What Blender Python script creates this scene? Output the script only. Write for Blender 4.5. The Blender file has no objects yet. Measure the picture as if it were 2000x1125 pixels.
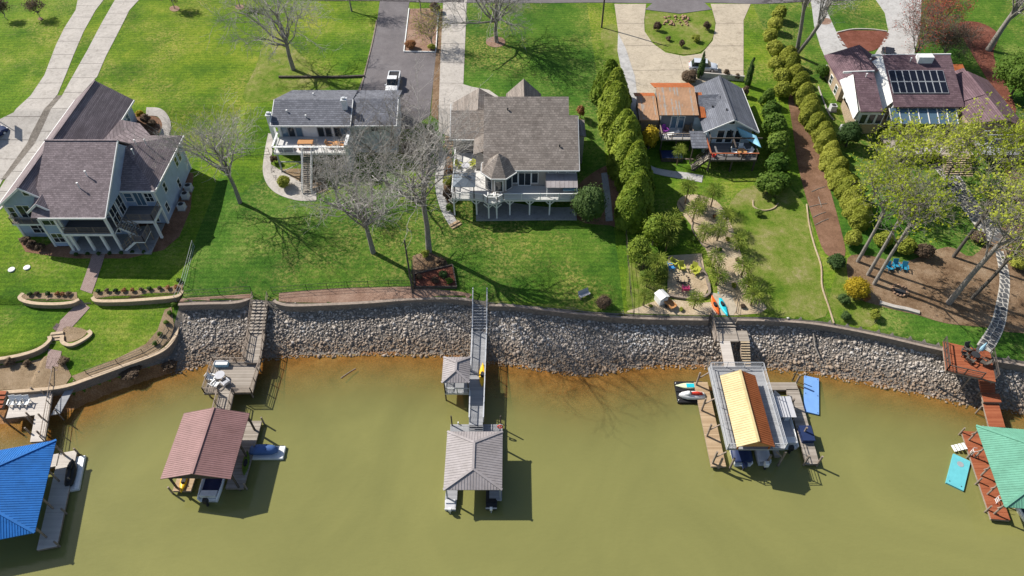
import bpy, bmesh, math, random
import numpy as np
from mathutils import Vector, Matrix, noise as mnoise
R = math.radians
sc = bpy.context.scene
col = sc.collection
random.seed(7)
# ------------------------------------------------------------------ camera
CZ = 72.0; TH = R(48); FPX = 1387.0
cam = bpy.data.cameras.new('camera'); camo = bpy.data.objects.new('camera', cam); col.objects.link(camo)
camo.location = (0, 0, CZ); camo.rotation_euler = (R(90) - TH, 0, 0)
cam.sensor_width = 36; cam.lens = FPX / 2000 * 36; cam.clip_end = 5000; cam.clip_start = 0.5
sc.camera = camo
# ------------------------------------------------------------------ sky + sun
SUN_EL = R(41); SUN_AZ = (-0.860, 0.51)          # horizontal direction towards the sun
w = bpy.data.worlds.new('World'); sc.world = w; w.use_nodes = True
nt = w.node_tree; bg = nt.nodes['Background']
sky = nt.nodes.new('ShaderNodeTexSky'); sky.sky_type = 'NISHITA'; sky.sun_disc = False
sky.sun_elevation = SUN_EL; sky.sun_rotation = math.atan2(SUN_AZ[0], SUN_AZ[1])
nt.links.new(sky.outputs[0], bg.inputs[0]); bg.inputs[1].default_value = 0.08
sl = bpy.data.lights.new('sun', 'SUN'); sl.energy = 5.0; sl.angle = R(0.5); sl.color = (1.0, 0.95, 0.86)
so = bpy.data.objects.new('sun', sl); col.objects.link(so); so.location = (-60, 60, 90)
sd = Vector((SUN_AZ[0] * math.cos(SUN_EL), SUN_AZ[1] * math.cos(SUN_EL), math.sin(SUN_EL)))
so.rotation_euler = sd.to_track_quat('Z', 'Y').to_euler()
sc.view_settings.view_transform = 'Standard'; sc.view_settings.look = 'None'
sc.view_settings.gamma = 1; sc.view_settings.use_curve_mapping = False
sc.view_settings.exposure = 0.38
sc.cycles.max_bounces = 5; sc.cycles.transparent_max_bounces = 8
sc.cycles.diffuse_bounces = 3; sc.cycles.glossy_bounces = 2

# ------------------------------------------------------------------ helpers
CC, SS = math.cos(TH), math.sin(TH)
def ray(px, py):
    a = (px - 1000) / FPX; b = (py - 562.5) / FPX
    return a, CC - b * SS, -SS - b * CC
def P(px, py, z):
    dx, dy, dz = ray(px, py); t = (z - CZ) / dz
    return dx * t, dy * t
def P3(px, py, z):
    x, y = P(px, py, z); return (x, y, z)
def hz(px, py, y):                       # x, z on the vertical plane at depth y
    dx, dy, dz = ray(px, py); t = y / dy
    return dx * t, CZ + dz * t

OFF = {}
def tag(o, label=None, cat=None, group=None, kind=None):
    if label: o['label'] = label
    if cat: o['category'] = cat
    if group: o['group'] = group
    if kind: o['kind'] = kind
    return o
def thing(name, label, cat, loc=(0, 0, 0), rz=0, group=None, world=False):
    o = bpy.data.objects.new(name, None); col.objects.link(o)
    o.empty_display_size = 0.3
    o.location = loc; o.rotation_euler = (0, 0, rz)
    OFF[o] = Vector(loc) if world else Vector((0, 0, 0))
    return tag(o, label, cat, group)
def copy_tree(o, parent=None):
    c = o.copy(); col.objects.link(c); c.parent = parent
    OFF[c] = OFF.get(o, Vector((0, 0, 0)))
    for ch in o.children: copy_tree(ch, c)
    return c
def link_mesh(name, me, mat, parent=None, loc=(0, 0, 0)):
    o = bpy.data.objects.new(name, me); col.objects.link(o)
    if mat is not None and not me.materials: me.materials.append(mat)
    if parent: o.parent = parent; OFF[o] = OFF.get(parent, Vector((0, 0, 0)))
    else: OFF[o] = Vector(loc); o.location = loc
    return o
class MB:
    def __init__(s): s.v = []; s.f = []; s.sm = False
    def add(s, vs, fs):
        n = len(s.v); s.v += [tuple(p) for p in vs]; s.f += [tuple(i + n for i in f) for f in fs]; return s
    def box(s, x0, x1, y0, y1, z0, z1):
        if x1 < x0: x0, x1 = x1, x0
        if y1 < y0: y0, y1 = y1, y0
        if z1 < z0: z0, z1 = z1, z0
        return s.add([(x0,y0,z0),(x1,y0,z0),(x1,y1,z0),(x0,y1,z0),(x0,y0,z1),(x1,y0,z1),(x1,y1,z1),(x0,y1,z1)],
                     [(3,2,1,0),(4,5,6,7),(0,1,5,4),(1,2,6,5),(2,3,7,6),(3,0,4,7)])
    def slab(s, pts, t):                 # polygon with its top at pts, t thick downwards
        n = len(pts); lo = [(p[0], p[1], p[2] - t) for p in pts]
        nx = sum((pts[i][0]-pts[0][0])*(pts[(i+1)%n][1]-pts[0][1]) - (pts[(i+1)%n][0]-pts[0][0])*(pts[i][1]-pts[0][1]) for i in range(n))
        idx = list(range(n)) if nx >= 0 else list(range(n))[::-1]
        fs = [tuple(idx), tuple(i + n for i in idx[::-1])]
        for k in range(n):
            a, b = idx[k], idx[(k+1) % n]; fs.append((b, a, a + n, b + n))
        return s.add(list(pts) + lo, fs)
    def bar(s, p0, p1, w, h=None):       # rectangular bar between two points
        h = h or w; p0 = Vector(p0); p1 = Vector(p1); d = (p1 - p0)
        if d.length < 1e-6: return s
        d.normalize(); up = Vector((0, 0, 1)) if abs(d.z) < .95 else Vector((0, 1, 0))
        sx = d.cross(up).normalized() * (w / 2); sz = sx.cross(d).normalized() * (h / 2)
        vs = [p + a * sx + b * sz for p in (p0, p1) for a, b in ((-1,-1),(1,-1),(1,1),(-1,1))]
        return s.add(vs, [(0,1,2,3),(7,6,5,4),(4,5,1,0),(5,6,2,1),(6,7,3,2),(7,4,0,3)])
    def cyl(s, p0, p1, r0, r1=None, n=8, caps=True):
        r1 = r0 if r1 is None else r1; p0 = Vector(p0); p1 = Vector(p1); d = (p1 - p0).normalized()
        up = Vector((0, 0, 1)) if abs(d.z) < .95 else Vector((0, 1, 0))
        a = d.cross(up).normalized(); b = a.cross(d)
        vs = []
        for p, r in ((p0, r0), (p1, r1)):
            for k in range(n):
                t = 2 * math.pi * k / n; vs.append(p + a * (r * math.cos(t)) + b * (r * math.sin(t)))
        fs = [((k+1) % n, k, k + n, (k+1) % n + n) for k in range(n)]
        if caps: fs += [tuple(range(n)), tuple(range(2*n-1, n-1, -1))]
        return s.add(vs, fs)
    def lathe(s, c, prof, n=10):         # prof: (r, z) from bottom to top
        vs = []; fs = []
        for r, z in prof:
            for k in range(n):
                t = 2 * math.pi * k / n; vs.append((c[0] + r * math.cos(t), c[1] + r * math.sin(t), c[2] + z))
        for j in range(len(prof) - 1):
            for k in range(n):
                fs.append((j*n+k, j*n+(k+1) % n, (j+1)*n+(k+1) % n, (j+1)*n+k))
        fs.append(tuple(range(n-1, -1, -1))); fs.append(tuple(range((len(prof)-1)*n, len(prof)*n)))
        return s.add(vs, fs)
    def loft(s, rings, closed=True, caps=True):
        n = len(rings[0]); vs = [p for r in rings for p in r]; fs = []
        m = n if closed else n - 1
        for j in range(len(rings) - 1):
            for k in range(m):
                fs.append((j*n+k, j*n+(k+1) % n, (j+1)*n+(k+1) % n, (j+1)*n+k))
        if caps: fs.append(tuple(range(n-1, -1, -1))); fs.append(tuple(range((len(rings)-1)*n, len(rings)*n)))
        return s.add(vs, fs)
    def solid(s, x0, x1, y0, y1, z0, ze, zr, axis):   # house block with gable ends
        if axis == 'x':
            ym = (y0 + y1) / 2
            vs = [(x0,y0,z0),(x1,y0,z0),(x1,y1,z0),(x0,y1,z0),(x0,y0,ze),(x1,y0,ze),(x1,y1,ze),(x0,y1,ze),(x0,ym,zr),(x1,ym,zr)]
            fs = [(3,2,1,0),(0,1,5,4),(2,3,7,6),(4,5,9,8),(6,7,8,9),(1,2,6,9,5),(3,0,4,8,7)]
        else:
            xm = (x0 + x1) / 2
            vs = [(x0,y0,z0),(x1,y0,z0),(x1,y1,z0),(x0,y1,z0),(x0,y0,ze),(x1,y0,ze),(x1,y1,ze),(x0,y1,ze),(xm,y0,zr),(xm,y1,zr)]
            fs = [(3,2,1,0),(1,2,6,5),(3,0,4,7),(5,6,9,8),(7,4,8,9),(0,1,5,8,4),(2,3,7,9,6)]
        return s.add(vs, fs)
    def build(s, name, mat, parent=None, smooth=False, loc=None, kind=None, label=None):
        me = bpy.data.meshes.new(name)
        o = None
        if parent is not None: off = OFF.get(parent, Vector((0, 0, 0)))
        else: off = Vector(loc) if loc else Vector((0, 0, 0))
        me.from_pydata([(x - off.x, y - off.y, z - off.z) for x, y, z in s.v], [], s.f)
        if smooth: me.polygons.foreach_set('use_smooth', [True] * len(me.polygons))
        me.update()
        o = link_mesh(name, me, mat, parent, off)
        if parent is None: o.location = off
        if kind: o['kind'] = kind
        if label: o['label'] = label
        return o
def arr_mesh(name, verts, faces, smooth=False):
    me = bpy.data.meshes.new(name); k = faces.shape[1]
    me.vertices.add(len(verts)); me.vertices.foreach_set('co', np.asarray(verts, np.float32).ravel())
    me.loops.add(faces.size); me.loops.foreach_set('vertex_index', faces.astype(np.int32).ravel())
    me.polygons.add(len(faces)); me.polygons.foreach_set('loop_start', np.arange(0, faces.size, k, dtype=np.int32))
    me.polygons.foreach_set('loop_total', np.full(len(faces), k, np.int32))
    if smooth: me.polygons.foreach_set('use_smooth', np.ones(len(faces), bool))
    me.update(calc_edges=True); me.validate(); return me

# ------------------------------------------------------------------ materials
def srgb(r, g, b):
    f = lambda c: (c / 255 / 12.92) if c / 255 < .04045 else ((c / 255 + .055) / 1.055) ** 2.4
    return (f(r), f(g), f(b))
class NT:
    def __init__(s, name):
        s.m = bpy.data.materials.new(name); s.m.use_nodes = True; s.t = s.m.node_tree
        s.p = s.t.nodes['Principled BSDF']; s.out = s.t.nodes['Material Output']
    def n(s, typ, **kw):
        x = s.t.nodes.new(typ)
        for k, v in kw.items():
            if k.startswith('i_'):
                key = k[2:]; key = int(key) if key.isdigit() else key.replace('_', ' ')
                if isinstance(v, bpy.types.NodeSocket): s.t.links.new(v, x.inputs[key])
                else: x.inputs[key].default_value = v
            else: setattr(x, k, v)
        return x
    def l(s, a, b): s.t.links.new(a, b)
    def pos(s): return s.n('ShaderNodeNewGeometry').outputs['Position']
    def noise(s, scale, detail=4, rough=.6, vec=None, dist=0):
        x = s.n('ShaderNodeTexNoise', i_Scale=scale, i_Detail=detail, i_Roughness=rough, i_Distortion=dist)
        s.l(vec or s.pos(), x.inputs['Vector']); return x.outputs['Fac']
    def ramp(s, fac, stops):
        x = s.n('ShaderNodeValToRGB'); s.l(fac, x.inputs[0]); e = x.color_ramp.elements
        while len(e) < len(stops): e.new(0.5)
        for k, (p, c) in enumerate(stops):
            e[k].position = p; e[k].color = tuple(c) + (1,) if len(c) == 3 else c
        return x.outputs[0]
    def mix(s, fac, a, b, mode='MIX'):
        x = s.n('ShaderNodeMix', data_type='RGBA', blend_type=mode)
        for sock, v in ((x.inputs[0], fac), (x.inputs[6], a), (x.inputs[7], b)):
            if isinstance(v, bpy.types.NodeSocket): s.l(v, sock)
            elif isinstance(v, (int, float)): sock.default_value = v
            else: sock.default_value = tuple(v) + (1,)
        return x.outputs[2]
    def math(s, op, a, b=0.0, clamp=False):
        x = s.n('ShaderNodeMath', operation=op, use_clamp=clamp)
        for k, v in enumerate((a, b)):
            if isinstance(v, bpy.types.NodeSocket): s.l(v, x.inputs[k])
            else: x.inputs[k].default_value = v
        return x.outputs[0]
    def bump(s, h, strength=.4, dist=.05):
        b = s.n('ShaderNodeBump', i_Strength=strength, i_Distance=dist); s.l(h, b.inputs['Height']); s.l(b.outputs[0], s.p.inputs['Normal'])
    def base(s, c, rough=.8, spec=.3, metal=0):
        if isinstance(c, bpy.types.NodeSocket): s.l(c, s.p.inputs['Base Color'])
        else: s.p.inputs['Base Color'].default_value = tuple(c) + (1,)
        s.p.inputs['Roughness'].default_value = rough; s.p.inputs['Specular IOR Level'].default_value = spec; s.p.inputs['Metallic'].default_value = metal
        return s
def mul(c, k): return tuple(min(1, x * k) for x in c)
def plain(name, c, rough=.7, var=.25, scale=1.5, spec=.3, metal=0, bump=0):
    n = NT(name); f = n.noise(scale, 5)
    n.base(n.ramp(f, [(.3, mul(c, 1 - var)), (.7, mul(c, 1 + var))]), rough, spec, metal)
    if bump: n.bump(n.noise(scale * 8, 3), bump, .03)
    return n.m
def ground_mat(name, cols, s1=.12, s2=1.5, s3=9, rough=.95, bump=.6, mow=0):
    n = NT(name)
    a = n.noise(s1, 3, .6); b = n.noise(s2, 5, .65); c3 = n.noise(s3, 3, .7)
    f = n.math('ADD', n.math('MULTIPLY', a, .5), n.math('ADD', n.math('MULTIPLY', b, .32), n.math('MULTIPLY', c3, .18)))
    c = n.ramp(f, [(.34 + .32 * k / (len(cols) - 1), q) for k, q in enumerate(cols)])
    d = n.ramp(c3, [(.25, (.5, .5, .5)), (.75, (1.5, 1.5, 1.5))])
    c = n.mix(.8, c, d, 'MULTIPLY')
    if mow:
        wv = n.n('ShaderNodeTexWave', wave_type='BANDS', bands_direction='Y', i_Scale=mow, i_Distortion=2.2, i_Detail=2)
        wv.inputs['Detail Scale'].default_value = .35
        n.l(n.pos(), wv.inputs['Vector'])
        c = n.mix(.5, c, n.ramp(wv.outputs['Fac'], [(0, (.82, .82, .82)), (1, (1.18, 1.18, 1.1))]), 'MULTIPLY')
    if mow:
        pt = n.math('MULTIPLY', n.ramp(n.noise(.09, 4, .7), [(.46, (0,0,0)), (.62, (1,1,1))]), n.ramp(n.noise(2.6, 4, .75), [(.45, (0,0,0)), (.66, (1,1,1))]))
        c = n.mix(n.math('MULTIPLY', pt, .75), c, (.36, .34, .11))
        c = n.mix(n.ramp(n.noise(.022, 2), [(.42, (0,0,0)), (.6, (.55,.55,.55))]), c, n.mix(1, c, (1.35, 1.08, .95), 'MULTIPLY'))
    n.base(c, rough, .1)
    n.bump(n.math('ADD', c3, n.noise(s3 * 3, 2)), bump, .12)
    return n.m
def shingle(name, c1, c2, row=.2):
    n = NT(name); sp = n.n('ShaderNodeSeparateXYZ'); n.l(n.pos(), sp.inputs[0])
    u = n.math('ADD', sp.outputs[0], n.math('MULTIPLY', sp.outputs[1], .13)); v = n.math('MULTIPLY', sp.outputs[2], 1.0)
    cb = n.n('ShaderNodeCombineXYZ'); n.l(u, cb.inputs[0]); n.l(v, cb.inputs[1])
    br = n.n('ShaderNodeTexBrick', i_Scale=1.0); n.l(cb.outputs[0], br.inputs['Vector'])
    br.inputs['Brick Width'].default_value = .42; br.inputs['Row Height'].default_value = row * .6
    br.inputs['Mortar Size'].default_value = .012; br.inputs['Color1'].default_value = (.75,.75,.75,1); br.inputs['Color2'].default_value = (1.2,1.2,1.2,1); br.inputs['Mortar'].default_value = (.45,.45,.45,1)
    br.offset_frequency = 2
    c = n.ramp(n.noise(.5, 6, .7), [(.3, c1), (.7, c2)])
    c = n.mix(.85, c, br.outputs['Color'], 'MULTIPLY')
    c = n.mix(.5, c, n.ramp(n.noise(7, 3), [(.3, (.6,.6,.6)), (.7, (1.4,1.4,1.4))]), 'MULTIPLY')
    n.base(c, .95, .1); n.bump(br.outputs['Fac'], -.35, .02); return n.m
def siding(name, c, pitch=.16, vertical=False):
    n = NT(name); sp = n.n('ShaderNodeSeparateXYZ'); n.l(n.pos(), sp.inputs[0])
    q = n.math('ADD', sp.outputs[0], sp.outputs[1]) if vertical else sp.outputs[2]
    f = n.math('FRACT', n.math('DIVIDE', q, pitch))
    cc = n.mix(1, n.ramp(n.noise(.9, 4), [(.3, mul(c, .88)), (.7, mul(c, 1.1))]), n.ramp(f, [(0, (.72,.72,.72)), (.12, (1,1,1)), (1, (1.05,1.05,1.05))]), 'MULTIPLY')
    n.base(cc, .7, .25); n.bump(f, .5, .02); return n.m
def planks(name, c1, c2, pitch=.15, axis=0, rough=.85):
    n = NT(name); sp = n.n('ShaderNodeSeparateXYZ'); n.l(n.pos(), sp.inputs[0])
    fl = n.math('FLOOR', n.math('DIVIDE', sp.outputs[axis], pitch))
    wn = n.n('ShaderNodeTexWhiteNoise', noise_dimensions='1D'); n.l(fl, wn.inputs['W'])
    f = n.math('ADD', n.math('MULTIPLY', wn.outputs[0], .6), n.math('MULTIPLY', n.noise(1.2, 5), .5))
    n.base(n.ramp(f, [(.2, c1), (.85, c2)]), rough, .2); n.bump(n.noise(14, 3), .3, .01); return n.m
def metal_roof(name, c, var=.1, rough=.42, stripes=None):
    n = NT(name); f = n.noise(.35, 4)
    cc = n.ramp(f, [(.3, mul(c, 1 - var)), (.7, mul(c, 1 + var))])
    if stripes:
        sp = n.n('ShaderNodeSeparateXYZ'); n.l(n.pos(), sp.inputs[0])
        fl = n.math('FLOOR', n.math('DIVIDE', sp.outputs[0], .21))
        wn = n.n('ShaderNodeTexWhiteNoise', noise_dimensions='1D'); n.l(fl, wn.inputs['W'])
        st = n.math('ADD', n.math('MULTIPLY', wn.outputs[0], .45), n.math('MULTIPLY', n.noise(.5, 3, .5, dist=1.5), .7))
        cc = n.mix(n.ramp(st, [(.62, (0,0,0)), (.74, (.75,.75,.75))]), cc, stripes)
    cc = n.mix(.6, cc, n.ramp(n.noise(3, 6, .75), [(.35, (.86,.85,.83)), (.65, (1.05,1.05,1.05))]), 'MULTIPLY')
    st2 = n.n('ShaderNodeMapping'); st2.inputs['Scale'].default_value = (.9, .9, .12); n.l(n.pos(), st2.inputs['Vector'])
    cc = n.mix(.7, cc, n.ramp(n.noise(1.1, 5, .7, vec=st2.outputs[0]), [(.35, (.80,.79,.77)), (.62, (1.04,1.04,1.04))]), 'MULTIPLY')
    n.base(cc, max(rough, .55), .2); return n.m
def leaf_mat(name, c1, c2, trans=.35):
    n = NT(name); oi = n.n('ShaderNodeObjectInfo')
    f = n.math('ADD', n.math('MULTIPLY', n.noise(1.3, 4, .7), .65), n.math('MULTIPLY', oi.outputs['Random'], .35))
    c = n.ramp(f, [(.3, c1), (.72, c2)])
    n.base(c, .65, .15)
    tr = n.n('ShaderNodeBsdfTranslucent'); n.l(c, tr.inputs[0])
    mx = n.n('ShaderNodeMixShader', i_0=trans); n.l(n.p.outputs[0], mx.inputs[1]); n.l(tr.outputs[0], mx.inputs[2]); n.l(mx.outputs[0], n.out.inputs[0])
    return n.m
def stone_mat():
    n = NT('riprap stone'); at = n.n('ShaderNodeAttribute', attribute_name='tint'); oi = n.n('ShaderNodeObjectInfo')
    f = n.math('ADD', at.outputs['Fac'], n.math('MULTIPLY', oi.outputs['Random'], .001))
    c = n.ramp(f, [(0, (.17,.15,.135)), (.3, (.36,.32,.285)), (.6, (.52,.465,.415)), (.85, (.54,.525,.52)), (1, (.76,.75,.74))])
    c = n.mix(.55, c, n.ramp(n.noise(5, 4), [(.3, (.6,.58,.55)), (.7, (1.25,1.25,1.25))]), 'MULTIPLY')
    z = n.n('ShaderNodeSeparateXYZ'); n.l(n.pos(), z.inputs[0])
    h = n.math('ADD', z.outputs[2], n.math('MULTIPLY', n.noise(.5, 3), -1.0))
    st = n.ramp(n.math('MULTIPLY', h, .8), [(0, (1,1,1)), (.9, (0,0,0))])
    c = n.mix(n.math('MULTIPLY', st, .66), c, (.21, .125, .06))
    n.base(c, .9, .2); n.bump(n.noise(12, 3), .4, .04); return n.m
def concrete(name, c, var=.12):
    n = NT(name)
    cc = n.ramp(n.noise(.35, 6, .7), [(.3, mul(c, 1 - var)), (.7, mul(c, 1 + var))])
    cc = n.mix(.5, cc, n.ramp(n.noise(4, 4, .7, dist=1), [(.35, (.8,.79,.77)), (.65, (1.08,1.08,1.08))]), 'MULTIPLY')
    cc = n.mix(.75, cc, n.ramp(n.noise(.8, 5, .75, dist=2), [(.36, (.70,.68,.66)), (.5, (1,1,1)), (.7, (1.06,1.06,1.05))]), 'MULTIPLY')
    n.base(cc, .9, .15); n.bump(n.noise(20, 2), .15, .01); return n.m
def blocks(name, c1, c2, wid=.42, row=.18, flat=False):
    n = NT(name); sp = n.n('ShaderNodeSeparateXYZ'); n.l(n.pos(), sp.inputs[0])
    cb = n.n('ShaderNodeCombineXYZ'); n.l(sp.outputs[0] if flat else n.math('ADD', sp.outputs[0], sp.outputs[1]), cb.inputs[0]); n.l(sp.outputs[1] if flat else sp.outputs[2], cb.inputs[1])
    br = n.n('ShaderNodeTexBrick', i_Scale=1.0); n.l(cb.outputs[0], br.inputs['Vector'])
    br.inputs['Brick Width'].default_value = wid; br.inputs['Row Height'].default_value = row; br.inputs['Mortar Size'].default_value = .015
    br.inputs['Color1'].default_value = tuple(c1) + (1,); br.inputs['Color2'].default_value = tuple(c2) + (1,); br.inputs['Mortar'].default_value = tuple(mul(c1, .45)) + (1,)
    n.base(n.mix(.5, br.outputs['Color'], n.ramp(n.noise(6, 3), [(.3, (.7,.7,.7)), (.7, (1.2,1.2,1.2))]), 'MULTIPLY'), .92, .15)
    n.bump(br.outputs['Fac'], -.6, .03); return n.m

M = {}
M['grass'] = ground_mat('lawn grass', [(.036,.095,.010), (.072,.155,.013), (.13,.22,.018), (.25,.285,.05)], s3=5.5, mow=.42)
M['grass2'] = ground_mat('deep green lawn', [(.022,.072,.010), (.042,.115,.014), (.075,.165,.02), (.19,.25,.06)], s3=5.5, mow=.42)
M['rough_grass'] = ground_mat('dry grass', [(.07,.145,.014), (.13,.20,.022), (.22,.24,.06), (.34,.29,.15)], s1=.3)
M['shade_grass'] = ground_mat('deep green grass', [(.04,.11,.008), (.06,.16,.012), (.08,.20,.015), (.13,.22,.03)])
M['mulch'] = ground_mat('bark mulch', [(.13,.07,.045), (.24,.135,.085), (.32,.19,.13)], s1=.5, s2=3, s3=14)
M['red_mulch'] = ground_mat('red mulch', [(.13,.045,.03), (.20,.075,.05), (.27,.11,.08)], s1=.5, s2=3, s3=14)
M['leaf_litter'] = ground_mat('leaf litter', [(.11,.065,.04), (.19,.12,.07), (.28,.19,.12), (.34,.25,.17)], s1=.4, s2=2, s3=12)
M['tan_mulch'] = ground_mat('tan straw mulch', [(.22,.15,.09), (.33,.24,.15), (.42,.31,.21)], s1=.5, s2=3, s3=14)
M['pink_mulch'] = ground_mat('pale mulch', [(.22,.13,.09), (.33,.21,.155), (.42,.29,.22)], s1=.5, s2=3, s3=14)
M['sand'] = ground_mat('sand', [(.36,.27,.17), (.47,.37,.25), (.56,.46,.33)], s1=.4, s2=2, s3=10, bump=.3)
M['clay'] = ground_mat('red clay shore', [(.17,.085,.035), (.33,.165,.07), (.44,.25,.13)], s1=.35, s2=1.0, s3=6, bump=.4)
M['gravel_bed'] = ground_mat('dark gravel', [(.15,.13,.11), (.24,.21,.18), (.34,.30,.26)], s1=1, s2=4, s3=14)
M['asphalt'] = ground_mat('asphalt', [(.13,.12,.125), (.17,.155,.16), (.21,.195,.2)], s1=.2, s2=1.2, s3=16, bump=.2)
M['conc'] = concrete('driveway concrete', (.47, .435, .40))
M['conc_tan'] = concrete('tan concrete', (.47, .405, .315))
M['conc_grey'] = concrete('pale concrete', (.46, .45, .44))
M['joint'] = plain('joint', (.17, .14, .12), .95)
M['patio'] = concrete('patio slab', (.33, .33, .34))
M['paver'] = blocks('red brown pavers', (.36, .26, .235), (.43, .32, .29), .24, .12, True)
M['block'] = blocks('tan wall block', (.34, .25, .17), (.42, .32, .22))
M['cap'] = plain('wall cap stone', (.50, .385, .27), .9, .2, 3, bump=.3)
M['block_grey'] = blocks('grey brown wall block', (.24, .20, .17), (.31, .26, .215))
M['cap_grey'] = plain('grey wall cap', (.29, .235, .195), .9, .25, 3, bump=.3)
M['seawall'] = plain('timber sea wall', (.22, .185, .155), .9, .3, 3, bump=.3)
M['flag'] = plain('slate flagstone', (.105, .105, .11), .7, .35, 2.5, bump=.3)
M['mortar'] = plain('flag mortar', (.50, .47, .42), .9, .15, 5)
M['stone'] = stone_mat()
M['boulder'] = plain('brown rock', (.33, .21, .14), .95, .35, 4, bump=.5)
# house
M['h1roof'] = shingle('brown shingles', (.21, .172, .18), (.29, .24, .25))
M['h1siding'] = siding('blue grey siding', (.37, .46, .60), .18)
M['white'] = plain('white trim', (.78, .78, .77), .6, .06)
M['glass'] = NT('window glass').base((.02, .028, .036), .08, .6).m
M['glass_blue'] = NT('reflecting glass').base((.10, .17, .24), .1, .6).m
M['h2roof'] = shingle('grey shingles', (.15, .155, .18), (.205, .21, .24))
M['h2wall'] = plain('white painted wall', (.74, .75, .77), .7, .08)
M['h3roof'] = shingle('weathered taupe shingles', (.205, .175, .155), (.30, .262, .235), .26)
M['h3wall'] = siding('taupe siding', (.36, .335, .315), .2)
M['h4roof'] = shingle('charcoal shingles', (.14, .147, .175), (.195, .205, .235))
M['h4orange'] = metal_roof('orange metal', (.47, .285, .175), .12, .5, (.37, .38, .37))
M['h4rust'] = metal_roof('rust metal', (.42, .13, .045), .15, .5)
M['h4wall'] = siding('pale blue siding', (.52, .60, .66), .2)
M['h4dark'] = siding('dark siding', (.19, .20, .22), .2)
M['h5roof'] = shingle('purple brown shingles', (.135, .085, .10), (.20, .135, .15))
M['h5white'] = siding('white siding', (.78, .77, .74), .2)
M['h5brick'] = blocks('tan brick', (.50, .385, .27), (.58, .46, .33), .22, .075)
M['solar'] = NT('solar cells').base((.012, .014, .024), .18, .5).m
M['alu'] = plain('aluminium', (.62, .63, .65), .4, .08, metal=.3)
M['grey_metal'] = plain('grey painted metal', (.34, .36, .39), .5, .1)
M['slate_metal'] = plain('slate painted metal', (.15, .18, .215), .5, .1)
M['black'] = plain('black metal', (.02, .02, .022), .5, .2)
M['dark_rubber'] = plain('dark rubber', (.03, .03, .034), .7, .2)
M['deck_grey'] = planks('grey composite decking', (.30, .31, .33), (.40, .41, .43), .14, 1)
M['deck_dark'] = planks('dark decking', (.16, .15, .155), (.22, .21, .21), .14, 1)
M['deck_light'] = planks('pale decking', (.55, .54, .53), (.66, .65, .63), .14, 1)
M['wood_grey'] = planks('weathered planks', (.25, .215, .18), (.42, .37, .32), .15, 1)
M['wood_tan'] = planks('tan planks', (.36, .25, .15), (.50, .37, .24), .15, 1)
M['wood_red'] = planks('red stained planks', (.27, .075, .035), (.38, .125, .06), .15, 1)
M['grey_comp'] = planks('dock composite', (.27, .275, .29), (.36, .365, .38), .15, 1)
M['beige_comp'] = planks('beige dock decking', (.50, .45, .41), (.60, .55, .50), .15, 1)
M['timber'] = plain('weathered timber', (.26, .21, .17), .9, .3, 3, bump=.3)
M['timber_dark'] = plain('dark timber', (.085, .07, .06), .9, .3, 3, bump=.3)
M['wood_orange'] = plain('cedar', (.50, .25, .10), .6, .15, 4)
M['roof_blue'] = metal_roof('blue metal roof', (.025, .17, .52), .08)
M['roof_maroon'] = metal_roof('maroon metal roof', (.30, .17, .165), .08)
M['roof_grey'] = metal_roof('grey metal roof', (.345, .315, .32), .06)
M['roof_cream'] = metal_roof('cream metal roof', (.62, .50, .27), .06)
M['roof_green'] = metal_roof('mint metal roof', (.15, .37, .27), .08)
M['bark'] = plain('grey bark', (.26, .235, .21), .95, .35, 6, bump=.6)
M['bark_dark'] = plain('dark bark', (.095, .085, .075), .95, .35, 6, bump=.6)
M['twig'] = plain('grey twigs', (.40, .375, .35), .95, .3, 2)
M['twig_dark'] = plain('dark twigs', (.15, .13, .11), .95, .3, 2)
M['leaf_spring'] = leaf_mat('spring leaves', (.34, .42, .03), (.58, .62, .10), .5)
M['leaf_hedge'] = leaf_mat('hedge foliage', (.14, .22, .024), (.38, .45, .065))
M['leaf_olive'] = leaf_mat('olive hedge foliage', (.23, .265, .035), (.44, .45, .08))
M['leaf_dark'] = leaf_mat('dark evergreen', (.03, .065, .018), (.08, .13, .035), .2)
M['leaf_mid'] = leaf_mat('mid green foliage', (.075, .15, .02), (.19, .27, .045))
M['leaf_yellow'] = leaf_mat('golden foliage', (.36, .27, .02), (.58, .44, .035))
M['leaf_red'] = leaf_mat('red buds', (.42, .09, .055), (.62, .20, .13))
M['leaf_rust'] = leaf_mat('rusty foliage', (.26, .11, .045), (.40, .20, .09))
M['leaf_brown'] = leaf_mat('brown shrub', (.10, .07, .05), (.20, .14, .09))
M['palm'] = leaf_mat('palm fan', (.085, .15, .02), (.34, .39, .065), .2)
M['palm_trunk'] = plain('palm fibre', (.17, .12, .075), .95, .3, 8, bump=.7)
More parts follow.
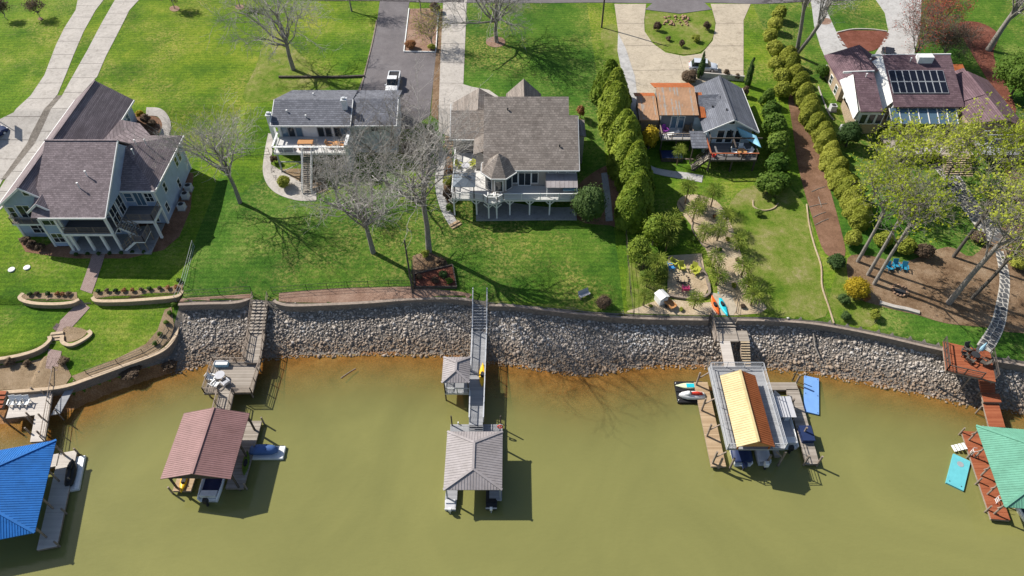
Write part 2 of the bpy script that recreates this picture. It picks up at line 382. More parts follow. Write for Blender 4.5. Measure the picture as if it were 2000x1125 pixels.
for nm, c, r in [('white_gel', (.80, .80, .79), .3), ('navy', (.02, .035, .10), .5), ('blue_cover', (.075, .15, .36), .7), ('yellow', (.80, .46, .015), .4),
                 ('orange_k', (.80, .13, .015), .4), ('red_k', (.65, .04, .03), .4), ('cyan', (.02, .50, .62), .4), ('foam_blue', (.17, .34, .68), .6), ('foam_cyan', (.13, .48, .54), .6),
                 ('sail_blue', (.25, .52, .66), .7), ('silver', (.50, .54, .60), .3), ('car_white', (.75, .76, .78), .25), ('car_dark', (.02, .022, .028), .2),
                 ('ac', (.55, .56, .56), .5), ('lime', (.42, .44, .06), .5), ('chair_blue', (.05, .24, .52), .5), ('pink', (.72, .08, .22), .5), ('purple', (.24, .04, .30), .6),
                 ('canvas', (.50, .50, .53), .8), ('umbrella_blue', (.35, .58, .72), .7), ('teal_chair', (.03, .24, .38), .5), ('red', (.6, .05, .03), .5), ('lime_board', (.72, .76, .50), .4)]:
    M[nm] = plain(nm.replace('_', ' ') + ' paint', c, r, .08)
# ------------------------------------------------------------------ terrain
def line_fn(pts, z):
    w = sorted(P(a, b, z) for a, b in pts); xs = [p[0] for p in w]; ys = [p[1] for p in w]
    return lambda x: float(np.interp(x, xs, ys))
WL = line_fn([(-160,850),(0,828),(60,818),(100,812),(140,800),(175,784),(225,762),(285,742),(345,724),(410,708),(480,701),(560,693),(650,689),(750,688),(860,690),(960,704),(1000,709),(1080,722),(1140,730),(1200,721),(1260,712),(1340,712),(1400,715),(1500,716),(1600,727),(1700,746),(1800,767),(1900,790),(2000,803),(2250,840)], 0)
RB = line_fn([(345,603),(430,600),(500,598),(545,603),(600,606),(700,604),(800,598),(900,594),(960,604),(1050,612),(1150,622),(1250,628),(1400,632),(1500,633),(1600,641),(1700,660),(1800,682),(1900,705),(2000,720),(2250,760)], 2.9)
YL = line_fn([(-160,778),(17,770),(83,764),(130,757),(240,718),(310,693),(335,668)], 2.0)
YU = line_fn([(-160,592),(38,592),(150,592),(180,590),(345,578),(420,572)], 3.6)
XS = P(340, 640, 2.4)[0]                  # where the garden wall turns north
MW = line_fn([(-160,712),(0,703),(60,695),(90,682)], 2.5); XM = P(92, 682, 2.5)[0]
LAWN = ([0, 7, 16, 23, 30, 36, 60, 90, 400], [3.9, 4.75, 5.05, 5.6, 6.1, 8.0, 8.7, 9.2, 12])
def zt(x, y):
    yw = WL(x)
    if y < yw:
        d = yw - y
        s_ = .06 + .03 * mnoise.noise((x * .09, 3.1, 0)) - .028 * math.exp(-((x - 7) / 7) ** 2) + .06 * min(1, max(0, (x - 17) / 8)); return max(-5.0, -(s_ * d + .012 * d * d))
    if x > XS:
        rb = RB(x); wt = 3.8 + .1 * min(1, max(0, (40 - x) / 40))
        if y < rb: return 2.8 * (y - yw) / max(.5, rb - yw)
        if y < rb + .3: return 2.8 + (wt - 2.8) * (y - rb) / .3
        d = y - rb - .3
    else:
        yl = YL(x); yu = YU(x)
        if y < yl: return .8 * (y - yw) / max(.3, yl - yw)
        if y < yl + .3: return .8 + 1.2 * (y - yl) / .3
        if x < XM:
            ym = MW(x)
            if y < ym: return 2.0 + .3 * (y - yl) / max(.3, ym - yl)
            if y < ym + .3: return 2.3 + .75 * (y - ym) / .3
            if y < yu: return 3.05 + .25 * (y - ym) / max(.3, yu - ym)
        if y < yu: return 2.0 + 1.3 * (y - yl) / max(.3, yu - yl)
        if y < yu + .3: return 3.3 + .6 * (y - yu) / .3
        d = y - yu - .3
    k = 1 - .22 * min(1, max(0, (x - 38) / 12))
    z = float(np.interp(d * k, *LAWN))
    return z + .05 * math.sin(x * .31 + y * .17) * min(1, d / 4)
def G(px, py):                            # where a pixel's ray meets the ground
    dx, dy, dz = ray(px, py); t = (11 - CZ) / dz; lo = t
    while t < 400:
        if CZ + dz * t < max(0.0, zt(dx * t, dy * t)): break
        lo = t; t += .7
    hi = t
    for _ in range(18):
        m = (lo + hi) / 2
        if CZ + dz * m < max(0.0, zt(dx * m, dy * m)): hi = m
        else: lo = m
    return (dx * hi, dy * hi, zt(dx * hi, dy * hi))
def axis(core0, core1, step, far):
    a = list(np.arange(core0, core1 + 1e-6, step)); s = step; l = core0; r = core1; L = []; Rr = []
    while l > -far: s *= 1.5; l -= s; L.append(l)
    s = step
    while r < far: s *= 1.5; r += s; Rr.append(r)
    return L[::-1] + a + Rr
gx = axis(-84, 84, .5, 900); gy = [y for y in axis(28, 136, .5, 900) if y > -60]
nx, ny = len(gx), len(gy)
YG = np.tile(np.array(gy)[:, None], (1, nx)); ga = np.array(gy)
for i, x in enumerate(gx):               # rows snap to the wall lines so the steps are crisp
    if abs(x) > 84: continue
    for f_ in ((RB,) if x > XS else ((YL, YU, MW) if x < XM else (YL, YU))):
        yv = f_(x); j = int(np.argmin(np.abs(ga - yv))); YG[j, i] = yv; YG[j + 1, i] = yv + .3
V = np.array([(x, YG[j, i], zt(x, YG[j, i] + 1e-4)) for j in range(ny) for i, x in enumerate(gx)])
I = np.arange(nx * ny).reshape(ny, nx)
Fq = np.stack([I[:-1, :-1], I[:-1, 1:], I[1:, 1:], I[1:, :-1]], -1).reshape(-1, 4)
ground = link_mesh('ground', arr_mesh('ground', V, Fq, True), M['grass']); tag(ground, kind='structure')
ground.data.materials.append(M['gravel_bed']); ground.data.materials.append(M['clay']); ground.data.materials.append(M['grass2'])
cen = V[Fq].mean(1); mi = np.zeros(len(Fq), np.int32)
for k, (x, y, z) in enumerate(cen):
    if (-43 < x < -13 and y < 80 + 1.5 * math.sin(x)) or -13 <= x < 14.2 or x > 45: mi[k] = 3
    if y < 64 and -90 < x < 90:
        if x > XS and y < RB(x) + .4: mi[k] = 1
        if z < .95 and (x < XS + 1 and y < YL(x) + .4) or z < 0.02: mi[k] = 2
ground.data.polygons.foreach_set('material_index', mi)
# lake
wx = axis(-84, 84, .75, 900); wy = [y for y in axis(20, 64, .75, 900) if y < 66]
VW = np.array([(x, y, 0.0) for y in wy for x in wx]); I = np.arange(len(VW)).reshape(len(wy), len(wx))
FW = np.stack([I[:-1, :-1], I[:-1, 1:], I[1:, 1:], I[1:, :-1]], -1).reshape(-1, 4)
me = arr_mesh('lake_water', VW, FW, True)
at = me.attributes.new('depth', 'FLOAT', 'POINT'); at.data.foreach_set('value', [max(-.5, -zt(x, y)) for x, y, _ in VW])
n = NT('murky lake water')
dp = n.n('ShaderNodeAttribute', attribute_name='depth').outputs['Fac']
dd = n.math('ADD', dp, n.math('MULTIPLY', n.math('SUBTRACT', n.noise(.35, 4), .5), .25))
turb = n.math('SUBTRACT', 1.0, n.math('POWER', 2.718, n.math('MULTIPLY', n.math('MAXIMUM', dd, 0.0), -1.35)))
turb = n.math('ADD', n.math('MULTIPLY', turb, .90), .10)
wc = n.ramp(n.noise(.05, 5, .6, dist=1.2), [(.3, (.184, .183, .062)), (.7, (.232, .226, .076))])
n.base(wc, .06, .5); n.p.inputs['IOR'].default_value = 1.33
mp = n.n('ShaderNodeMapping'); mp.inputs['Scale'].default_value = (.7, 1.5, 1); mp.inputs['Rotation'].default_value = (0, 0, .4); n.l(n.pos(), mp.inputs['Vector'])
n.bump(n.math('ADD', n.noise(1.6, 4, .6, vec=mp.outputs[0]), n.math('MULTIPLY', n.noise(.12, 2), 2.0)), .22, .08)
tb = n.n('ShaderNodeBsdfTransparent'); tb.inputs[0].default_value = (.90, .80, .55, 1)
mx = n.n('ShaderNodeMixShader'); n.l(turb, mx.inputs[0]); n.l(tb.outputs[0], mx.inputs[1]); n.l(n.p.outputs[0], mx.inputs[2]); n.l(mx.outputs[0], n.out.inputs[0])
lake = link_mesh('lake_water', me, n.m); tag(lake, kind='structure')

# ------------------------------------------------------------------ sheets draped on the ground
def smooth_px(pts, n=4):
    out = []; m = len(pts)
    for i in range(m):
        p0, p1, p2, p3 = (np.array(pts[(i + k) % m], float) for k in (-1, 0, 1, 2))
        for t in np.linspace(0, 1, n, endpoint=False):
            out.append(tuple(.5 * (2*p1 + (p2-p0)*t + (2*p0-5*p1+4*p2-p3)*t*t + (3*p1-p0-3*p2+p3)*t**3)))
    return out
def smooth_open(pts, n=6):
    q = [tuple(2*np.array(pts[0]) - np.array(pts[1]))] + list(pts) + [tuple(2*np.array(pts[-1]) - np.array(pts[-2]))]; out = []
    for i in range(1, len(q) - 2):
        p0, p1, p2, p3 = (np.array(q[i + k], float) for k in (-1, 0, 1, 2))
        for t in np.linspace(0, 1, n, endpoint=False):
            out.append(tuple(.5 * (2*p1 + (p2-p0)*t + (2*p0-5*p1+4*p2-p3)*t*t + (3*p1-p0-3*p2+p3)*t**3)))
    return out + [tuple(pts[-1])]
def poly_bm(xy):
    bm = bmesh.new(); vs = [bm.verts.new((x, y, 0)) for x, y in xy]
    bm.faces.new(vs); bmesh.ops.triangulate(bm, faces=bm.faces[:]); return bm
def cut(bm, axis_, v):
    no = (1, 0, 0) if axis_ == 0 else (0, 1, 0); co = (v, 0, 0) if axis_ == 0 else (0, v, 0)
    bmesh.ops.bisect_plane(bm, geom=bm.verts[:] + bm.edges[:] + bm.faces[:], plane_co=co, plane_no=no)
def finish(bm, off, name, mat, parent=None, skirt=.12, step=.5):
    xs = [v.co.x for v in bm.verts]; ys = [v.co.y for v in bm.verts]
    for v in np.arange(math.ceil(min(xs) / step) * step, max(xs), step): cut(bm, 0, v)
    for v in np.arange(math.ceil(min(ys) / step) * step, max(ys), step): cut(bm, 1, v)
    for v in bm.verts: v.co.z = zt(v.co.x, v.co.y) + off
    if skirt:
        r = bmesh.ops.extrude_edge_only(bm, edges=[e for e in bm.edges if e.is_boundary])
        for g in r['geom']:
            if isinstance(g, bmesh.types.BMVert): g.co.z -= skirt
    bmesh.ops.recalc_face_normals(bm, faces=bm.faces[:])
    up = sum(f.normal.z for f in bm.faces)
    if up < 0: bmesh.ops.reverse_faces(bm, faces=bm.faces[:])
    me = bpy.data.meshes.new(name); bm.to_mesh(me); bm.free()
    o = link_mesh(name, me, mat, parent)
    if parent is None: tag(o, kind='structure')
    return o
def gxy(pts): return [G(a, b)[:2] for a, b in pts]
def sheet(name, px, mat, off=.03, sm=True, world=False, skirt=.12):
    if sm: px = smooth_px(px)
    return finish(poly_bm(px if world else gxy(px)), off, name, M[mat], skirt=skirt)
def strip_px(line, wpx0, wpx1=None):     # widen a pixel centre line sideways into a polygon
    wpx1 = wpx1 or wpx0; l = smooth_open(line); nn = len(l); a = []; b = []
    for i, p in enumerate(l):
        q = np.array(l[min(i + 1, nn - 1)]) - np.array(l[max(i - 1, 0)]); q = q / (np.hypot(*q) + 1e-9)
        ww = (wpx0 + (wpx1 - wpx0) * i / (nn - 1)) / 2
        a.append((p[0] - q[1] * ww, p[1] + q[0] * ww)); b.append((p[0] + q[1] * ww, p[1] - q[0] * ww))
    return a + b[::-1]
def slabs(name, px, mat, spacing, off=.05, vx=None, piece='slab', sm=True, phase=0.0):
    xy = gxy(smooth_px(px) if sm else px)
    base = finish(poly_bm(xy), off - .022, name, M['joint'])
    ys = [p[1] for p in xy]; y0 = min(ys) - phase
    for k in range(int((max(ys) - y0) / spacing) + 1):
        a, b = y0 + k * spacing + .045, y0 + (k + 1) * spacing - .045
        for (c, d) in ([(-1e4, 1e4)] if vx is None else [(-1e4, vx - .03), (vx + .03, 1e4)]):
            bm = poly_bm(xy)
            for co, no in (((0, a, 0), (0, -1, 0)), ((0, b, 0), (0, 1, 0)), ((c, 0, 0), (-1, 0, 0)), ((d, 0, 0), (1, 0, 0))):
                if abs(co[0] + co[1]) < 9e3: bmesh.ops.bisect_plane(bm, geom=bm.verts[:] + bm.edges[:] + bm.faces[:], plane_co=co, plane_no=no, clear_outer=True)
            if len(bm.faces) == 0 or sum(f.calc_area() for f in bm.faces) < .5: bm.free(); continue
            finish(bm, off, piece, M[mat], base, skirt=.04)
    return base
# driveways, street
road = sheet('street', [(-50,-12),(860,-8),(878,6),(1478,8),(1500,-6),(2050,-14),(2050,-52),(-50,-52)], 'asphalt', .05, False)
slabs('driveway', [(153,-6),(148,20),(127,53),(110,87),(87,147),(60,187),(27,220),(0,233),(-80,262),(-80,430),(-5,371),(10,343),(113,184),(130,143),(143,110),(163,63),(187,20),(207,-6)], 'conc', 4.2, vx=None, sm=False)
slabs('driveway', [(228,-6),(200,43),(170,100),(140,153),(122,186),(13,348),(-20,400),(-30,440),(10,400),(105,270),(190,150),(207,110),(233,60),(253,20),(277,-6)], 'conc', 4.2, sm=False, phase=1.7)
sheet('gravel_strip', [(112,187),(122,187),(90,235),(12,350),(2,352),(60,264)], 'gravel_bed', .06, False)
sheet('driveway', [(743,-6),(802,-6),(797,18),(789,101),(852,103),(847,150),(840,225),(800,252),(772,250),(690,200),(710,150),(727,85),(737,40)], 'asphalt', .04, False)
sheet('mulch_strip', [(850,103),(858,18),(868,18),(860,150),(856,235),(842,225),(847,150)], 'leaf_litter', .035, False)
sheet('planting_bed', [(800,18),(791,100),(850,102),(856,16)], 'pink_mulch', .08, False)
slabs('driveway', [(866,-6),(912,-6),(905,165),(922,170),(955,176),(975,190),(980,222),(900,240),(880,268),(857,258),(860,120)], 'conc', 6.0, sm=False)
slabs('driveway', [(1200,8),(1262,8),(1258,40),(1259,62),(1275,85),(1300,103),(1335,110),(1370,105),(1392,80),(1398,45),(1388,8),(1466,8),(1452,40),(1452,150),(1400,162),(1330,172),(1247,190),(1240,170),(1215,100),(1207,60)], 'conc_tan', 7.5, sm=False, vx=G(1330, 120)[0])
sheet('concrete_walk', [(1207,65),(1222,95),(1240,150),(1246,200),(1252,262),(1240,262),(1222,215),(1216,150),(1206,100)], 'conc_grey', .075, False)
sheet('parking_pad', [(1260,19),(1276,5),(1375,5),(1390,19),(1327,27)], 'asphalt', .07, False)
sheet('lawn_island', [(1262,26),(1290,24),(1327,28),(1385,24),(1396,48),(1390,78),(1368,102),(1335,107),(1300,100),(1277,83),(1262,60)], 'rough_grass', .09)
sheet('driveway', [(1583,-4),(1622,-4),(1614,20),(1632,60),(1656,96),(1640,118),(1614,118),(1602,90),(1590,50)], 'conc_grey', .05, False)
sheet('driveway', [(1708,-4),(1800,-4),(1797,60),(1782,118),(1742,128),(1700,120),(1722,85),(1735,60),(1728,25)], 'conc_grey', .05, False)
sheet('planting_bed', [(1634,66),(1660,60),(1732,63),(1728,82),(1702,100),(1652,96)], 'red_mulch', .05)
sheet('mulch_bed', [(1870,48),(1912,44),(1950,68),(1940,105),(1958,150),(1985,215),(1962,215),(1925,150),(1893,95)], 'red_mulch', .04)
sheet('mulch_bed', [(1540,190),(1562,192),(1592,270),(1612,340),(1640,440),(1650,500),(1612,495),(1585,420),(1560,330),(1548,250)], 'mulch', .05)
sheet('leaf_litter_ground', [(1655,505),(1700,500),(1765,512),(1850,482),(1900,500),(1960,440),(2060,400),(2120,640),(1990,650),(1930,640),(1850,632),(1790,615),(1720,598),(1668,575)], 'leaf_litter', .03)
sheet('leaf_litter_ground', [(1945,255),(2080,240),(2080,400),(1990,400),(1960,330)], 'leaf_litter', .03)
sheet('dry_lawn', [(1450,370),(1530,360),(1580,420),(1600,520),(1612,618),(1480,616),(1470,560),(1440,480),(1420,420)], 'rough_grass', .025)
sheet('dry_lawn', [(1640,520),(1665,570),(1720,600),(1700,638),(1640,626),(1618,600)], 'rough_grass', .028)
sheet('dry_lawn', [(1240,500),(1300,500),(1300,560),(1290,610),(1230,608),(1225,540)], 'rough_grass', .025)
sheet('dry_lawn', [(500,130),(530,60),(590,110),(640,160),(620,175),(480,200)], 'rough_grass', .025)
sheet('dry_lawn', [(1175,60),(1203,50),(1212,110),(1222,170),(1208,170),(1180,110)], 'rough_grass', .025)
sheet('sand_path', [(1322,400),(1345,380),(1398,392),(1424,430),(1438,470),(1455,520),(1462,560),(1485,612),(1240,612),(1250,600),(1300,585),(1390,590),(1400,545),(1385,505),(1375,480),(1350,440)], 'sand', .04)
sheet('fire_pit_terrace', [(1305,500),(1370,496),(1376,530),(1385,560),(1375,580),(1340,583),(1303,575)], 'sand', .10, False)
sheet('flagstone_pad', [(1388,572),(1428,576),(1440,604),(1432,616),(1392,616)], 'conc_tan', .06, False)
sheet('planting_strip', [(545,572),(660,563),(800,560),(900,570),(922,575),(915,583),(800,587),(640,593),(545,592)], 'pink_mulch', .035, False)
sheet('planting_strip', [(355,583),(430,578),(492,574),(488,588),(430,594),(352,598)], 'pink_mulch', .035, False)
sheet('planting_strip', [(950,588),(1030,590),(1090,598),(1180,606),(1230,610),(1230,622),(1150,618),(1050,606),(955,598)], 'rough_grass', .035, False)
sheet('garden_bed', [(806,500),(836,490),(872,510),(893,562),(806,565)], 'leaf_litter', .035, False)
# paths by the houses
sheet('concrete_walk', strip_px([(868,290),(860,330),(858,365),(868,405),(886,438)], 15, 17), 'conc_grey', .07, False)
sheet('concrete_walk', strip_px([(531,262),(524,300),(522,340),(540,368),(580,383),(618,383)], 14, 18), 'conc', .06, False)
sheet('concrete_walk', strip_px([(286,218),(312,221),(325,240),(322,262),(312,282)], 16, 18), 'conc', .07, False)
sheet('planting_bed', [(262,222),(290,224),(312,232),(316,248),(300,270),(262,268)], 'mulch', .04)
sheet('concrete_walk', strip_px([(1252,316),(1275,332),(1310,340),(1340,344),(1372,350)], 10, 14), 'conc_grey', .06, False)
sheet('stone_stair_walk', strip_px([(1180,338),(1186,385),(1190,432)], 12, 14), 'patio', .06, False)
sheet('paver_walk', strip_px([(197,484),(184,525),(168,570)], 24, 24), 'paver', .05, False)
sheet('paver_walk', strip_px([(167,593),(140,622),(112,650)], 24, 26), 'paver', .05, False)
sheet('paver_walk', strip_px([(108,684),(104,705),(100,722)], 26, 24), 'paver', .05, False)
sheet('foundation_bed', [(35,465),(50,492),(100,500),(150,505),(250,505),(320,488),(350,462),(372,410),(378,340),(355,330),(330,440),(230,492),(90,480)], 'mulch', .04, False)
sheet('planting_bed', [(862,295),(880,285),(885,350),(888,420),(895,436),(885,440),(868,415),(858,370)], 'leaf_litter', .045)
sheet('planting_bed', [(535,340),(560,330),(620,335),(640,370),(600,378),(555,368)], 'tan_mulch', .045)
sheet('planting_bed', [(1115,380),(1170,330),(1215,330),(1222,440),(1190,440),(1130,430)], 'mulch', .03)
sheet('planting_strip', [(42,576),(90,572),(150,571),(152,586),(90,588),(45,587)], 'tan_mulch', .05, False)
sheet('planting_strip', [(182,570),(260,568),(335,560),(358,552),(356,566),(340,574),(260,583),(182,585)], 'tan_mulch', .05, False)
sheet('planting_strip', [(335,600),(342,640),(332,664),(305,690),(240,713),(150,745),(140,735),(230,700),(285,672),(308,645),(322,605)], 'tan_mulch', .05, False)
sheet('planting_strip', [(125,640),(150,640),(170,647),(160,660),(138,668),(123,664)], 'tan_mulch', .05)
sheet('mulch_terrace', [(-60,722),(0,714),(60,706),(92,695),(125,705),(140,735),(128,752),(80,758),(-60,765)], 'tan_mulch', .05, False)
sheet('leaf_litter_ground', [(330,690),(345,660),(352,690),(420,692),(400,700),(330,708),(250,726),(160,757),(165,748),(260,722)], 'gravel_bed', .03, False)

# ------------------------------------------------------------------ walls that hold the terraces
def wall_line(name, label, px, z0, z1, mat, capmat, w=.32, cap=.12, sm=True, group=None, zpx=None):
    l = smooth_open(px) if sm else px
    pts = [P(a, b, z1 if zpx is None else zpx) for a, b in l]
    o = thing(name, label, 'wall', (pts[0][0], pts[0][1], z0), group=group, world=True)
    for part, zz0, zz1, ww, mt in (('wall_face', z0 - .4, z1 - cap, w, mat), ('cap', z1 - cap, z1, w + .14, capmat)):
        mb = MB(); rings = []
        for i, p in enumerate(pts):
            q = np.array(pts[min(i + 1, len(pts) - 1)]) - np.array(pts[max(i - 1, 0)]); q = q / (np.hypot(*q) + 1e-9); nn = np.array((-q[1], q[0])) * ww / 2
            a = np.array(p) - nn; b = np.array(p) + nn
            rings.append([(a[0], a[1], zz0), (b[0], b[1], zz0), (b[0], b[1], zz1), (a[0], a[1], zz1)])
        mb.loft(rings).build(part, M[mt], o)
    return o
wall_line('retaining_wall', 'curved brown block retaining wall above the stone bank between maroon dock stairs and grey gangway', [(533,586),(545,592),(570,596),(640,594),(720,590),(800,584),(880,582),(922,586)], 2.6, 3.95, 'block_grey', 'cap_grey', .26)
wall_line('retaining_wall', 'short brown block retaining wall left of the wooden dock stairs', [(348,594),(400,592),(450,591),(478,586),(497,576)], 2.7, 3.95, 'block_grey', 'cap_grey', .26)
wall_line('sea_wall', 'low timber wall capping the stone bank right of the grey gangway', [(955,596),(1000,597),(1060,604),(1150,614),(1250,621),(1385,624)], 2.6, 3.85, 'seawall', 'cap_grey', .2, .08)
wall_line('sea_wall', 'low timber wall capping the stone bank from kayaks to red deck', [(1440,624),(1520,626),(1600,633),(1700,651),(1800,674),(1846,684)], 2.6, 3.8, 'seawall', 'cap_grey', .2, .08)
wall_line('sea_wall', 'low timber wall on the bank right of the red deck', [(1938,703),(2000,713),(2100,733)], 2.6, 3.8, 'seawall', 'cap_grey', .2, .08)
wall_line('garden_wall', 'tan block garden wall with six shrubs left of the upper brick steps', [(45,572),(38,580),(46,587),(70,592),(110,593),(140,590),(154,584)], 3.2, 4.05, 'block', 'cap')
wall_line('garden_wall', 'long tan block garden wall with shrubs right of the upper brick steps', [(180,580),(190,587),(240,587),(300,583),(345,578),(357,566)], 3.2, 4.05, 'block', 'cap')
wall_line('garden_wall', 'curved tan block wall ending at the lower brick steps on the left edge', [(-80,708),(0,700),(50,690),(80,678),(96,664),(96,656)], 2.2, 3.15, 'block', 'cap')
wall_line('garden_wall', 'short curved tan block wall right of the lower brick steps', [(121,655),(122,668),(138,673),(160,664),(176,652),(172,645)], 2.0, 3.05, 'block', 'cap')
wall_line('garden_wall', 'long curved block wall along the clay shore below the left lawn', [(340,612),(345,640),(337,664),(310,688),(240,714),(180,736),(130,753),(80,760),(0,766),(-80,772)], .5, 2.15, 'block_grey', 'cap')
def steps(name, label, top, bot, w, n, mat, zt_, zb):
    # top/bot: pixel centres of the flight
    a = Vector((*P(*top, zt_), zt_)); b = Vector((*P(*bot, zb), zb)); d = (b - a) / n; h = Vector((d.x, d.y, 0)); sdv = Vector((-h.y, h.x, 0)).normalized() * w / 2
    o = thing(name, label, 'steps', (b.x, b.y, b.z), world=True)
    for k in range(n):
        p = a + d * k; q = p + h * 1.0; e = (a.z - (a.z - b.z) * k / n)
        mb = MB(); mb.slab([tuple(p - sdv)[:2] + (e,), tuple(p + sdv)[:2] + (e,), tuple(q + sdv)[:2] + (e,), tuple(q - sdv)[:2] + (e,)], .3)
        mb.build('step', M[mat], o)
    return o
steps('garden_steps', 'four tan steps through the upper garden wall of the blue house', (168,568), (165,594), 1.7, 4, 'cap', 4.0, 3.3)
steps('garden_steps', 'six tan brick steps between curved walls lower on the left lawn', (110,648), (106,684), 1.7, 6, 'cap', 3.1, 2.3)

# ------------------------------------------------------------------ riprap
rng = np.random.default_rng(3)
protos = []
for k in range(10):
    bm = bmesh.new()
    for q in range(13):
        v = Vector(rng.normal(size=3)); v.normalize(); v = Vector((v.x * rng.uniform(.7, 1.15), v.y * rng.uniform(.6, .95), v.z * rng.uniform(.5, .8)))
        bm.verts.new(v)
    r = bmesh.ops.convex_hull(bm, input=bm.verts[:])
    bmesh.ops.delete(bm, geom=[v for v in bm.verts if not v.link_faces], context='VERTS')
    bmesh.ops.triangulate(bm, faces=bm.faces[:]); bm.verts.index_update()
    protos.append((np.array([v.co[:] for v in bm.verts]), np.array([[v.index for v in f.verts] for f in bm.faces])))
    bm.free()
stones = []
def tint_at(x, y):
    f = .42 + .22 * mnoise.noise((x * .25, y * .25, 0))
    cx, cy = P(1270, 665, 1.5); f += .42 * math.exp(-((x - cx) ** 2 / 8 + (y - cy) ** 2 / 8))
    cx, cy = P(985, 625, 2.2); f += .22 * math.exp(-((x - cx) ** 2 / 12 + (y - cy) ** 2 / 5))
    return f
x = XS + .6
while x < 66:
    y = WL(x) - .5; rb = RB(x)
    while y < rb + .1:
        q = (y - WL(x)) / max(.5, rb - WL(x))
        if (x > XS + 2.2 or rng.random() < (x - XS) / 2.2) and rng.random() < (.95 if q > 0 else .75):
            sx, sy = x + rng.normal() * .11, y + rng.normal() * .11
            s = float(rng.lognormal(-1.93, .38)); s = min(.42, max(.09, s))
            stones.append((sx, sy, zt(sx, sy) + s * .1, s, float(rng.uniform(0, 6.28)), float(rng.uniform(-.5, .5)), float(rng.uniform(-.5, .5)), int(rng.integers(10)), min(1, max(0, tint_at(sx, sy) + rng.normal() * .2))))
        y += .205
    x += .21
stones.sort(key=lambda s: -s[3])
bank = ground
bed = MB()
rip = thing('riprap_bank', None, None, (0, WL(0), 0), world=True); rip['kind'] = 'structure'
pm = []
for v, f in protos:
    row = []
    for tv in (.15, .38, .55, .72, .92):
        me = arr_mesh('stone', v, f); me.materials.append(M['stone'])
        at = me.attributes.new('tint', 'FLOAT', 'POINT'); at.data.foreach_set('value', [tv] * len(v)); row.append(me)
    pm.append(row)
for (sx, sy, sz, s, a, b, c, k, t) in stones[:300]:
    o = bpy.data.objects.new('stone', pm[k][min(4, int(t * 5))]); col.objects.link(o); o.parent = rip
    o.location = Vector((sx, sy, sz)) - Vector(rip.location); o.rotation_euler = (b, c, a); o.scale = (s, s, s)
vv, ff, tt = [], [], []; base = 0
for (sx, sy, sz, s, a, b, c, k, t) in stones[300:]:
    v, f = protos[k]; mtx = np.array(Matrix.Rotation(a, 3, 'Z') @ Matrix.Rotation(b, 3, 'X') @ Matrix.Rotation(c, 3, 'Y'))
    vv.append(v @ mtx.T * s + np.array((sx, sy, sz)) - np.array(rip.location)); ff.append(f + base); base += len(v); tt += [t] * len(v)
me = arr_mesh('riprap_stones', np.concatenate(vv), np.concatenate(ff)); me.materials.append(M['stone'])
at = me.attributes.new('tint', 'FLOAT', 'POINT'); at.data.foreach_set('value', tt)
o = link_mesh('riprap_stones', me, None, rip); o['kind'] = 'stuff'
print('stones', len(stones))

# ------------------------------------------------------------------ flagstone path on the right
def clip_half(poly, p, nrm):
    out = []; m = len(poly)
    for i in range(m):
        a, b = poly[i], poly[(i + 1) % m]; da = (a[0]-p[0])*nrm[0] + (a[1]-p[1])*nrm[1]; db = (b[0]-p[0])*nrm[0] + (b[1]-p[1])*nrm[1]
        if da <= 0: out.append(a)
        if (da < 0 < db) or (db < 0 < da):
            t = da / (da - db); out.append((a[0] + (b[0]-a[0]) * t, a[1] + (b[1]-a[1]) * t))
    return out
def flagpath(line, w0, w1, cellsz=.62):
    pxl = strip_px(line, w0, w1); l3 = [G(*p) for p in smooth_open(line)]
    base = finish(poly_bm(gxy(strip_px(line, w0, w1))), .05, 'flagstone_path', M['mortar'])
    rr = np.random.default_rng(11); seeds = []
    poly = gxy(pxl); h = len(poly) // 2; A = poly[:h]; B = poly[h:][::-1]
    wid = np.hypot(A[0][0] - B[0][0], A[0][1] - B[0][1]); k = max(2, int(wid / cellsz))
    acc = 0
    for i in range(h - 1):
        seg = np.hypot(l3[i+1][0]-l3[i][0], l3[i+1][1]-l3[i][1]); n_ = max(1, int(round(seg / cellsz)))
        for j in range(n_):
            t = (j + .5) / n_
            a = np.array(A[i]) * (1-t) + np.array(A[i+1]) * t; b = np.array(B[i]) * (1-t) + np.array(B[i+1]) * t
            for q in range(k):
                u = (q + .5) / k + rr.uniform(-.16, .16) / k * 1.6
                p = a * (1-u) + b * u + rr.normal(size=2) * .09
                seeds.append((tuple(p), tuple(a), tuple(b)))
    sp = np.array([s[0] for s in seeds])
    for i, (p, a, b) in enumerate(seeds):
        poly = [(p[0]-1, p[1]-1), (p[0]+1, p[1]-1), (p[0]+1, p[1]+1), (p[0]-1, p[1]+1)]
        d = np.hypot(*(sp - p).T)
        for j in np.argsort(d)[1:14]:
            q = sp[j]; nr = q - np.array(p); L = np.hypot(*nr); nr = nr / L
            poly = clip_half(poly, (p[0] + nr[0] * (L/2 - .07), p[1] + nr[1] * (L/2 - .07)), nr)
            if len(poly) < 3: break
        e = np.array(b) - np.array(a); e = e / np.hypot(*e)
        if len(poly) >= 3: poly = clip_half(poly, (b[0] - e[0] * .18, b[1] - e[1] * .18), e)
        if len(poly) >= 3: poly = clip_half(poly, (a[0] + e[0] * .18, a[1] + e[1] * .18), -e)
        if len(poly) < 3: continue
        mb = MB(); mb.slab([(x, y, zt(x, y) + .085) for x, y in poly], .06); mb.build('flagstone', M['flag'], base)
flagpath([(1838,322),(1862,352),(1900,410),(1942,462)], 28, 32)
flagpath([(1952,492),(1962,545),(1956,600),(1946,640),(1922,682)], 15, 34)
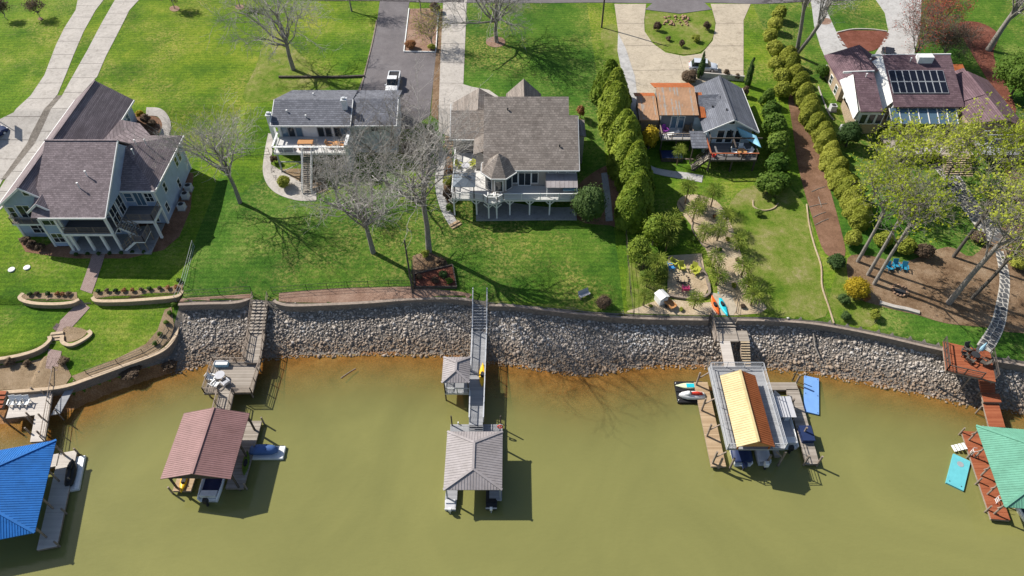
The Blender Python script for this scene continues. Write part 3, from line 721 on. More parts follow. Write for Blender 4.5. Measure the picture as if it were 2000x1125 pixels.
# ------------------------------------------------------------------ house parts
def fb(mb, face, x, y, z, u0, u1, v0, v1, n0, n1):
    if face == 'S': mb.box(x + u0, x + u1, y - n1, y - n0, z + v0, z + v1)
    elif face == 'N': mb.box(x + u0, x + u1, y + n0, y + n1, z + v0, z + v1)
    elif face == 'E': mb.box(x + n0, x + n1, y + u0, y + u1, z + v0, z + v1)
    else: mb.box(x - n1, x - n0, y + u0, y + u1, z + v0, z + v1)
def window(par, face, x, y, z, w, h, cols=2, rows=2, mat='glass', name='window', frame='white'):
    mb = MB(); f = .1
    for a in ((-w/2 - f, w/2 + f, -f, 0), (-w/2 - f, w/2 + f, h, h + f), (-w/2 - f, -w/2, 0, h), (w/2, w/2 + f, 0, h)): fb(mb, face, x, y, z, *a, -.05, .07)
    for c in range(1, cols): fb(mb, face, x, y, z, -w/2 + w*c/cols - .035, -w/2 + w*c/cols + .035, 0, h, .0, .05)
    for r in range(1, rows): fb(mb, face, x, y, z, -w/2, w/2, h*r/rows - .03, h*r/rows + .03, .0, .045)
    o = mb.build(name, M[frame], par)
    mb = MB(); fb(mb, face, x, y, z, -w/2, w/2, 0, h, -.04, .02); mb.build('pane', M[mat], o)
    return o
def vent_pipe(par, x, y, z, mat='white', h=.5):
    mb = MB(); mb.cyl((x, y, z - .3), (x, y, z + h), .07, .07, 8); mb.cyl((x, y, z + h), (x, y, z + h + .12), .13, .13, 8); return mb.build('vent_pipe', M[mat], par)
def chimney(par, x0, x1, y0, y1, z0, z1, mat='white'):
    mb = MB(); mb.box(x0, x1, y0, y1, z0, z1); c = mb.build('chimney', M[mat], par)
    mb = MB(); mb.box(x0 - .1, x1 + .1, y0 - .1, y1 + .1, z1, z1 + .12); mb.box((x0+x1)/2 - .2, (x0+x1)/2 + .2, (y0+y1)/2 - .2, (y0+y1)/2 + .2, z1 + .12, z1 + .4); mb.build('chimney_cap', M['alu'], c)
def railing(par, pts, h=1.05, mat='white', post=1.8, bal=.14, name='railing', pm=None, thick=.09, rails=1, topw=.12):
    mb = MB()
    for (a, b) in zip(pts[:-1], pts[1:]):
        a = Vector(a); b = Vector(b); L = (b - a).length; up = Vector((0, 0, h))
        mb.bar(a + up, b + up, topw, .07); mb.bar(a + Vector((0, 0, .12)), b + Vector((0, 0, .12)), .06, .06)
        n_ = max(1, int(round(L / post)))
        for k in range(n_ + 1):
            p = a + (b - a) * (k / n_); mb.bar(p, p + up + Vector((0, 0, .08)), thick)
        if bal:
            m = int(L / bal)
            for k in range(1, m): p = a + (b - a) * (k / m); mb.bar(p + Vector((0, 0, .12)), p + up, .035)
        else:
            for r in range(1, rails + 1): e = Vector((0, 0, h * r / (rails + 1))); mb.bar(a + e, b + e, .04)
    return mb.build(name, M[mat], par)
def deck_floor(par, x0, x1, y0, y1, z, mat, t=.3, rim='white', axis='y', pitch=.15, poly=None):
    mb = MB(); mb.box(x0, x1, y0, y1, z - t, z - .045); d = mb.build('deck_frame', M[rim], par)
    mb = MB()
    if axis == 'y':
        n_ = max(1, int((y1 - y0) / pitch)); s = (y1 - y0) / n_
        for k in range(n_): mb.box(x0 - .03, x1 + .03, y0 + k * s + .006, y0 + (k + 1) * s - .006, z - .042, z)
    else:
        n_ = max(1, int((x1 - x0) / pitch)); s = (x1 - x0) / n_
        for k in range(n_): mb.box(x0 + k * s + .006, x0 + (k + 1) * s - .006, y0 - .03, y1 + .03, z - .042, z)
    p = mb.build('planks', M[mat], d); p['kind'] = 'stuff'
    return d
def post(par, x, y, z0, z1, w=.2, mat='white', name='post'):
    mb = MB(); mb.box(x - w/2, x + w/2, y - w/2, y + w/2, z0, z1); return mb.build(name, M[mat], par)
def ypost(par, x, y, z0, z1, mat='white'):
    mb = MB(); mb.box(x - .1, x + .1, y - .1, y + .1, z0, z1)
    for s in (-1, 1): mb.bar((x, y, z1 - .75), (x + s * .65, y, z1 - .04), .1)
    return mb.build('post', M[mat], par)
def stair(par, x0, x1, y0, y1, z0, z1, axis, mat='deck_dark', smat='white', rail=None):
    """flight rising from z0 (at x0 / y0) to z1 (at x1 / y1)"""
    n_ = max(3, int(round((z1 - z0) / .18)))
    st = MB()
    if axis == 'x':
        for yy in (y0, y1): st.bar((x0, yy, z0 - .1), (x1, yy, z1 - .1), .06, .3)
    else:
        for xx in (x0, x1): st.bar((xx, y0, z0 - .1), (xx, y1, z1 - .1), .06, .3)
    s = st.build('stair_stringer', M[smat], par)
    for k in range(n_):
        t0 = k / n_; t1 = (k + 1) / n_; z = z0 + (z1 - z0) * t1; mb = MB()
        if axis == 'x': mb.box(x0 + (x1 - x0) * t0, x0 + (x1 - x0) * t1, y0, y1, z - .06, z)
        else: mb.box(x0, x1, y0 + (y1 - y0) * t0, y0 + (y1 - y0) * t1, z - .06, z)
        mb.build('tread', M[mat], s)
    if rail:
        sides = ((y0, y1) if axis == 'x' else (x0, x1))
        for q in sides:
            mb = MB(); a = Vector((x0, q, z0) if axis == 'x' else (q, y0, z0)); b = Vector((x1, q, z1) if axis == 'x' else (q, y1, z1))
            for e in (.5, 1.0): mb.bar(a + Vector((0, 0, e)), b + Vector((0, 0, e)), .06)
            for k in range(4): p = a + (b - a) * k / 3; mb.bar(p, p + Vector((0, 0, 1.05)), .08)
            mb.build('stair_rail', M[rail], s)
def rib_plane(mb, pts, down, pitch, w=.045, h=.032):
    """raised seams on a convex roof plane pts running along 'down'"""
    p0 = Vector(pts[0]); nrm = (Vector(pts[1]) - p0).cross(Vector(pts[2]) - p0).normalized()
    if nrm.z < 0: nrm = -nrm
    d = Vector(down).normalized(); d = (d - nrm * d.dot(nrm)).normalized(); s = d.cross(nrm).normalized()
    uv = [((Vector(p) - p0).dot(s), (Vector(p) - p0).dot(d)) for p in pts]
    u0, u1 = min(u for u, _ in uv), max(u for u, _ in uv); n_ = max(1, int((u1 - u0) / pitch))
    for k in range(n_ + 1):
        u = u0 + .02 + (u1 - u0 - .04) * k / n_; ts = []
        for i in range(len(uv)):
            (a, b), (c, e) = uv[i], uv[(i + 1) % len(uv)]
            if (a - u) * (c - u) < 0: ts.append(b + (e - b) * (u - a) / (c - a))
        if len(ts) < 2: continue
        v0, v1 = min(ts), max(ts)
        if v1 - v0 < .15: continue
        A = p0 + s * u + d * v0; B = p0 + s * u + d * v1; o = s * (w / 2); up = nrm * h
        mb.add([A - o, A + o, B + o, B - o, A - o*.6 + up, A + o*.6 + up, B + o*.6 + up, B - o*.6 + up], [(4,5,6,7),(0,1,5,4),(1,2,6,5),(2,3,7,6),(3,0,4,7)])
def metal_planes(par, planes, mat, pitch=.24, t=.08, name='roof', ribmat=None, ridge=()):
    mb = MB()
    for pts, _ in planes: mb.slab(pts, t)
    r = mb.build(name, M[mat], par)
    mb = MB()
    for pts, down in planes: rib_plane(mb, pts, down, pitch)
    b = mb.build('roof_seams', M[ribmat or mat], r); b['kind'] = 'stuff'
    if ridge:
        mb = MB()
        for a, c in ridge: mb.bar(Vector(a) + Vector((0, 0, .03)), Vector(c) + Vector((0, 0, .03)), .26, .09)
        mb.build('ridge_cap', M[mat], r)
    return r
def hip_planes(x0, x1, y0, y1, ze, zr, inset, axis='y'):
    if axis == 'y':
        xm = (x0 + x1) / 2; a = (xm, y0 + inset, zr); b = (xm, y1 - inset, zr)
        return [([(x0,y0,ze),(x1,y0,ze),a], (0,-1,0)), ([(x1,y1,ze),(x0,y1,ze),b], (0,1,0)), ([(x0,y1,ze),(x0,y0,ze),a,b], (-1,0,0)), ([(x1,y0,ze),(x1,y1,ze),b,a], (1,0,0))], [(a, b), ((x0,y0,ze), a), ((x1,y0,ze), a), ((x0,y1,ze), b), ((x1,y1,ze), b)]
    ym = (y0 + y1) / 2; a = (x0 + inset, ym, zr); b = (x1 - inset, ym, zr)
    return [([(x0,y1,ze),(x0,y0,ze),a], (-1,0,0)), ([(x1,y0,ze),(x1,y1,ze),b], (1,0,0)), ([(x0,y0,ze),(x1,y0,ze),b,a], (0,-1,0)), ([(x1,y1,ze),(x0,y1,ze),a,b], (0,1,0))], [(a, b), ((x0,y0,ze), a), ((x0,y1,ze), a), ((x1,y0,ze), b), ((x1,y1,ze), b)]
def roof(par, planes, mat, t=.2, name='roof'):
    mb = MB()
    for p in planes: mb.slab(p, t)
    return mb.build(name, M[mat], par)
def trim(par, lines, mat='white', w=.12, h=.24, name='fascia'):
    for a, b in lines: mb = MB(); mb.bar(a, b, w, h); o = mb.build(name, M[mat], par)
    return o
def chair(label, x, y, z, rz, mat, group=None, low=True):
    o = thing('lounge_chair' if low else 'chair', label, 'chair', (x, y, z), rz, group)
    mb = MB(); mb.slab([(-.32,-.35,.40),(.32,-.35,.40),(.32,.28,.30),(-.32,.28,.30)], .05); mb.build('seat', M[mat], o)
    mb = MB(); mb.add([(-.32,.26,.30),(.32,.26,.30),(.36,.55,1.02),(-.36,.55,1.02),(-.32,.31,.28),(.32,.31,.28),(.36,.60,1.0),(-.36,.60,1.0)], [(0,1,2,3),(7,6,5,4),(0,4,5,1),(1,5,6,2),(2,6,7,3),(3,7,4,0)]); mb.build('backrest', M[mat], o)
    for s in (-1, 1):
        mb = MB(); mb.box(s*.32, s*.46, -.42, .34, .58, .62); mb.build('armrest', M[mat], o)
        for yy in (-.34, .26): mb = MB(); mb.box(s*.34, s*.41, yy - .04, yy + .04, 0, .58); mb.build('leg', M[mat], o)
    return o
def table(label, x, y, z, w, d, h, mat, legmat=None, rnd=False, rz=0):
    o = thing('patio_table', label, 'table', (x, y, z), rz)
    if rnd: mb = MB(); mb.cyl((0, 0, h - .05), (0, 0, h), w / 2, w / 2, 18); mb.build('tabletop', M[mat], o)
    else:
        n_ = 5
        for k in range(n_): mb = MB(); mb.box(-w/2, w/2, -d/2 + d*k/n_ + .01, -d/2 + d*(k+1)/n_ - .01, h - .05, h); mb.build('slat', M[mat], o)
    for sx in (-1, 1):
        for sy in (-1, 1):
            k = .6 if rnd else .85
            mb = MB(); mb.box(sx*w/2*k - .04, sx*w/2*k + .04, sy*(w if rnd else d)/2*k - .04, sy*(w if rnd else d)/2*k + .04, 0, h - .05); mb.build('leg', M[legmat or mat], o)
    return o
def ac_unit(label, x, y, z, s=.9):
    o = thing('air_conditioner', label, 'air conditioner', (x, y, z))
    mb = MB(); mb.box(-s/2, s/2, -s/2, s/2, .08, s); mb.build('case', M['ac'], o)
    mb = MB(); mb.cyl((0, 0, s), (0, 0, s + .04), s*.4, s*.4, 16); mb.build('fan_grille', M['dark_rubber'], o)
    mb = MB(); mb.box(-s/2 - .1, s/2 + .1, -s/2 - .1, s/2 + .1, -.1, .08); mb.build('pad', M['patio'], o)

# ------------------------------------------------------------------ blue grey house on the left
h1 = thing('house', 'blue-grey house with brown shingle roofs, double decks and outdoor stair on the far left', 'house', (-57, 76, 5), world=True)
w_ = MB()
w_.solid(-66.2, -58.3, 69.9, 93.4, 3.6, 10.85, 13.75, 'y')
w_.solid(-60.0, -51.75, 72.0, 80.6, 3.6, 11.1, 15.6, 'x'); w_.box(-60.0, -51.76, 70.2, 72.0, 3.6, 11.0)
w_.solid(-61.3, -58.7, 68.1, 72, 3.6, 11.3, 12.45, 'y')
w_.box(-52.3, -47.6, 72.5, 83.6, 3.6, 11.05)
w_.box(-58.4, -53.5, 80.0, 84.3, 3.6, 10.2); w_.box(-58.4, -55.6, 84.3, 88.0, 5, 9.8)
wl = w_.build('wall', M['h1siding'], h1)
# main east gable sits proud at the front over the covered deck
mb = MB(); mb.add([(-51.8,67.0,10.95),(-51.8,72.5,10.95),(-51.8,76.3,15.55),(-51.62,67.0,10.95),(-51.62,72.5,10.95),(-51.62,76.3,15.55),(-51.8,67.0,11.15),(-51.62,67.0,11.15)], [(0,1,2,6),(3,7,5,4),(0,3,4,1),(1,4,5,2),(2,5,7,6),(6,7,3,0)]); mb.build('gable_panel', M['h1siding'], h1)
rf = roof(h1, [[(-66.75,69.2,10.62),(-62.25,69.2,14.0),(-62.25,93.9,14.0),(-66.75,93.9,10.62)][::-1],
               [(-57.75,69.2,10.62),(-57.75,93.9,10.62),(-62.25,93.9,14.0),(-62.25,69.2,14.0)],
               [(-60.9,66.7,11.15),(-51.5,66.7,11.15),(-51.5,76.3,16.05),(-60.9,76.3,16.05)],
               [(-60.9,76.3,16.05),(-51.5,76.3,16.05),(-51.5,81.2,11.3),(-60.9,81.2,11.3)],
               [(-61.75,67.7,11.25),(-60.0,67.7,12.65),(-60.0,73.5,12.65),(-61.75,73.5,11.25)][::-1],
               [(-58.25,67.7,11.25),(-58.25,73.5,11.25),(-60.0,73.5,12.65),(-60.0,67.7,12.65)],
               [(-52.2,72.0,11.1),(-47.0,72.0,11.1),(-52.2,78.1,14.1)],
               [(-47.0,72.0,11.1),(-47.0,84.2,11.1),(-52.2,78.1,14.1)],
               [(-47.0,84.2,11.1),(-52.2,84.2,11.1),(-52.2,78.1,14.1)],
               [(-57.8,80.9,11.6),(-52.1,80.9,11.3),(-51.6,84.4,10.35)],[(-57.8,80.9,11.6),(-51.6,84.4,10.35),(-55.2,88.6,10.1),(-57.8,88.6,10.75)]], 'h1roof', .18)
trim(h1, [((-60.0,66.66,11.05),(-51.5,66.66,11.05)), ((-51.45,66.66,11.05),(-51.45,76.3,15.95)), ((-52.2,71.96,11.0),(-46.96,71.96,11.0)), ((-46.96,71.96,11.0),(-46.96,84.2,11.0)),
          ((-66.75,69.15,10.5),(-62.25,69.15,13.88)), ((-62.25,69.15,13.88),(-59.9,69.15,12.1)), ((-61.75,67.65,11.12),(-60,67.65,12.52)), ((-60,67.65,12.52),(-58.25,67.65,11.12)), ((-57.7,84.5,10.52),(-57.7,93.9,10.52)), ((-66.8,69.2,10.5),(-66.8,93.9,10.5))], 'white', .1, .26)
trim(h1, [((-61.0,76.3,16.08),(-51.5,76.3,16.08)), ((-62.25,69.2,14.03),(-62.25,93.9,14.03)), ((-52.2,78.1,14.13),(-47.0,72.0,11.13))], 'h1roof', .25, .08, 'ridge_cap')
for px_ in [(-55.3, 70.3, 13.3), (-54.6, 71.8, 14.0), (-50.0, 79.6, 13.2), (-50.9, 78.8, 13.7), (-50.6, 76.9, 13.6), (-59.6, 75.0, 12.1)]: vent_pipe(h1, *px_)
# corner boards and windows
for (cx, cy, z1) in [(-66.2,69.9,10.8),(-61.3,68.1,11.2),(-58.7,68.1,11.2),(-47.6,72.5,11.0),(-47.6,83.6,11.0)]: mb = MB(); mb.box(cx - .13, cx + .13, cy - .13, cy + .13, 4.8, z1); mb.build('corner_board', M['white'], h1)
window(h1, 'S', -62.3, 69.9, 12.15, .7, .6, 1, 1)
window(h1, 'S', -60.0, 68.1, 8.7, 2.0, 1.6, 2, 2); window(h1, 'S', -59.9, 68.1, 5.6, 2.1, 1.5, 3, 2)
window(h1, 'S', -63.9, 69.9, 8.4, 1.6, 2.0, 2, 1); window(h1, 'S', -65.6, 69.9, 8.4, .7, 1.7, 1, 2); window(h1, 'S', -62.2, 69.9, 8.4, .6, 1.7, 1, 2)
window(h1, 'S', -63.6, 69.9, 5.6, 1.9, 1.4, 2, 2)
for xx in (-57.6, -54.6): window(h1, 'S', xx, 70.2, 8.3, 2.2, 2.1, 2, 1)
for xx in (-57.3, -54.2): window(h1, 'S', xx, 70.2, 5.4, 2.2, 2.1, 2, 1)
window(h1, 'S', -51.2, 72.5, 8.9, .95, 1.4, 1, 2, 'glass_blue'); window(h1, 'S', -48.5, 72.5, 8.9, 1.0, 1.4, 2, 2)
window(h1, 'S', -49.85, 72.5, 8.25, 1.2, 2.15, 2, 1, 'glass_blue', 'door')
window(h1, 'S', -49.8, 72.5, 5.3, 2.4, 2.1, 2, 1)
for (yy, zz) in ((80.6, 8.5), (81.9, 8.5), (75.4, 8.2), (73.9, 5.9), (79.0, 5.9)): window(h1, 'E', -47.6, yy, zz, .75, 1.4, 1, 2)
window(h1, 'E', -58.3, 91.2, 8.6, .8, 1.2, 1, 2, 'glass_blue')
for (yy, zz, ww, hh) in ((69.0, 8.3, 1.5, 2.6), (71.0, 8.3, 1.3, 2.6)): window(h1, 'E', -51.74, yy, zz, ww, hh, 2, 2)
# covered deck in front
deck_floor(h1, -58.6, -51.75, 67.0, 70.15, 8.1, 'deck_dark'); mb = MB(); mb.box(-58.6, -51.75, 66.94, 67.02, 7.75, 8.12); mb.build('beam', M['white'], h1)
for xx in (-57.7, -55.6, -53.7, -51.95): post(h1, xx, 67.15, 4.9, 8.0 if xx < -52.5 else 11.0, .3)
for xx in (-58.4,): post(h1, xx, 67.15, 4.9, 11.0, .3)
railing(h1, [(-58.5, 67.1, 8.1), (-52.0, 67.1, 8.1)], 1.0, 'timber', 2.1, 0, rails=3, thick=.07, topw=.08)
deck_floor(h1, -51.7, -47.4, 69.5, 72.45, 8.1, 'deck_dark'); mb = MB(); mb.box(-51.7, -47.35, 69.42, 69.52, 7.7, 8.12); mb.box(-47.42, -47.32, 69.42, 72.4, 7.7, 8.12); mb.build('beam', M['white'], h1)
post(h1, -47.5, 69.6, 4.9, 7.8, .3); post(h1, -51.6, 69.6, 4.9, 7.8, .3)
railing(h1, [(-50.6, 69.55, 8.1), (-47.45, 69.55, 8.1), (-47.45, 72.2, 8.1)], 1.0, 'timber', 1.7, 0, rails=3, thick=.07, topw=.08)
stair(h1, -49.6, -51.6, 68.2, 69.3, 6.7, 8.1, 'x', 'deck_dark', 'white', 'timber')
deck_floor(h1, -49.6, -48.3, 67.0, 69.3, 6.65, 'deck_dark', .2); railing(h1, [(-48.35, 69.3, 6.65), (-48.35, 67.05, 6.65), (-49.6, 67.05, 6.65)], 1.0, 'timber', 1.3, 0, rails=3, thick=.07, topw=.08)
stair(h1, -51.6, -49.6, 67.0, 68.0, 5.0, 6.65, 'x', 'deck_dark', 'white', 'timber')
for (xx, yy) in ((-48.45, 67.1), (-48.45, 69.2), (-49.5, 67.1)): post(h1, xx, yy, 4.9, 6.5, .12, 'timber')
# corner balcony on the left
deck_floor(h1, -65.9, -61.6, 68.9, 69.85, 8.1, 'deck_dark'); railing(h1, [(-65.85, 69.8, 8.1), (-65.85, 68.95, 8.1), (-61.65, 68.95, 8.1)], 1.0, 'timber', 1.5, 0, rails=2, thick=.07)
mb = MB(); mb.slab([(-58.8,66.6,5.02),(-48.0,66.6,5.02),(-48.0,72.4,5.02),(-58.8,70.1,5.02)], .5); mb.build('patio', M['patio'], h1)
for k, (xx, yy) in enumerate(((-46.6, 79.2), (-46.6, 77.6), (-46.5, 75.4))): ac_unit(('white air conditioner at the back right wall of the blue-grey house', 'grey air conditioner in the middle beside the blue-grey house wall', 'white air conditioner nearest the lake beside the blue-grey house')[k], xx, yy, zt(xx, yy))

# ------------------------------------------------------------------ white house with grey roof
h2 = thing('house', 'white house with low grey shingle roof and raised deck behind bare trees', 'house', (-28, 88, 6), world=True)
mb = MB(); mb.solid(-34.2, -23.9, 86.7, 94.0, 4.2, 11.35, 12.75, 'x'); mb.solid(-23.9, -17.2, 87.0, 94.6, 4.6, 11.15, 12.6, 'x'); mb.build('wall', M['h2wall'], h2)
rf = roof(h2, [[(-34.9,86.1,11.45),(-23.4,86.1,11.45),(-23.4,90.4,13.05),(-34.9,90.4,13.05)], [(-34.9,90.4,13.05),(-23.4,90.4,13.05),(-23.4,94.6,11.9),(-33.4,94.6,11.9)],
               [(-23.35,86.4,11.25),(-16.8,86.4,11.25),(-16.8,90.8,12.85),(-23.35,90.8,12.85)], [(-23.35,90.8,12.85),(-16.8,90.8,12.85),(-16.8,95.2,11.5),(-23.35,95.2,11.5)]], 'h2roof', .18)
trim(h2, [((-34.9,86.06,11.33),(-23.4,86.06,11.33)), ((-23.36,86.06,11.33),(-23.36,90.4,12.93)), ((-23.2,86.36,11.13),(-16.8,86.36,11.13)), ((-16.76,86.36,11.13),(-16.76,90.8,12.72)), ((-34.94,86.06,11.33),(-34.94,90.4,12.93))], 'white', .1, .24)
mb = MB(); mb.box(-24.0, -23.55, 82.9, 86.7, 5.2, 10.4); mb.build('wing_wall', M['h2wall'], h2)
chimney(h2, -24.7, -24.0, 88.6, 89.3, 12.0, 13.9, 'h2wall'); chimney(h2, -35.5, -34.95, 86.9, 87.7, 5.5, 12.5, 'h2wall')
for q in ((-32.8, 88.3, 12.2), (-29.9, 87.4, 11.95), (-29.6, 92.2, 12.5)): vent_pipe(h2, *q, h=.3)
for xx in (-33.3, -32.3, -31.2, -28.0, -26.9, -25.6, -24.6): window(h2, 'S', xx, 86.7, 9.15, .85, 2.0, 1, 1, 'glass_blue' if int(xx * 3) % 2 else 'glass', frame='grey_metal')
window(h2, 'S', -20.2, 87.0, 9.9, .9, .8, 2, 2); window(h2, 'S', -30.5, 86.7, 6.1, 1.8, 2.0, 2, 1); window(h2, 'S', -26.5, 86.7, 6.1, 1.8, 2.0, 2, 1)
deck_floor(h2, -34.3, -23.9, 82.7, 86.6, 9.1, 'deck_light')
railing(h2, [(-34.25, 86.5, 9.1), (-34.25, 82.75, 9.1), (-24.0, 82.75, 9.1)], 1.05, 'white', 1.5, 0, rails=0, topw=.26)
mb = MB()
for k in range(14): xx = -34.0 + k * .75; mb.bar((xx, 82.75, 9.1), (xx, 82.75, 10.1), .05)
mb.build('balusters', M['grey_metal'], h2)['kind'] = 'stuff'
for xx in (-33.9, -30.5, -27.2, -24.3): post(h2, xx, 82.9, 5.2, 8.85, .2, 'grey_metal')
for (x0_, x1_) in ((-33.9, -30.5),): mb = MB(); mb.bar((x0_, 82.9, 7.4), (x1_, 82.9, 7.4), .12); mb.bar((x0_, 82.9, 5.6), (x1_, 82.9, 7.3), .08); mb.build('brace', M['grey_metal'], h2)
stair(h2, -30.0, -28.7, 78.2, 82.6, 5.35, 9.1, 'y', 'wood_grey', 'white', 'white')
t = table('orange wooden picnic table on the white raised deck', -29.9, 84.4, 9.1, 2.2, .95, .76, 'wood_orange')
for s in (-1, 1):
    b = thing('bench', 'orange wooden bench %s the picnic table on the white deck' % ('on the house side of' if s > 0 else 'on the lake side of'), 'bench', (-29.9, 84.4 + s * .85, 9.1))
    mb = MB(); mb.box(-1.0, 1.0, -.15, .15, .42, .47); mb.build('seat', M['wood_orange'], b)
    for q in (-.8, .8): mb = MB(); mb.box(q - .04, q + .04, -.13, .13, 0, .42); mb.build('leg', M['wood_orange'], b)
table('small reddish patio table at the right end of the white deck', -25.4, 84.2, 9.1, 1.0, 1.0, .7, 'wood_orange', rnd=True)
chair('reddish chair left of the small table on the white deck', -26.4, 84.2, 9.1, 1.4, 'wood_orange'); chair('reddish chair right of the small table on the white deck', -24.5, 84.3, 9.1, -1.5, 'wood_orange')
o = thing('sofa', 'dark grey outdoor sofa at the left front corner of the white deck', 'sofa', (-32.6, 83.6, 9.1)); mb = MB(); mb.box(-1.1, 1.1, -.4, .4, .1, .42); mb.build('seat', M['grey_metal'], o); mb = MB(); mb.box(-1.1, 1.1, -.5, -.3, .1, .8); mb.build('backrest', M['grey_metal'], o)
mb = MB(); mb.box(-28.75, -28.35, 0, 0, 0, 0)

# ------------------------------------------------------------------ taupe house in the middle
h3 = thing('house', 'taupe house with weathered shingle roof, turret bay and long white-railed deck in the centre', 'house', (0, 82, 5), world=True)
mb = MB(); mb.box(-3.4, 8.8, 76.75, 83.4, 3.8, 11.3); mb.box(-3.4, 7.6, 83.4, 91.0, 3.8, 11.0); mb.add([(x, y, z) for x in (-3.4, 7.6) for y, z in ((76.75,11.0),(91.0,11.0),(86.2,15.7))], [(0,2,1),(3,4,5),(0,3,5,2),(1,2,5,4),(0,1,4,3)])
mb.box(-8.5, -3.4, 84.2, 90.0, 4.5, 10.9); mb.box(-5.1, -3.4, 80.2, 84.2, 4.2, 10.9)
mb.box(8.6, 10.4, 84.5, 87.5, 5.5, 11.0); mb.build('wall', M['h3wall'], h3)
zs = lambda y: 11.25 + (y - 76.2) * .495
roof(h3, [[(-3.9,76.2,11.25),(9.1,76.2,11.25),(9.1,83.6,zs(83.6)),(7.9,83.6,zs(83.6)),(7.9,86.2,zs(86.2)),(-3.9,86.2,zs(86.2))], [(-3.9,86.2,zs(86.2)),(7.9,86.2,zs(86.2)),(7.9,91.6,11.25),(-3.9,91.6,11.25)],
          [(-8.8,83.4,11.0),(-3.9,83.4,11.0),(-3.9,87.6,13.0),(-8.8,87.6,13.0)], [(-8.8,87.6,13.0),(-3.9,87.6,13.0),(-3.9,90.4,11.2),(-8.8,90.4,11.2)],
          [(-5.4,79.9,11.0),(-3.88,79.9,11.6),(-3.88,83.42,12.0),(-5.4,83.42,11.0)],
          [(8.9,84.0,11.4),(10.6,84.0,11.1),(10.6,88,11.1),(8.9,88,11.4)]], 'h3roof', .2)
for (ax, az, x0_, x1_, y0_, y1_, ze_) in [(-4.95, 13.1, -8.9, -1.1, 87.7, 93.3, 10.6), (1.75, 14.3, -.9, 4.4, 86.6, 93.9, 11.7)]:
    roof(h3, [[(x0_,y0_,ze_),(ax,y0_,az),(ax,y1_,az),(x0_,y1_,ze_)][::-1], [(x1_,y0_,ze_),(x1_,y1_,ze_),(ax,y1_,az),(ax,y0_,az)]], 'h3roof', .15, 'front_gable_roof')
    mb = MB(); mb.solid(x0_ + .35, x1_ - .35, y0_, y1_ - .4, 6, ze_ - .1, az - .25, 'y'); mb.build('front_gable_wall', M['h3wall'], h3)
trim(h3, [((-3.9,76.16,11.1),(9.1,76.16,11.1)), ((9.14,76.16,11.1),(9.14,83.6,zs(83.6) - .15)), ((-8.8,83.36,10.9),(-5.3,83.36,10.9)), ((-8.84,83.4,10.9),(-8.84,88.6,13.4))], 'white', .1, .2)
# turret
oc = [(-1.8 + 2.05 * math.cos(R(22.5 + 45 * k)), 76.9 + 2.05 * math.sin(R(22.5 + 45 * k))) for k in range(8)]
mb = MB(); mb.loft([[(x, y, 8.1) for x, y in oc], [(x, y, 11.0) for x, y in oc]]); mb.build('turret_wall', M['h3wall'], h3)
oo = [(-1.8 + 2.6 * math.cos(R(22.5 + 45 * k)), 76.9 + 2.6 * math.sin(R(22.5 + 45 * k)), 11.0) for k in range(8)]
roof(h3, [[oo[k], oo[(k + 1) % 8], (-1.8, 77.3, 13.2)] for k in range(8)], 'h3roof', .15, 'turret_roof')
trim(h3, [(oo[k], oo[(k + 1) % 8]) for k in range(8)], 'white', .08, .16)
for k in (4, 5, 6):
    a = R(45 * (k + 1)); mx_, my_ = -1.8 + 1.9 * math.cos(a), 76.9 + 1.9 * math.sin(a); tx, ty = -math.sin(a), math.cos(a); nx_, ny_ = math.cos(a), math.sin(a)
    for nm, ww, hh, z0_, dd, mt in (('window', .62, 1.95, 8.45, .05, 'white'), ('pane', .5, 1.7, 8.58, .09, 'glass')):
        mb = MB(); mb.slab([(mx_ + tx*s*ww + nx_*e, my_ + ty*s*ww + ny_*e, z0_ + hh) for s, e in ((-1, -.02), (1, -.02), (1, dd), (-1, dd))], hh); mb.build(nm, M[mt], h3)
window(h3, 'S', 1.75, 76.75, 8.2, 1.6, 2.1, 2, 1, 'glass', 'sliding_door'); window(h3, 'S', .35, 76.75, 8.6, .8, 1.7, 1, 1); window(h3, 'S', 3.15, 76.75, 8.6, .8, 1.7, 1, 1)
window(h3, 'S', 1.75, 76.75, 10.45, 3.6, .35, 4, 1); 
for xx in (5.5, 6.9, 8.2): window(h3, 'S', xx, 76.75, 10.4, 1.0, .38, 1, 1)
for xx in (-2.2, 1.5, 5.2): window(h3, 'S', xx, 76.75, 5.3, 1.7, 2.0, 2, 1)
vent_pipe(h3, 6.5, 79.3, 12.8, 'black', .15); vent_pipe(h3, -.6, 84.3, 15.3, 'black', .15)
# screened shed roof of the right end
metal_planes(h3, [([(4.6,74.3,9.75),(8.9,74.3,9.75),(8.9,76.7,10.3),(4.6,76.7,10.3)], (0,-1,0))], 'roof_grey', .6, .07, 'porch_roof')
for xx in (4.75, 8.75): post(h3, xx, 74.4, 8.1, 9.7, .12)
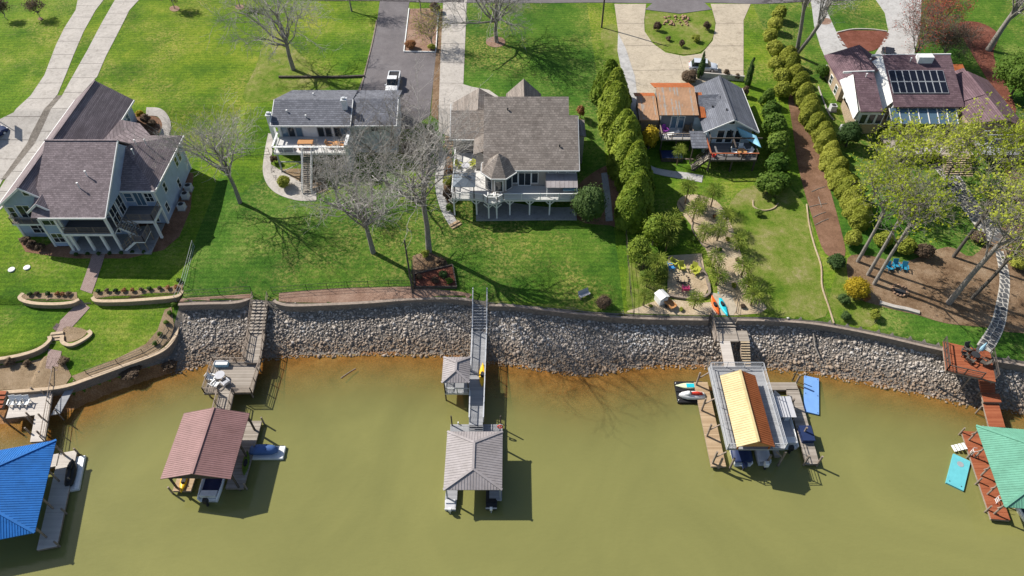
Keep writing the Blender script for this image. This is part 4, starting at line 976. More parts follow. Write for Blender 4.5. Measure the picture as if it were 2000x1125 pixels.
# deck
D3 = [(-8.3,73.9),(-5.2,73.9),(-3.9,73.6),(-3.3,73.0),(-2.0,73.0),(-1.2,73.7),(8.9,73.7),(8.9,76.7),(-3.4,76.7),(-3.4,80.0),(-5.1,80.0),(-5.1,84.1),(-8.3,84.1)]
bm = poly_bm(D3); mb = MB(); bm.verts.index_update()
tri = [[tuple(v.co)[:2] for v in f.verts] for f in bm.faces]; bm.free()
for t_ in tri: mb.slab([(x, y, 8.1) for x, y in t_], .3)
dk = mb.build('deck_floor', M['deck_light'], h3)
railing(h3, [(-8.2,84,8.1),(-8.2,73.95,8.1)] , 1.05, 'white', 1.9)
railing(h3, [(-8.2,73.95,8.1),(-5.2,73.95,8.1),(-3.9,73.65,8.1),(-3.3,73.05,8.1),(-2.0,73.05,8.1),(-1.2,73.75,8.1),(8.85,73.75,8.1),(8.85,76.6,8.1)], 1.05, 'white', 2.3)
for (xx, yy) in ((-8.0,74.1),(-4.9,73.95),(-3.2,73.2),(-2.1,73.2),(-.3,73.9),(2.43,73.9),(5.2,73.9),(8.7,73.9)): ypost(h3, xx, yy, 4.95, 7.8)
mb = MB(); mb.slab([(-5.0,72.9,5.22),(9.0,72.9,5.22),(9.0,76.7,5.22),(-5.0,76.7,5.22)], .6); mb.build('patio', M['patio'], h3)
mb = MB(); mb.lathe((-4.6, 81.0, 9.4), [(.5, 0), (.5, .05)], 16); mb.build('wall_disc', M['dark_rubber'], h3)
gz = thing('gazebo', 'grey hardtop gazebo with four posts on the left end of the white-railed deck', 'gazebo', (-6.5, 75.4, 8.1), world=True)
pl, rg = hip_planes(-7.95, -4.95, 73.8, 76.9, 10.3, 11.1, 1.2)
mb = MB()
for p, _ in pl: mb.slab(p, .06)
g_ = mb.build('roof', M['slate_metal'], gz); mb = MB()
pl, rg = hip_planes(-6.85, -6.05, 75.0, 75.75, 11.15, 11.4, .35)
for p, _ in pl: mb.slab(p, .06)
mb.build('roof_vent', M['slate_metal'], g_)
for xx in (-7.75, -5.15):
    for yy in (74.0, 76.7): post(gz, xx, yy, 8.1, 10.25, .12, 'black')
table('round glass patio table with white cloth on the upper left deck of the taupe house', -6.6, 80.3, 8.1, 1.2, 1.2, .72, 'canvas', rnd=True)
chair('olive patio chair left of the round table on the taupe house deck', -7.6, 80.8, 8.1, .9, 'lime'); chair('olive patio chair right of the round table on the taupe house deck', -5.7, 80.9, 8.1, -.7, 'lime')
for k in range(2): chair(('left', 'right')[k] + ' of two white deck chairs in front of the turret bay', -2.9 + k * 1.0, 74.2, 8.1, math.pi, 'white')
o = thing('hot_tub', 'blue-grey covered spa under the brown porch roof', 'spa', (7.8, 75.4, 8.1)); mb = MB(); mb.box(-.8,.8,-.7,.7,0,.8); mb.build('shell', M['grey_metal'], o); mb = MB(); mb.box(-.85,.85,-.75,.75,.8,.92); mb.build('cover', M['umbrella_blue'], o)
# ------------------------------------------------------------------ orange and charcoal roofed house
h4 = thing('house', 'house with orange metal roofs, charcoal gable and timber lake decks right of centre', 'house', (28, 88, 6), world=True)
mb = MB(); mb.box(22.2, 27.2, 89.6, 96.0, 5, 11.15); mb.build('wall', M['h4dark'], h4)
mb = MB(); mb.box(19.4, 22.15, 90.0, 95.6, 5, 10.0); mb.build('annex_wall', M['h5brick'], h4)
mb = MB(); mb.solid(28.6, 35.2, 86.7, 97.0, 4.6, 10.5, 12.4, 'y'); mb.box(27.2, 28.7, 89.6, 96.0, 5, 10.4); mb.build('gable_wall', M['h4wall'], h4)
metal_planes(h4, [([(21.75,89.0,11.25),(27.55,89.0,11.25),(27.55,94.4,12.5),(21.75,94.4,12.5)], (0,-1,0))], 'h4orange', .21, .12)
metal_planes(h4, [([(21.6,94.42,12.5),(27.6,94.42,12.5),(27.2,96.6,11.9),(21.3,96.6,11.9)], (0,1,0))], 'h4rust', .4, .12)
metal_planes(h4, [([(19.0,89.4,10.1),(21.9,89.4,10.1),(21.9,94.4,11.0),(19.0,94.4,11.0)], (0,-1,0))], 'h4orange', .21, .12)
metal_planes(h4, [([(18.8,94.42,11.0),(21.9,94.42,11.0),(21.9,95.9,10.6),(18.8,95.9,10.6)], (0,1,0))], 'h4rust', .4, .12)
metal_planes(h4, [([(27.6,88.9,10.9),(28.7,88.9,10.9),(28.7,94.0,11.9),(27.6,94.0,11.9)], (0,-1,0))], 'h4rust', .25, .1)
roof(h4, [[(27.9,85.9,10.45),(31.9,85.9,12.65),(31.9,97.4,12.65),(27.9,97.4,10.45)][::-1], [(35.9,85.9,10.45),(35.9,97.4,10.45),(31.9,97.4,12.65),(31.9,85.9,12.65)],
          [(27.9,90.0,10.6),(31.0,90.0,11.8),(31.0,92.6,12.5),(27.9,92.6,12.3)]], 'h4roof', .18)
trim(h4, [((31.9,85.9,12.68),(31.9,97.4,12.68))], 'h4roof', .3, .08, 'ridge_cap'); trim(h4, [((35.95,85.9,10.35),(35.95,97.4,10.35)), ((27.9,85.86,10.33),(31.9,85.86,12.53)), ((31.9,85.86,12.53),(35.9,85.86,10.33))], 'white', .08, .2)
vent_pipe(h4, 29.8, 90.6, 11.5, 'black', .15); vent_pipe(h4, 31.3, 88.6, 12.3, 'black', .2)
window(h4, 'S', 31.9, 86.7, 11.35, .8, .5, 1, 1)
window(h4, 'S', 32.0, 86.7, 8.1, .95, 2.1, 1, 1, name='door'); window(h4, 'S', 30.7, 86.7, 8.1, .95, 2.1, 1, 1, name='door'); window(h4, 'S', 33.3, 86.7, 8.1, .95, 2.1, 1, 1, name='door')
window(h4, 'S', 24.2, 89.6, 8.6, .8, 2.0, 1, 1, 'glass_blue'); window(h4, 'S', 25.3, 89.6, 8.6, .8, 2.0, 1, 1, 'glass_blue')
deck_floor(h4, 28.6, 35.5, 82.6, 86.65, 8.0, 'deck_dark', .3, 'timber_dark')
railing(h4, [(28.65, 86.5, 8.0), (28.65, 82.65, 8.0), (35.45, 82.65, 8.0), (35.45, 86.5, 8.0)], 1.1, 'timber_dark', 2.2, 0, rails=2, thick=.12, topw=.1)
trim(h4, [((28.6, 82.6, 9.15), (35.5, 82.6, 9.15)), ((28.6, 82.6, 9.15), (28.6, 86.4, 9.15))], 'wood_red', .2, .08, 'rail_cap')
for (xx, yy) in ((28.75,82.75),(32.0,82.75),(35.3,82.75)):
    post(h4, xx, yy, 5.2, 7.7, .22, 'timber_dark'); post(h4, xx, yy + 1.9, 8.0, 10.2, .16, 'timber_dark', 'pergola_post')
for a, b in (((28.6,84.7,10.25),(36.2,84.7,10.25)), ((28.75,84.7,10.25),(28.75,86.7,10.25)), ((32.0,82.7,10.1),(32.0,86.7,10.25)), ((35.3,84.7,10.25),(35.3,86.7,10.25))): mb = MB(); mb.bar(a, b, .14, .18); mb.build('pergola_beam', M['timber_dark'], h4)
sailo = thing('shade_sail', 'pale blue triangular shade sail above the right timber deck', 'shade sail', (34, 85, 10), world=True)
mb = MB(); A = Vector((32.6,86.5,11.0)); B = Vector((35.3,84.9,10.5)); Cc = Vector((35.7,82.9,9.9)); D_ = Vector((33.4,86.0,9.7))
N_ = 8; g = [[A.lerp(B, i/N_).lerp(D_.lerp(Cc, i/N_), j/N_) - Vector((0,0,.35*math.sin(math.pi*i/N_)*math.sin(math.pi*j/N_))) for j in range(N_+1)] for i in range(N_+1)]
mb.add([p for r in g for p in r], [(i*(N_+1)+j, (i+1)*(N_+1)+j, (i+1)*(N_+1)+j+1, i*(N_+1)+j+1) for i in range(N_) for j in range(N_)]); so_ = mb.build('fabric', M['sail_blue'], sailo, True)
md = so_.modifiers.new('thick', 'SOLIDIFY'); md.thickness = .015
deck_floor(h4, 22.1, 26.9, 86.9, 89.55, 8.45, 'deck_light', .3, 'timber')
railing(h4, [(22.15, 89.4, 8.45), (22.15, 86.95, 8.45), (26.85, 86.95, 8.45), (26.85, 89.4, 8.45)], 1.0, 'timber', 1.5, 0, rails=2, thick=.1)
for xx in (22.3, 24.5, 26.7): post(h4, xx, 87.05, 5.6, 8.2, .2, 'timber_dark')
roof(h4, [[(26.2,84.2,8.9),(28.5,84.2,8.9),(28.5,87.4,9.6),(26.2,87.4,9.6)]], 'h4roof', .12, 'stair_roof')
for (xx, yy) in ((26.4, 84.4), (28.3, 84.4)): post(h4, xx, yy, 5.6, 8.8, .14, 'timber_dark')
stair(h4, 26.5, 28.5, 82.8, 84.1, 5.8, 8.0, 'x', 'wood_grey', 'timber_dark', 'timber_dark')
mb = MB(); mb.slab([(22.0,84.3,5.85),(26.0,84.3,5.85),(26.0,89.5,5.85),(22.0,89.5,5.85)], .4); mb.build('patio', M['patio'], h4)
mb = MB(); mb.slab([(28.2,82.2,5.7),(35.6,82.2,5.7),(35.6,86.6,5.7),(28.2,86.6,5.7)], .4); mb.build('patio', M['patio'], h4)
o = thing('swim_spa', 'dark blue covered spa on the patio under the left balcony', 'spa', (23.8, 85.7, 5.85)); mb = MB(); mb.box(-1.6,1.6,-1.0,1.0,0,.75); mb.build('shell', M['timber_dark'], o); mb = MB(); mb.box(-1.5,1.5,-.9,.9,.75,.83); mb.build('cover', M['navy'], o)
steps('stone_steps', 'grey steps from the orange-roofed house patio down to the lawn', (1345,309), (1344,326), 1.4, 4, 'timber', 6.1, 5.4)
chair('purple chair with a white throw on the left balcony', 22.9, 88.7, 8.45, .4, 'purple'); chair('brown wicker chair at the right end of the left balcony', 26.0, 88.6, 8.45, -.4, 'palm_trunk')
o = thing('lounger', 'white lounger on the left balcony in front of the purple chair', 'lounger', (23.9, 87.9, 8.45), .2); mb = MB(); mb.box(-.8,.5,-.3,.3,.25,.35); mb.build('seat', M['white'], o); mb = MB(); mb.slab([(.5,-.3,.35),(.95,-.3,.75),(.95,.3,.75),(.5,.3,.35)], .07); mb.build('backrest', M['white'], o)
for s in (-.6, .4): mb = MB(); mb.box(s-.03,s+.03,-.28,.28,0,.25); mb.build('leg', M['white'], o)
table('round brown table on the right timber deck', 33.4, 83.7, 8.0, 1.4, 1.4, .74, 'wood_orange', rnd=True)
for k, (xx, yy, rz) in enumerate(((32.4,84.0,1.2),(34.5,83.9,-1.2),(33.6,84.7,.1))): chair(('white chair left of the round brown deck table', 'white chair right of the round brown deck table', 'white chair behind the round brown deck table')[k], xx, yy, 8.0, rz, 'white')
o = thing('planter', 'reddish planter box at the left front corner of the right timber deck', 'planter', (29.3, 83.3, 8.0)); mb = MB(); mb.lathe((0,0,0), [(.22,0),(.32,.5),(.3,.5)], 10); mb.build('pot', M['red_k'], o)
# low wall and gate posts at the back of the house
mb = MB(); 
a_ = G(1362, 150); b_ = G(1452, 158)
o = thing('low_wall', 'pale concrete wall edging the parking area behind the charcoal roof', 'wall', a_, world=True); mb.bar((a_[0], a_[1], a_[2] + .4), (b_[0], b_[1], b_[2] + .4), .3, 1.0); mb.build('wall_face', M['conc'], o)

# ------------------------------------------------------------------ purple brown roofed house with solar panels
h5 = thing('house', 'purple-brown shingled house with solar panels, white walls and tan brick on the upper right', 'house', (60, 97, 8), world=True)
mb = MB(); mb.box(51.6, 58.8, 97.6, 104.6, 5.5, 11.0); mb.box(52.0, 56.3, 91.0, 96.6, 5.5, 9.4); mb.box(57.0, 68.0, 92.6, 99.5, 5.5, 10.6); mb.box(68.0, 74.6, 88.5, 99.0, 5.5, 10.4); mb.build('wall', M['h5brick'], h5)
mb = MB()
mb.add([(52.0,90.7,9.0),(52.0,97.0,9.0),(52.0,97.0,13.25),(52.0,90.7,10.95),(55.2,90.7,9.0),(55.2,97.0,9.0),(55.2,97.0,13.25),(55.2,90.7,10.95)], [(0,3,2,1),(4,5,6,7),(0,4,7,3),(1,2,6,5),(3,7,6,2),(0,1,5,4)])
mb.add([(57.6,92.2,9.5),(57.6,100.6,9.5),(57.6,100.6,14.0),(57.6,92.2,10.85),(68,92.2,9.5),(68,100.6,9.5),(68,100.6,14.0),(68,92.2,10.85)], [(0,3,2,1),(4,5,6,7),(0,4,7,3),(1,2,6,5),(3,7,6,2),(0,1,5,4)])
mb.build('white_wall', M['h5white'], h5)
roof(h5, [[(51.2,97.3,11.0),(55.5,97.3,13.7),(55.5,104.8,13.7),(51.2,106.3,11.0)][::-1], [(59.6,100.9,11.1),(59.6,105.0,11.1),(55.5,104.8,13.7),(55.5,97.3,13.7),(57.2,99.0,12.6)], [(51.2,106.3,11.0),(59.6,105.0,11.1),(55.5,104.8,13.7)]], 'h5roof', .18)
roof(h5, [[(52.0,90.3,11.0),(55.3,90.3,11.0),(55.3,97.2,13.45),(52.0,97.2,13.45)]], 'h5roof', .18)
sz = lambda y: 11.05 + (y - 92.2) * .375
roof(h5, [[(57.5,91.7,sz(91.7)),(68.1,91.7,sz(91.7)),(68.1,100.8,sz(100.8)),(57.5,100.8,sz(100.8))]], 'h5roof', .18)
trim(h5, [((50.7,97.26,13.3),(55.4,97.26,13.5)), ((56.0,100.85,14.1),(68.2,100.85,14.25))], 'white', .16, .3)
roof(h5, [[(67.6,93.0,10.7),(71.0,93.0,12.2),(71.0,100.4,12.2),(67.6,100.4,10.7)][::-1], [(75.2,86.5,10.6),(75.2,99.5,10.6),(71.2,99.5,12.2),(71.2,86.5,12.2)], [(67.6,88.0,10.5),(71.2,86.5,12.2),(71.2,99.5,12.2),(67.6,99.5,10.5)][::-1]], 'h5roof', .18)
roof(h5, [[(68.2,99.6,10.4),(72.5,99.6,10.4),(72.5,103.2,11.2),(68.2,103.2,11.2)]], 'h4rust', .12, 'porch_roof')
for r_ in range(2):
    for c_ in range(8):
        x0_ = 57.75 + c_ * 1.06; y0_ = 93.9 + r_ * 2.0
        mb = MB(); mb.slab([(x0_, y0_, sz(y0_) + .16), (x0_ + 1.02, y0_, sz(y0_) + .16), (x0_ + 1.02, y0_ + 1.94, sz(y0_ + 1.94) + .16), (x0_, y0_ + 1.94, sz(y0_ + 1.94) + .16)], .05); p_ = mb.build('solar_panel', M['alu'], h5)
        mb = MB(); mb.slab([(x0_ + .05, y0_ + .05, sz(y0_ + .05) + .166), (x0_ + .97, y0_ + .05, sz(y0_ + .05) + .166), (x0_ + .97, y0_ + 1.89, sz(y0_ + 1.89) + .166), (x0_ + .05, y0_ + 1.89, sz(y0_ + 1.89) + .166)], .02); mb.build('cells', M['solar'], p_)
mb = MB(); mb.box(62.6, 64.9, 99.2, 100.4, 13.3, 14.7); mb.build('roof_unit', M['white'], h5)
for q in ((53.9, 96.3, 13.2), (61.6, 99.6, 13.9), (55.9, 100.6, 13.2)): vent_pipe(h5, *q, h=.4)
for pl_ in ([(51.95,96.5,13.4),(51.6,90.4,10.95),(51.3,90.3,9.7),(50.7,97.4,11.9)], [(57.49,100.6,14.2),(57.47,92.6,11.2),(56.3,92.3,10.0),(55.95,100.5,13.05)]):
    mb = MB(); mb.slab(pl_, .12); mb.build('side_cladding', M['h5white'], h5)
for (yy, zz) in ((104.5, 8.6), (101.8, 8.6), (99.2, 8.4), (97.4, 6.3)): window(h5, 'W', 51.6, yy, zz, .9, 1.3, 1, 2)
for k in range(4): window(h5, 'W', 51.98, 92.0 + k * 1.1, 9.5, .35, 1.1, 1, 1)
for k in range(6): window(h5, 'S', 58.2 + k * 1.6, 92.2, 8.2, 1.3, 2.2, 1, 1, 'glass_blue')
for k in range(3): window(h5, 'S', 53.0 + k * 1.2, 90.7, 8.6, .9, 1.6, 1, 1, 'glass')
# conservatory roof and terrace
mb = MB(); mb.slab([(57.0,89.6,9.3),(67.0,89.6,9.3),(67.0,92.0,10.4),(57.0,92.0,10.4)], .06); cr = mb.build('conservatory_roof', M['glass_blue'], h5)
mb = MB()
for k in range(8): mb.bar((57.0 + k * 10 / 7, 89.6, 9.34), (57.0 + k * 10 / 7, 92.0, 10.44), .1)
mb.build('glazing_bar', M['white'], cr)
for xx in (57.1, 60.4, 63.7, 66.9): post(h5, xx, 89.7, 6, 9.25, .14)
deck_floor(h5, 56.0, 68.0, 84.6, 89.6, 7.4, 'wood_grey', .3, 'timber')
railing(h5, [(56.05, 84.7, 7.4), (63.0, 84.7, 7.4)], 1.0, 'white', 2, .2)
deck_floor(h5, 69.0, 74.6, 84.0, 88.4, 7.8, 'deck_grey', .3, 'timber'); railing(h5, [(69.1, 84.1, 7.8), (74.5, 84.1, 7.8), (74.5, 88, 7.8)], 1.0, 'grey_metal', 1.6, .2)
for xx in (69.2, 71.8, 74.4):
    post(h5, xx, 84.2, 5.2, 10.3, .16, 'grey_metal')
for k in range(5): mb = MB(); mb.bar((69.0, 84.4 + k, 10.3), (74.7, 84.4 + k, 10.3), .12); mb.build('pergola_beam', M['grey_metal'], h5)
stair(h5, 63.4, 67.4, 81.0, 84.5, 5.3, 7.4, 'y', 'sand', 'timber', None)
o = thing('sign_panel', 'leaning white and orange panel by the terrace stair of the solar-panelled house', 'panel', (68.3, 84.0, 7.4), .5); mb = MB(); mb.box(-.5,.5,-.04,.04,0,2.4); mb.build('board', M['white'], o); mb = MB(); mb.box(-.5,.1,-.06,-.041,0,1.0); mb.build('stripe', M['wood_orange'], o)
ac_unit('white air conditioner by the brick corner of the solar-panelled house', 50.6, 96.0, zt(50.6, 96.0)); ac_unit('grey air conditioner beside the white wall of the solar-panelled house', 51.3, 92.0, zt(51.3, 92.0), .8)

# ------------------------------------------------------------------ docks
def dock_deck(par, x0, x1, y0, y1, z, mat, rim='timber', axis='y', t=.3):
    return deck_floor(par, x0, x1, y0, y1, z, mat, t, rim, axis)
def piles(par, pts, z1, r=.11, mat='timber', z0=-3.0, lean=0):
    for (x, y) in pts: mb = MB(); mb.cyl((x, y, z0), (x + lean, y, z1), r, r * .9, 8); mb.build('pile', M[mat], par)
def frame_posts(par, pts, z0, z1, mat, w=.16, brace=True):
    for (x, y) in pts: post(par, x, y, z0, z1, w, mat)
def gable_dock_roof(par, x0, x1, y0, y1, ze, zr, mat, matR=None, pitch=.24):
    xm = (x0 + x1) / 2
    Lp = [(x0,y0,ze),(xm,y0,zr),(xm,y1,zr),(x0,y1,ze)][::-1]; Rp = [(x1,y0,ze),(x1,y1,ze),(xm,y1,zr),(xm,y0,zr)]
    metal_planes(par, [(Lp, (-1,0,0))], mat, pitch, ridge=[((xm,y0,zr),(xm,y1,zr))]); metal_planes(par, [(Rp, (1,0,0))], matR or mat, pitch)
    ends = []
    for yy in (y0 + .12, y1 - .12): mb = MB(); ends.append(mb); mb.add([(x0+.2,yy,ze-.1),(x1-.2,yy,ze-.1),(xm,yy,zr-.12),(x0+.2,yy+.05,ze-.1),(x1-.2,yy+.05,ze-.1),(xm,yy+.05,zr-.12)], [(0,1,2),(5,4,3),(0,3,4,1),(1,4,5,2),(2,5,3,0)])
    return ends
# -- blue roofed boathouse, lower left
d1 = thing('boathouse', 'boathouse with bright blue metal hip roof at the lower left edge', 'boathouse', (-53, 34, 0), world=True)
c1 = [Vector((-49.8,39.6,3.2)), Vector((-47.5,29.2,3.2)), Vector((-57.4,27.0,3.2)), Vector((-59.7,37.4,3.2))]
ra = (c1[0] + c1[3]) / 2 + (c1[1] - c1[0]).normalized() * 3.6 + Vector((0,0,1.9)); rb_ = (c1[1] + c1[2]) / 2 - (c1[1] - c1[0]).normalized() * 3.6 + Vector((0,0,1.9))
sd_ = (c1[1] - c1[0]); sd_.normalize(); ew = (c1[0] - c1[3]).normalized()
metal_planes(d1, [([c1[1], c1[0], ra, rb_], ew), ([c1[0], c1[3], ra], -sd_), ([c1[3], c1[2], rb_, ra], -ew), ([c1[2], c1[1], rb_], sd_)], 'roof_blue', .26, ridge=[(ra, rb_), (c1[0], ra), (c1[1], rb_), (c1[2], rb_), (c1[3], ra)])
def rot_deck(par, o, u, v, lu, lv, z, mat, n_, name='deck_floor', rim='timber', t=.28):
    o = Vector(o); u = Vector(u).normalized(); v = Vector(v).normalized()
    def q(a, b, zz): p = o + u * a + v * b; return (p.x, p.y, zz)
    mb = MB(); mb.slab([q(0,0,z-.045), q(lu,0,z-.045), q(lu,lv,z-.045), q(0,lv,z-.045)], t); d = mb.build(name, M[rim], par)
    mb = MB()
    for k in range(n_): a, b = lv * k / n_ + .006, lv * (k + 1) / n_ - .006; mb.slab([q(-.02,a,z), q(lu+.02,a,z), q(lu+.02,b,z), q(-.02,b,z)], .042)
    p = mb.build('planks', M[mat], d); p['kind'] = 'stuff'; return d
e0 = c1[0] + ew * 1.0 - Vector((0,0,3.2)); rot_deck(d1, e0 - ew * 1.9, ew, sd_, 1.9, 11.2, .6, 'beige_comp', 74)
rot_deck(d1, e0 - ew * 10.6, ew, sd_, 1.6, 11.0, .6, 'beige_comp', 72); rot_deck(d1, e0 - ew * 9.0, ew, sd_, 7.2, 1.6, .6, 'beige_comp', 11)
for k in range(4):
    for s in (.9, 9.4):
        p = c1[0] - ew * (.1 + s - .8) + sd_ * (.4 + 3.2 * k); mb = MB(); mb.cyl((p.x, p.y, -2.5), (p.x, p.y, 3.15), .11, .11, 8); mb.build('post', M['timber'], d1)
        mb = MB(); q = p + ew * (.9 if s < 2 else -.9); mb.bar((p.x, p.y, 2.2), (q.x, q.y, 3.1) if s > 2 else (p.x - ew.x, p.y - ew.y, 3.1), .1); mb.build('brace', M['timber'], d1)
pts1 = [e0 + sd_ * s for s in (.2, 3.8, 7.4, 11)]
piles(d1, [(p.x, p.y) for p in pts1], 1.3)
g1 = thing('gangway', 'beige boardwalk with platform leading down to the blue-roofed boathouse', 'gangway', (-55, 45, 0), world=True)
rot_deck(g1, (-56.6,49.8,0), (1.65,.1,0), (.28,-.96,0), 1.55, 9.9, 1.55, 'beige_comp', 66)
rot_deck(g1, (-58.7,46.4,0), (3.6,.5,0), (.22,-.97,0), 3.5, 3.1, 1.5, 'beige_comp', 21)
piles(g1, [(-56.4,47),(-55,46.6),(-55.4,43.6),(-53.9,43.4),(-54.6,41.6),(-53.1,41.2),(-58.4,43.4),(-55.2,43.1),(-55.0,49.4),(-56.5,49.3)], 2.4)
railing(g1, [(-55.0,49.9,1.55),(-52.3,40.4,1.55)], 1.0, 'timber', 2.2, 0, rails=1, thick=.08, topw=.06)
stair(g1, -60.6, -59.0, 44.6, 46.6, 1.55, 2.3, 'y', 'wood_red', 'timber', None)
mb = MB(); mb.slab([(-53.3,44.0,1.2),(-52.3,44.2,1.2),(-51.9,48.2,1.5),(-52.8,48.2,1.5)], .1); mb.build('ramp', M['grey_comp'], g1)
piles(g1, [(-52.4,44.1),(-51.9,48.1)], 2.2, .08)
for k in range(3): chair(('leftmost', 'middle', 'rightmost')[k] + ' of three white chairs on the boardwalk platform', -58.0 + k * .8, 45.3, 1.5, .15, 'white')
pf = thing('floating_dock', 'white floating jet ski port beside the blue-roofed boathouse', 'float', (-48.3, 37.1, 0), .22)
mb = MB(); mb.loft([[(x*s, y*s, z) for x, y in ((-.95,-2.1),(.95,-2.1),(.95,2.1),(-.95,2.1))] for s, z in ((.96,-.2),(1,0),(1,.28),(.95,.34))]); mb.build('hull', M['white_gel'], pf)
mb = MB(); mb.box(-.5, .5, -2.0, 1.2, .34, .40); mb.build('cradle', M['alu'], pf)

def jetski(label, x, y, z, rz, body, seat, L=3.0):
    o = thing('jet_ski', label, 'jet ski', (x, y, z), rz); W = .55
    st = [(-1.0, .62, .0, .35), (-.85, .85, -.1, .42), (-.2, 1.0, -.15, .48), (.35, .95, -.12, .55), (.75, .6, -.02, .58), (1.0, .08, .2, .5)]
    mb = MB(); mb.loft([[(-W*w_, yy*L/2, .2), (-W*w_*.7, yy*L/2, zb), (W*w_*.7, yy*L/2, zb), (W*w_, yy*L/2, .2), (W*w_*.8, yy*L/2, zt_), (0, yy*L/2, zt_+.1), (-W*w_*.8, yy*L/2, zt_)] for yy, w_, zb, zt_ in st]); mb.build('hull', M[body], o, True)
    mb = MB(); mb.loft([[(-w2, yy, z0), (w2, yy, z0), (w2*.75, yy, z1), (-w2*.75, yy, z1)] for yy, w2, z0, z1 in ((-1.2,.17,.45,.72),(-.5,.2,.5,.85),(0,.17,.5,.8),(.25,.15,.5,.85))]); mb.build('seat', M[seat], o, True)
    mb = MB(); mb.loft([[(-w2, yy, .5), (w2, yy, .5), (w2*.6, yy, z1), (-w2*.6, yy, z1)] for yy, w2, z1 in ((.2,.28,.95),(.6,.34,.9),(1.1,.2,.65))]); mb.build('console', M[body], o, True)
    mb = MB(); mb.cyl((-.38,.3,1.0), (.38,.3,1.0), .03, .03, 6); mb.cyl((0,.35,.8), (0,.3,1.0), .05, .05, 6); mb.build('handlebar', M['black'], o)
    return o
jetski('black covered jet ski on the white float by the blue roof', -48.3, 37.0, .42, .22, 'black', 'dark_rubber', 3.1)
def boat(label, x, y, rz, L, W, hull, inner, motor='black', cover=None, canopy=None):
    o = thing('motorboat', label, 'boat', (x, y, 0), rz)
    st = [(-1, .9, -.15), (-.5, 1, -.25), (.1, 1, -.25), (.5, .86, -.2), (.8, .52, -.05), (1, .06, .25)]
    mb = MB(); mb.loft([[(0, yy*L/2, zb-.15), (W/2*w_*.85, yy*L/2, zb), (W/2*w_, yy*L/2, .75 + .2*max(0,yy)), (W/2*w_*.88, yy*L/2, .8 + .2*max(0,yy)), (W/2*w_*.84, yy*L/2, .35), (-W/2*w_*.84, yy*L/2, .35), (-W/2*w_*.88, yy*L/2, .8 + .2*max(0,yy)), (-W/2*w_, yy*L/2, .75 + .2*max(0,yy)), (-W/2*w_*.85, yy*L/2, zb)] for yy, w_, zb in st]); mb.build('hull', M[hull], o, True)
    mb = MB(); mb.slab([(-W*.4,-L*.46,.42),(W*.4,-L*.46,.42),(W*.4,L*.2,.42),(-W*.4,L*.2,.42)], .05); mb.build('cockpit_floor', M[inner], o)
    if cover:
        rings = []
        for yy, w_, zz in ((-.98,.8,.85),(-.9,.97,.95),(-.3,1.02,1.25),(.3,.98,1.35),(.7,.7,1.1),(.97,.12,.98)): rings.append([(W/2*w_*math.cos(a), yy*L/2, .7 + (zz-.7)*math.sin(a)) for a in np.linspace(0, math.pi, 7)])
        mb = MB(); mb.loft(rings, closed=False, caps=False); c = mb.build('cover', M[cover], o, True); c.modifiers.new('t', 'SOLIDIFY').thickness = .03
    else:
        for s in (-1, 1): mb = MB(); mb.box(s*W*.12, s*W*.36, -.1, .45, .42, .85); mb.box(s*W*.12, s*W*.36, -.22, -.1, .42, 1.25); mb.build('seat', M['white_gel'], o)
        mb = MB(); mb.box(-W*.36, W*.36, -L*.44, -L*.34, .42, .8); mb.box(-W*.36, W*.36, -L*.46, -L*.44, .42, 1.05); mb.build('bench_seat', M['white_gel'], o)
        mb = MB(); mb.add([(-W*.42,L*.14,.85),(W*.42,L*.14,.85),(W*.36,L*.08,1.35),(-W*.36,L*.08,1.35),(-W*.42,L*.15,.85),(W*.42,L*.15,.85),(W*.36,L*.09,1.35),(-W*.36,L*.09,1.35)], [(0,1,2,3),(7,6,5,4),(0,4,5,1),(1,5,6,2),(2,6,7,3),(3,7,4,0)]); mb.build('windshield', M['glass_blue'], o)
    if canopy:
        mb = MB(); mb.slab([(-W*.5,-L*.1,2.1),(W*.5,-L*.1,2.1),(W*.5,L*.28,2.1),(-W*.5,L*.28,2.1)], .06); mb.build('canopy', M[canopy], o)
        for sx in (-1,1):
            for yy in (-L*.08, L*.26): mb = MB(); mb.cyl((sx*W*.46,yy,.8),(sx*W*.46,yy,2.05),.025,.025,6); mb.build('canopy_pole', M['alu'], o)
    mb = MB(); mb.loft([[(-.2,-L/2-.05-d,z),(.2,-L/2-.05-d,z),(.2,-L/2-.6+d,z),(-.2,-L/2-.6+d,z)] for z, d in ((.55,.1),(.75,0),(1.2,0),(1.35,.12))]); m_ = mb.build('outboard_motor', M[motor], o, False)
    mb = MB(); mb.box(-.08,.08,-L/2-.5,-L/2-.2,-.5,.55); mb.build('motor_leg', M['dark_rubber'], m_)
    mb = MB(); mb.cyl((0,-L/2-.5,-.35),(0,-L/2-.75,-.35),.16,.05,8); mb.build('propeller', M['alu'], m_)
    return o
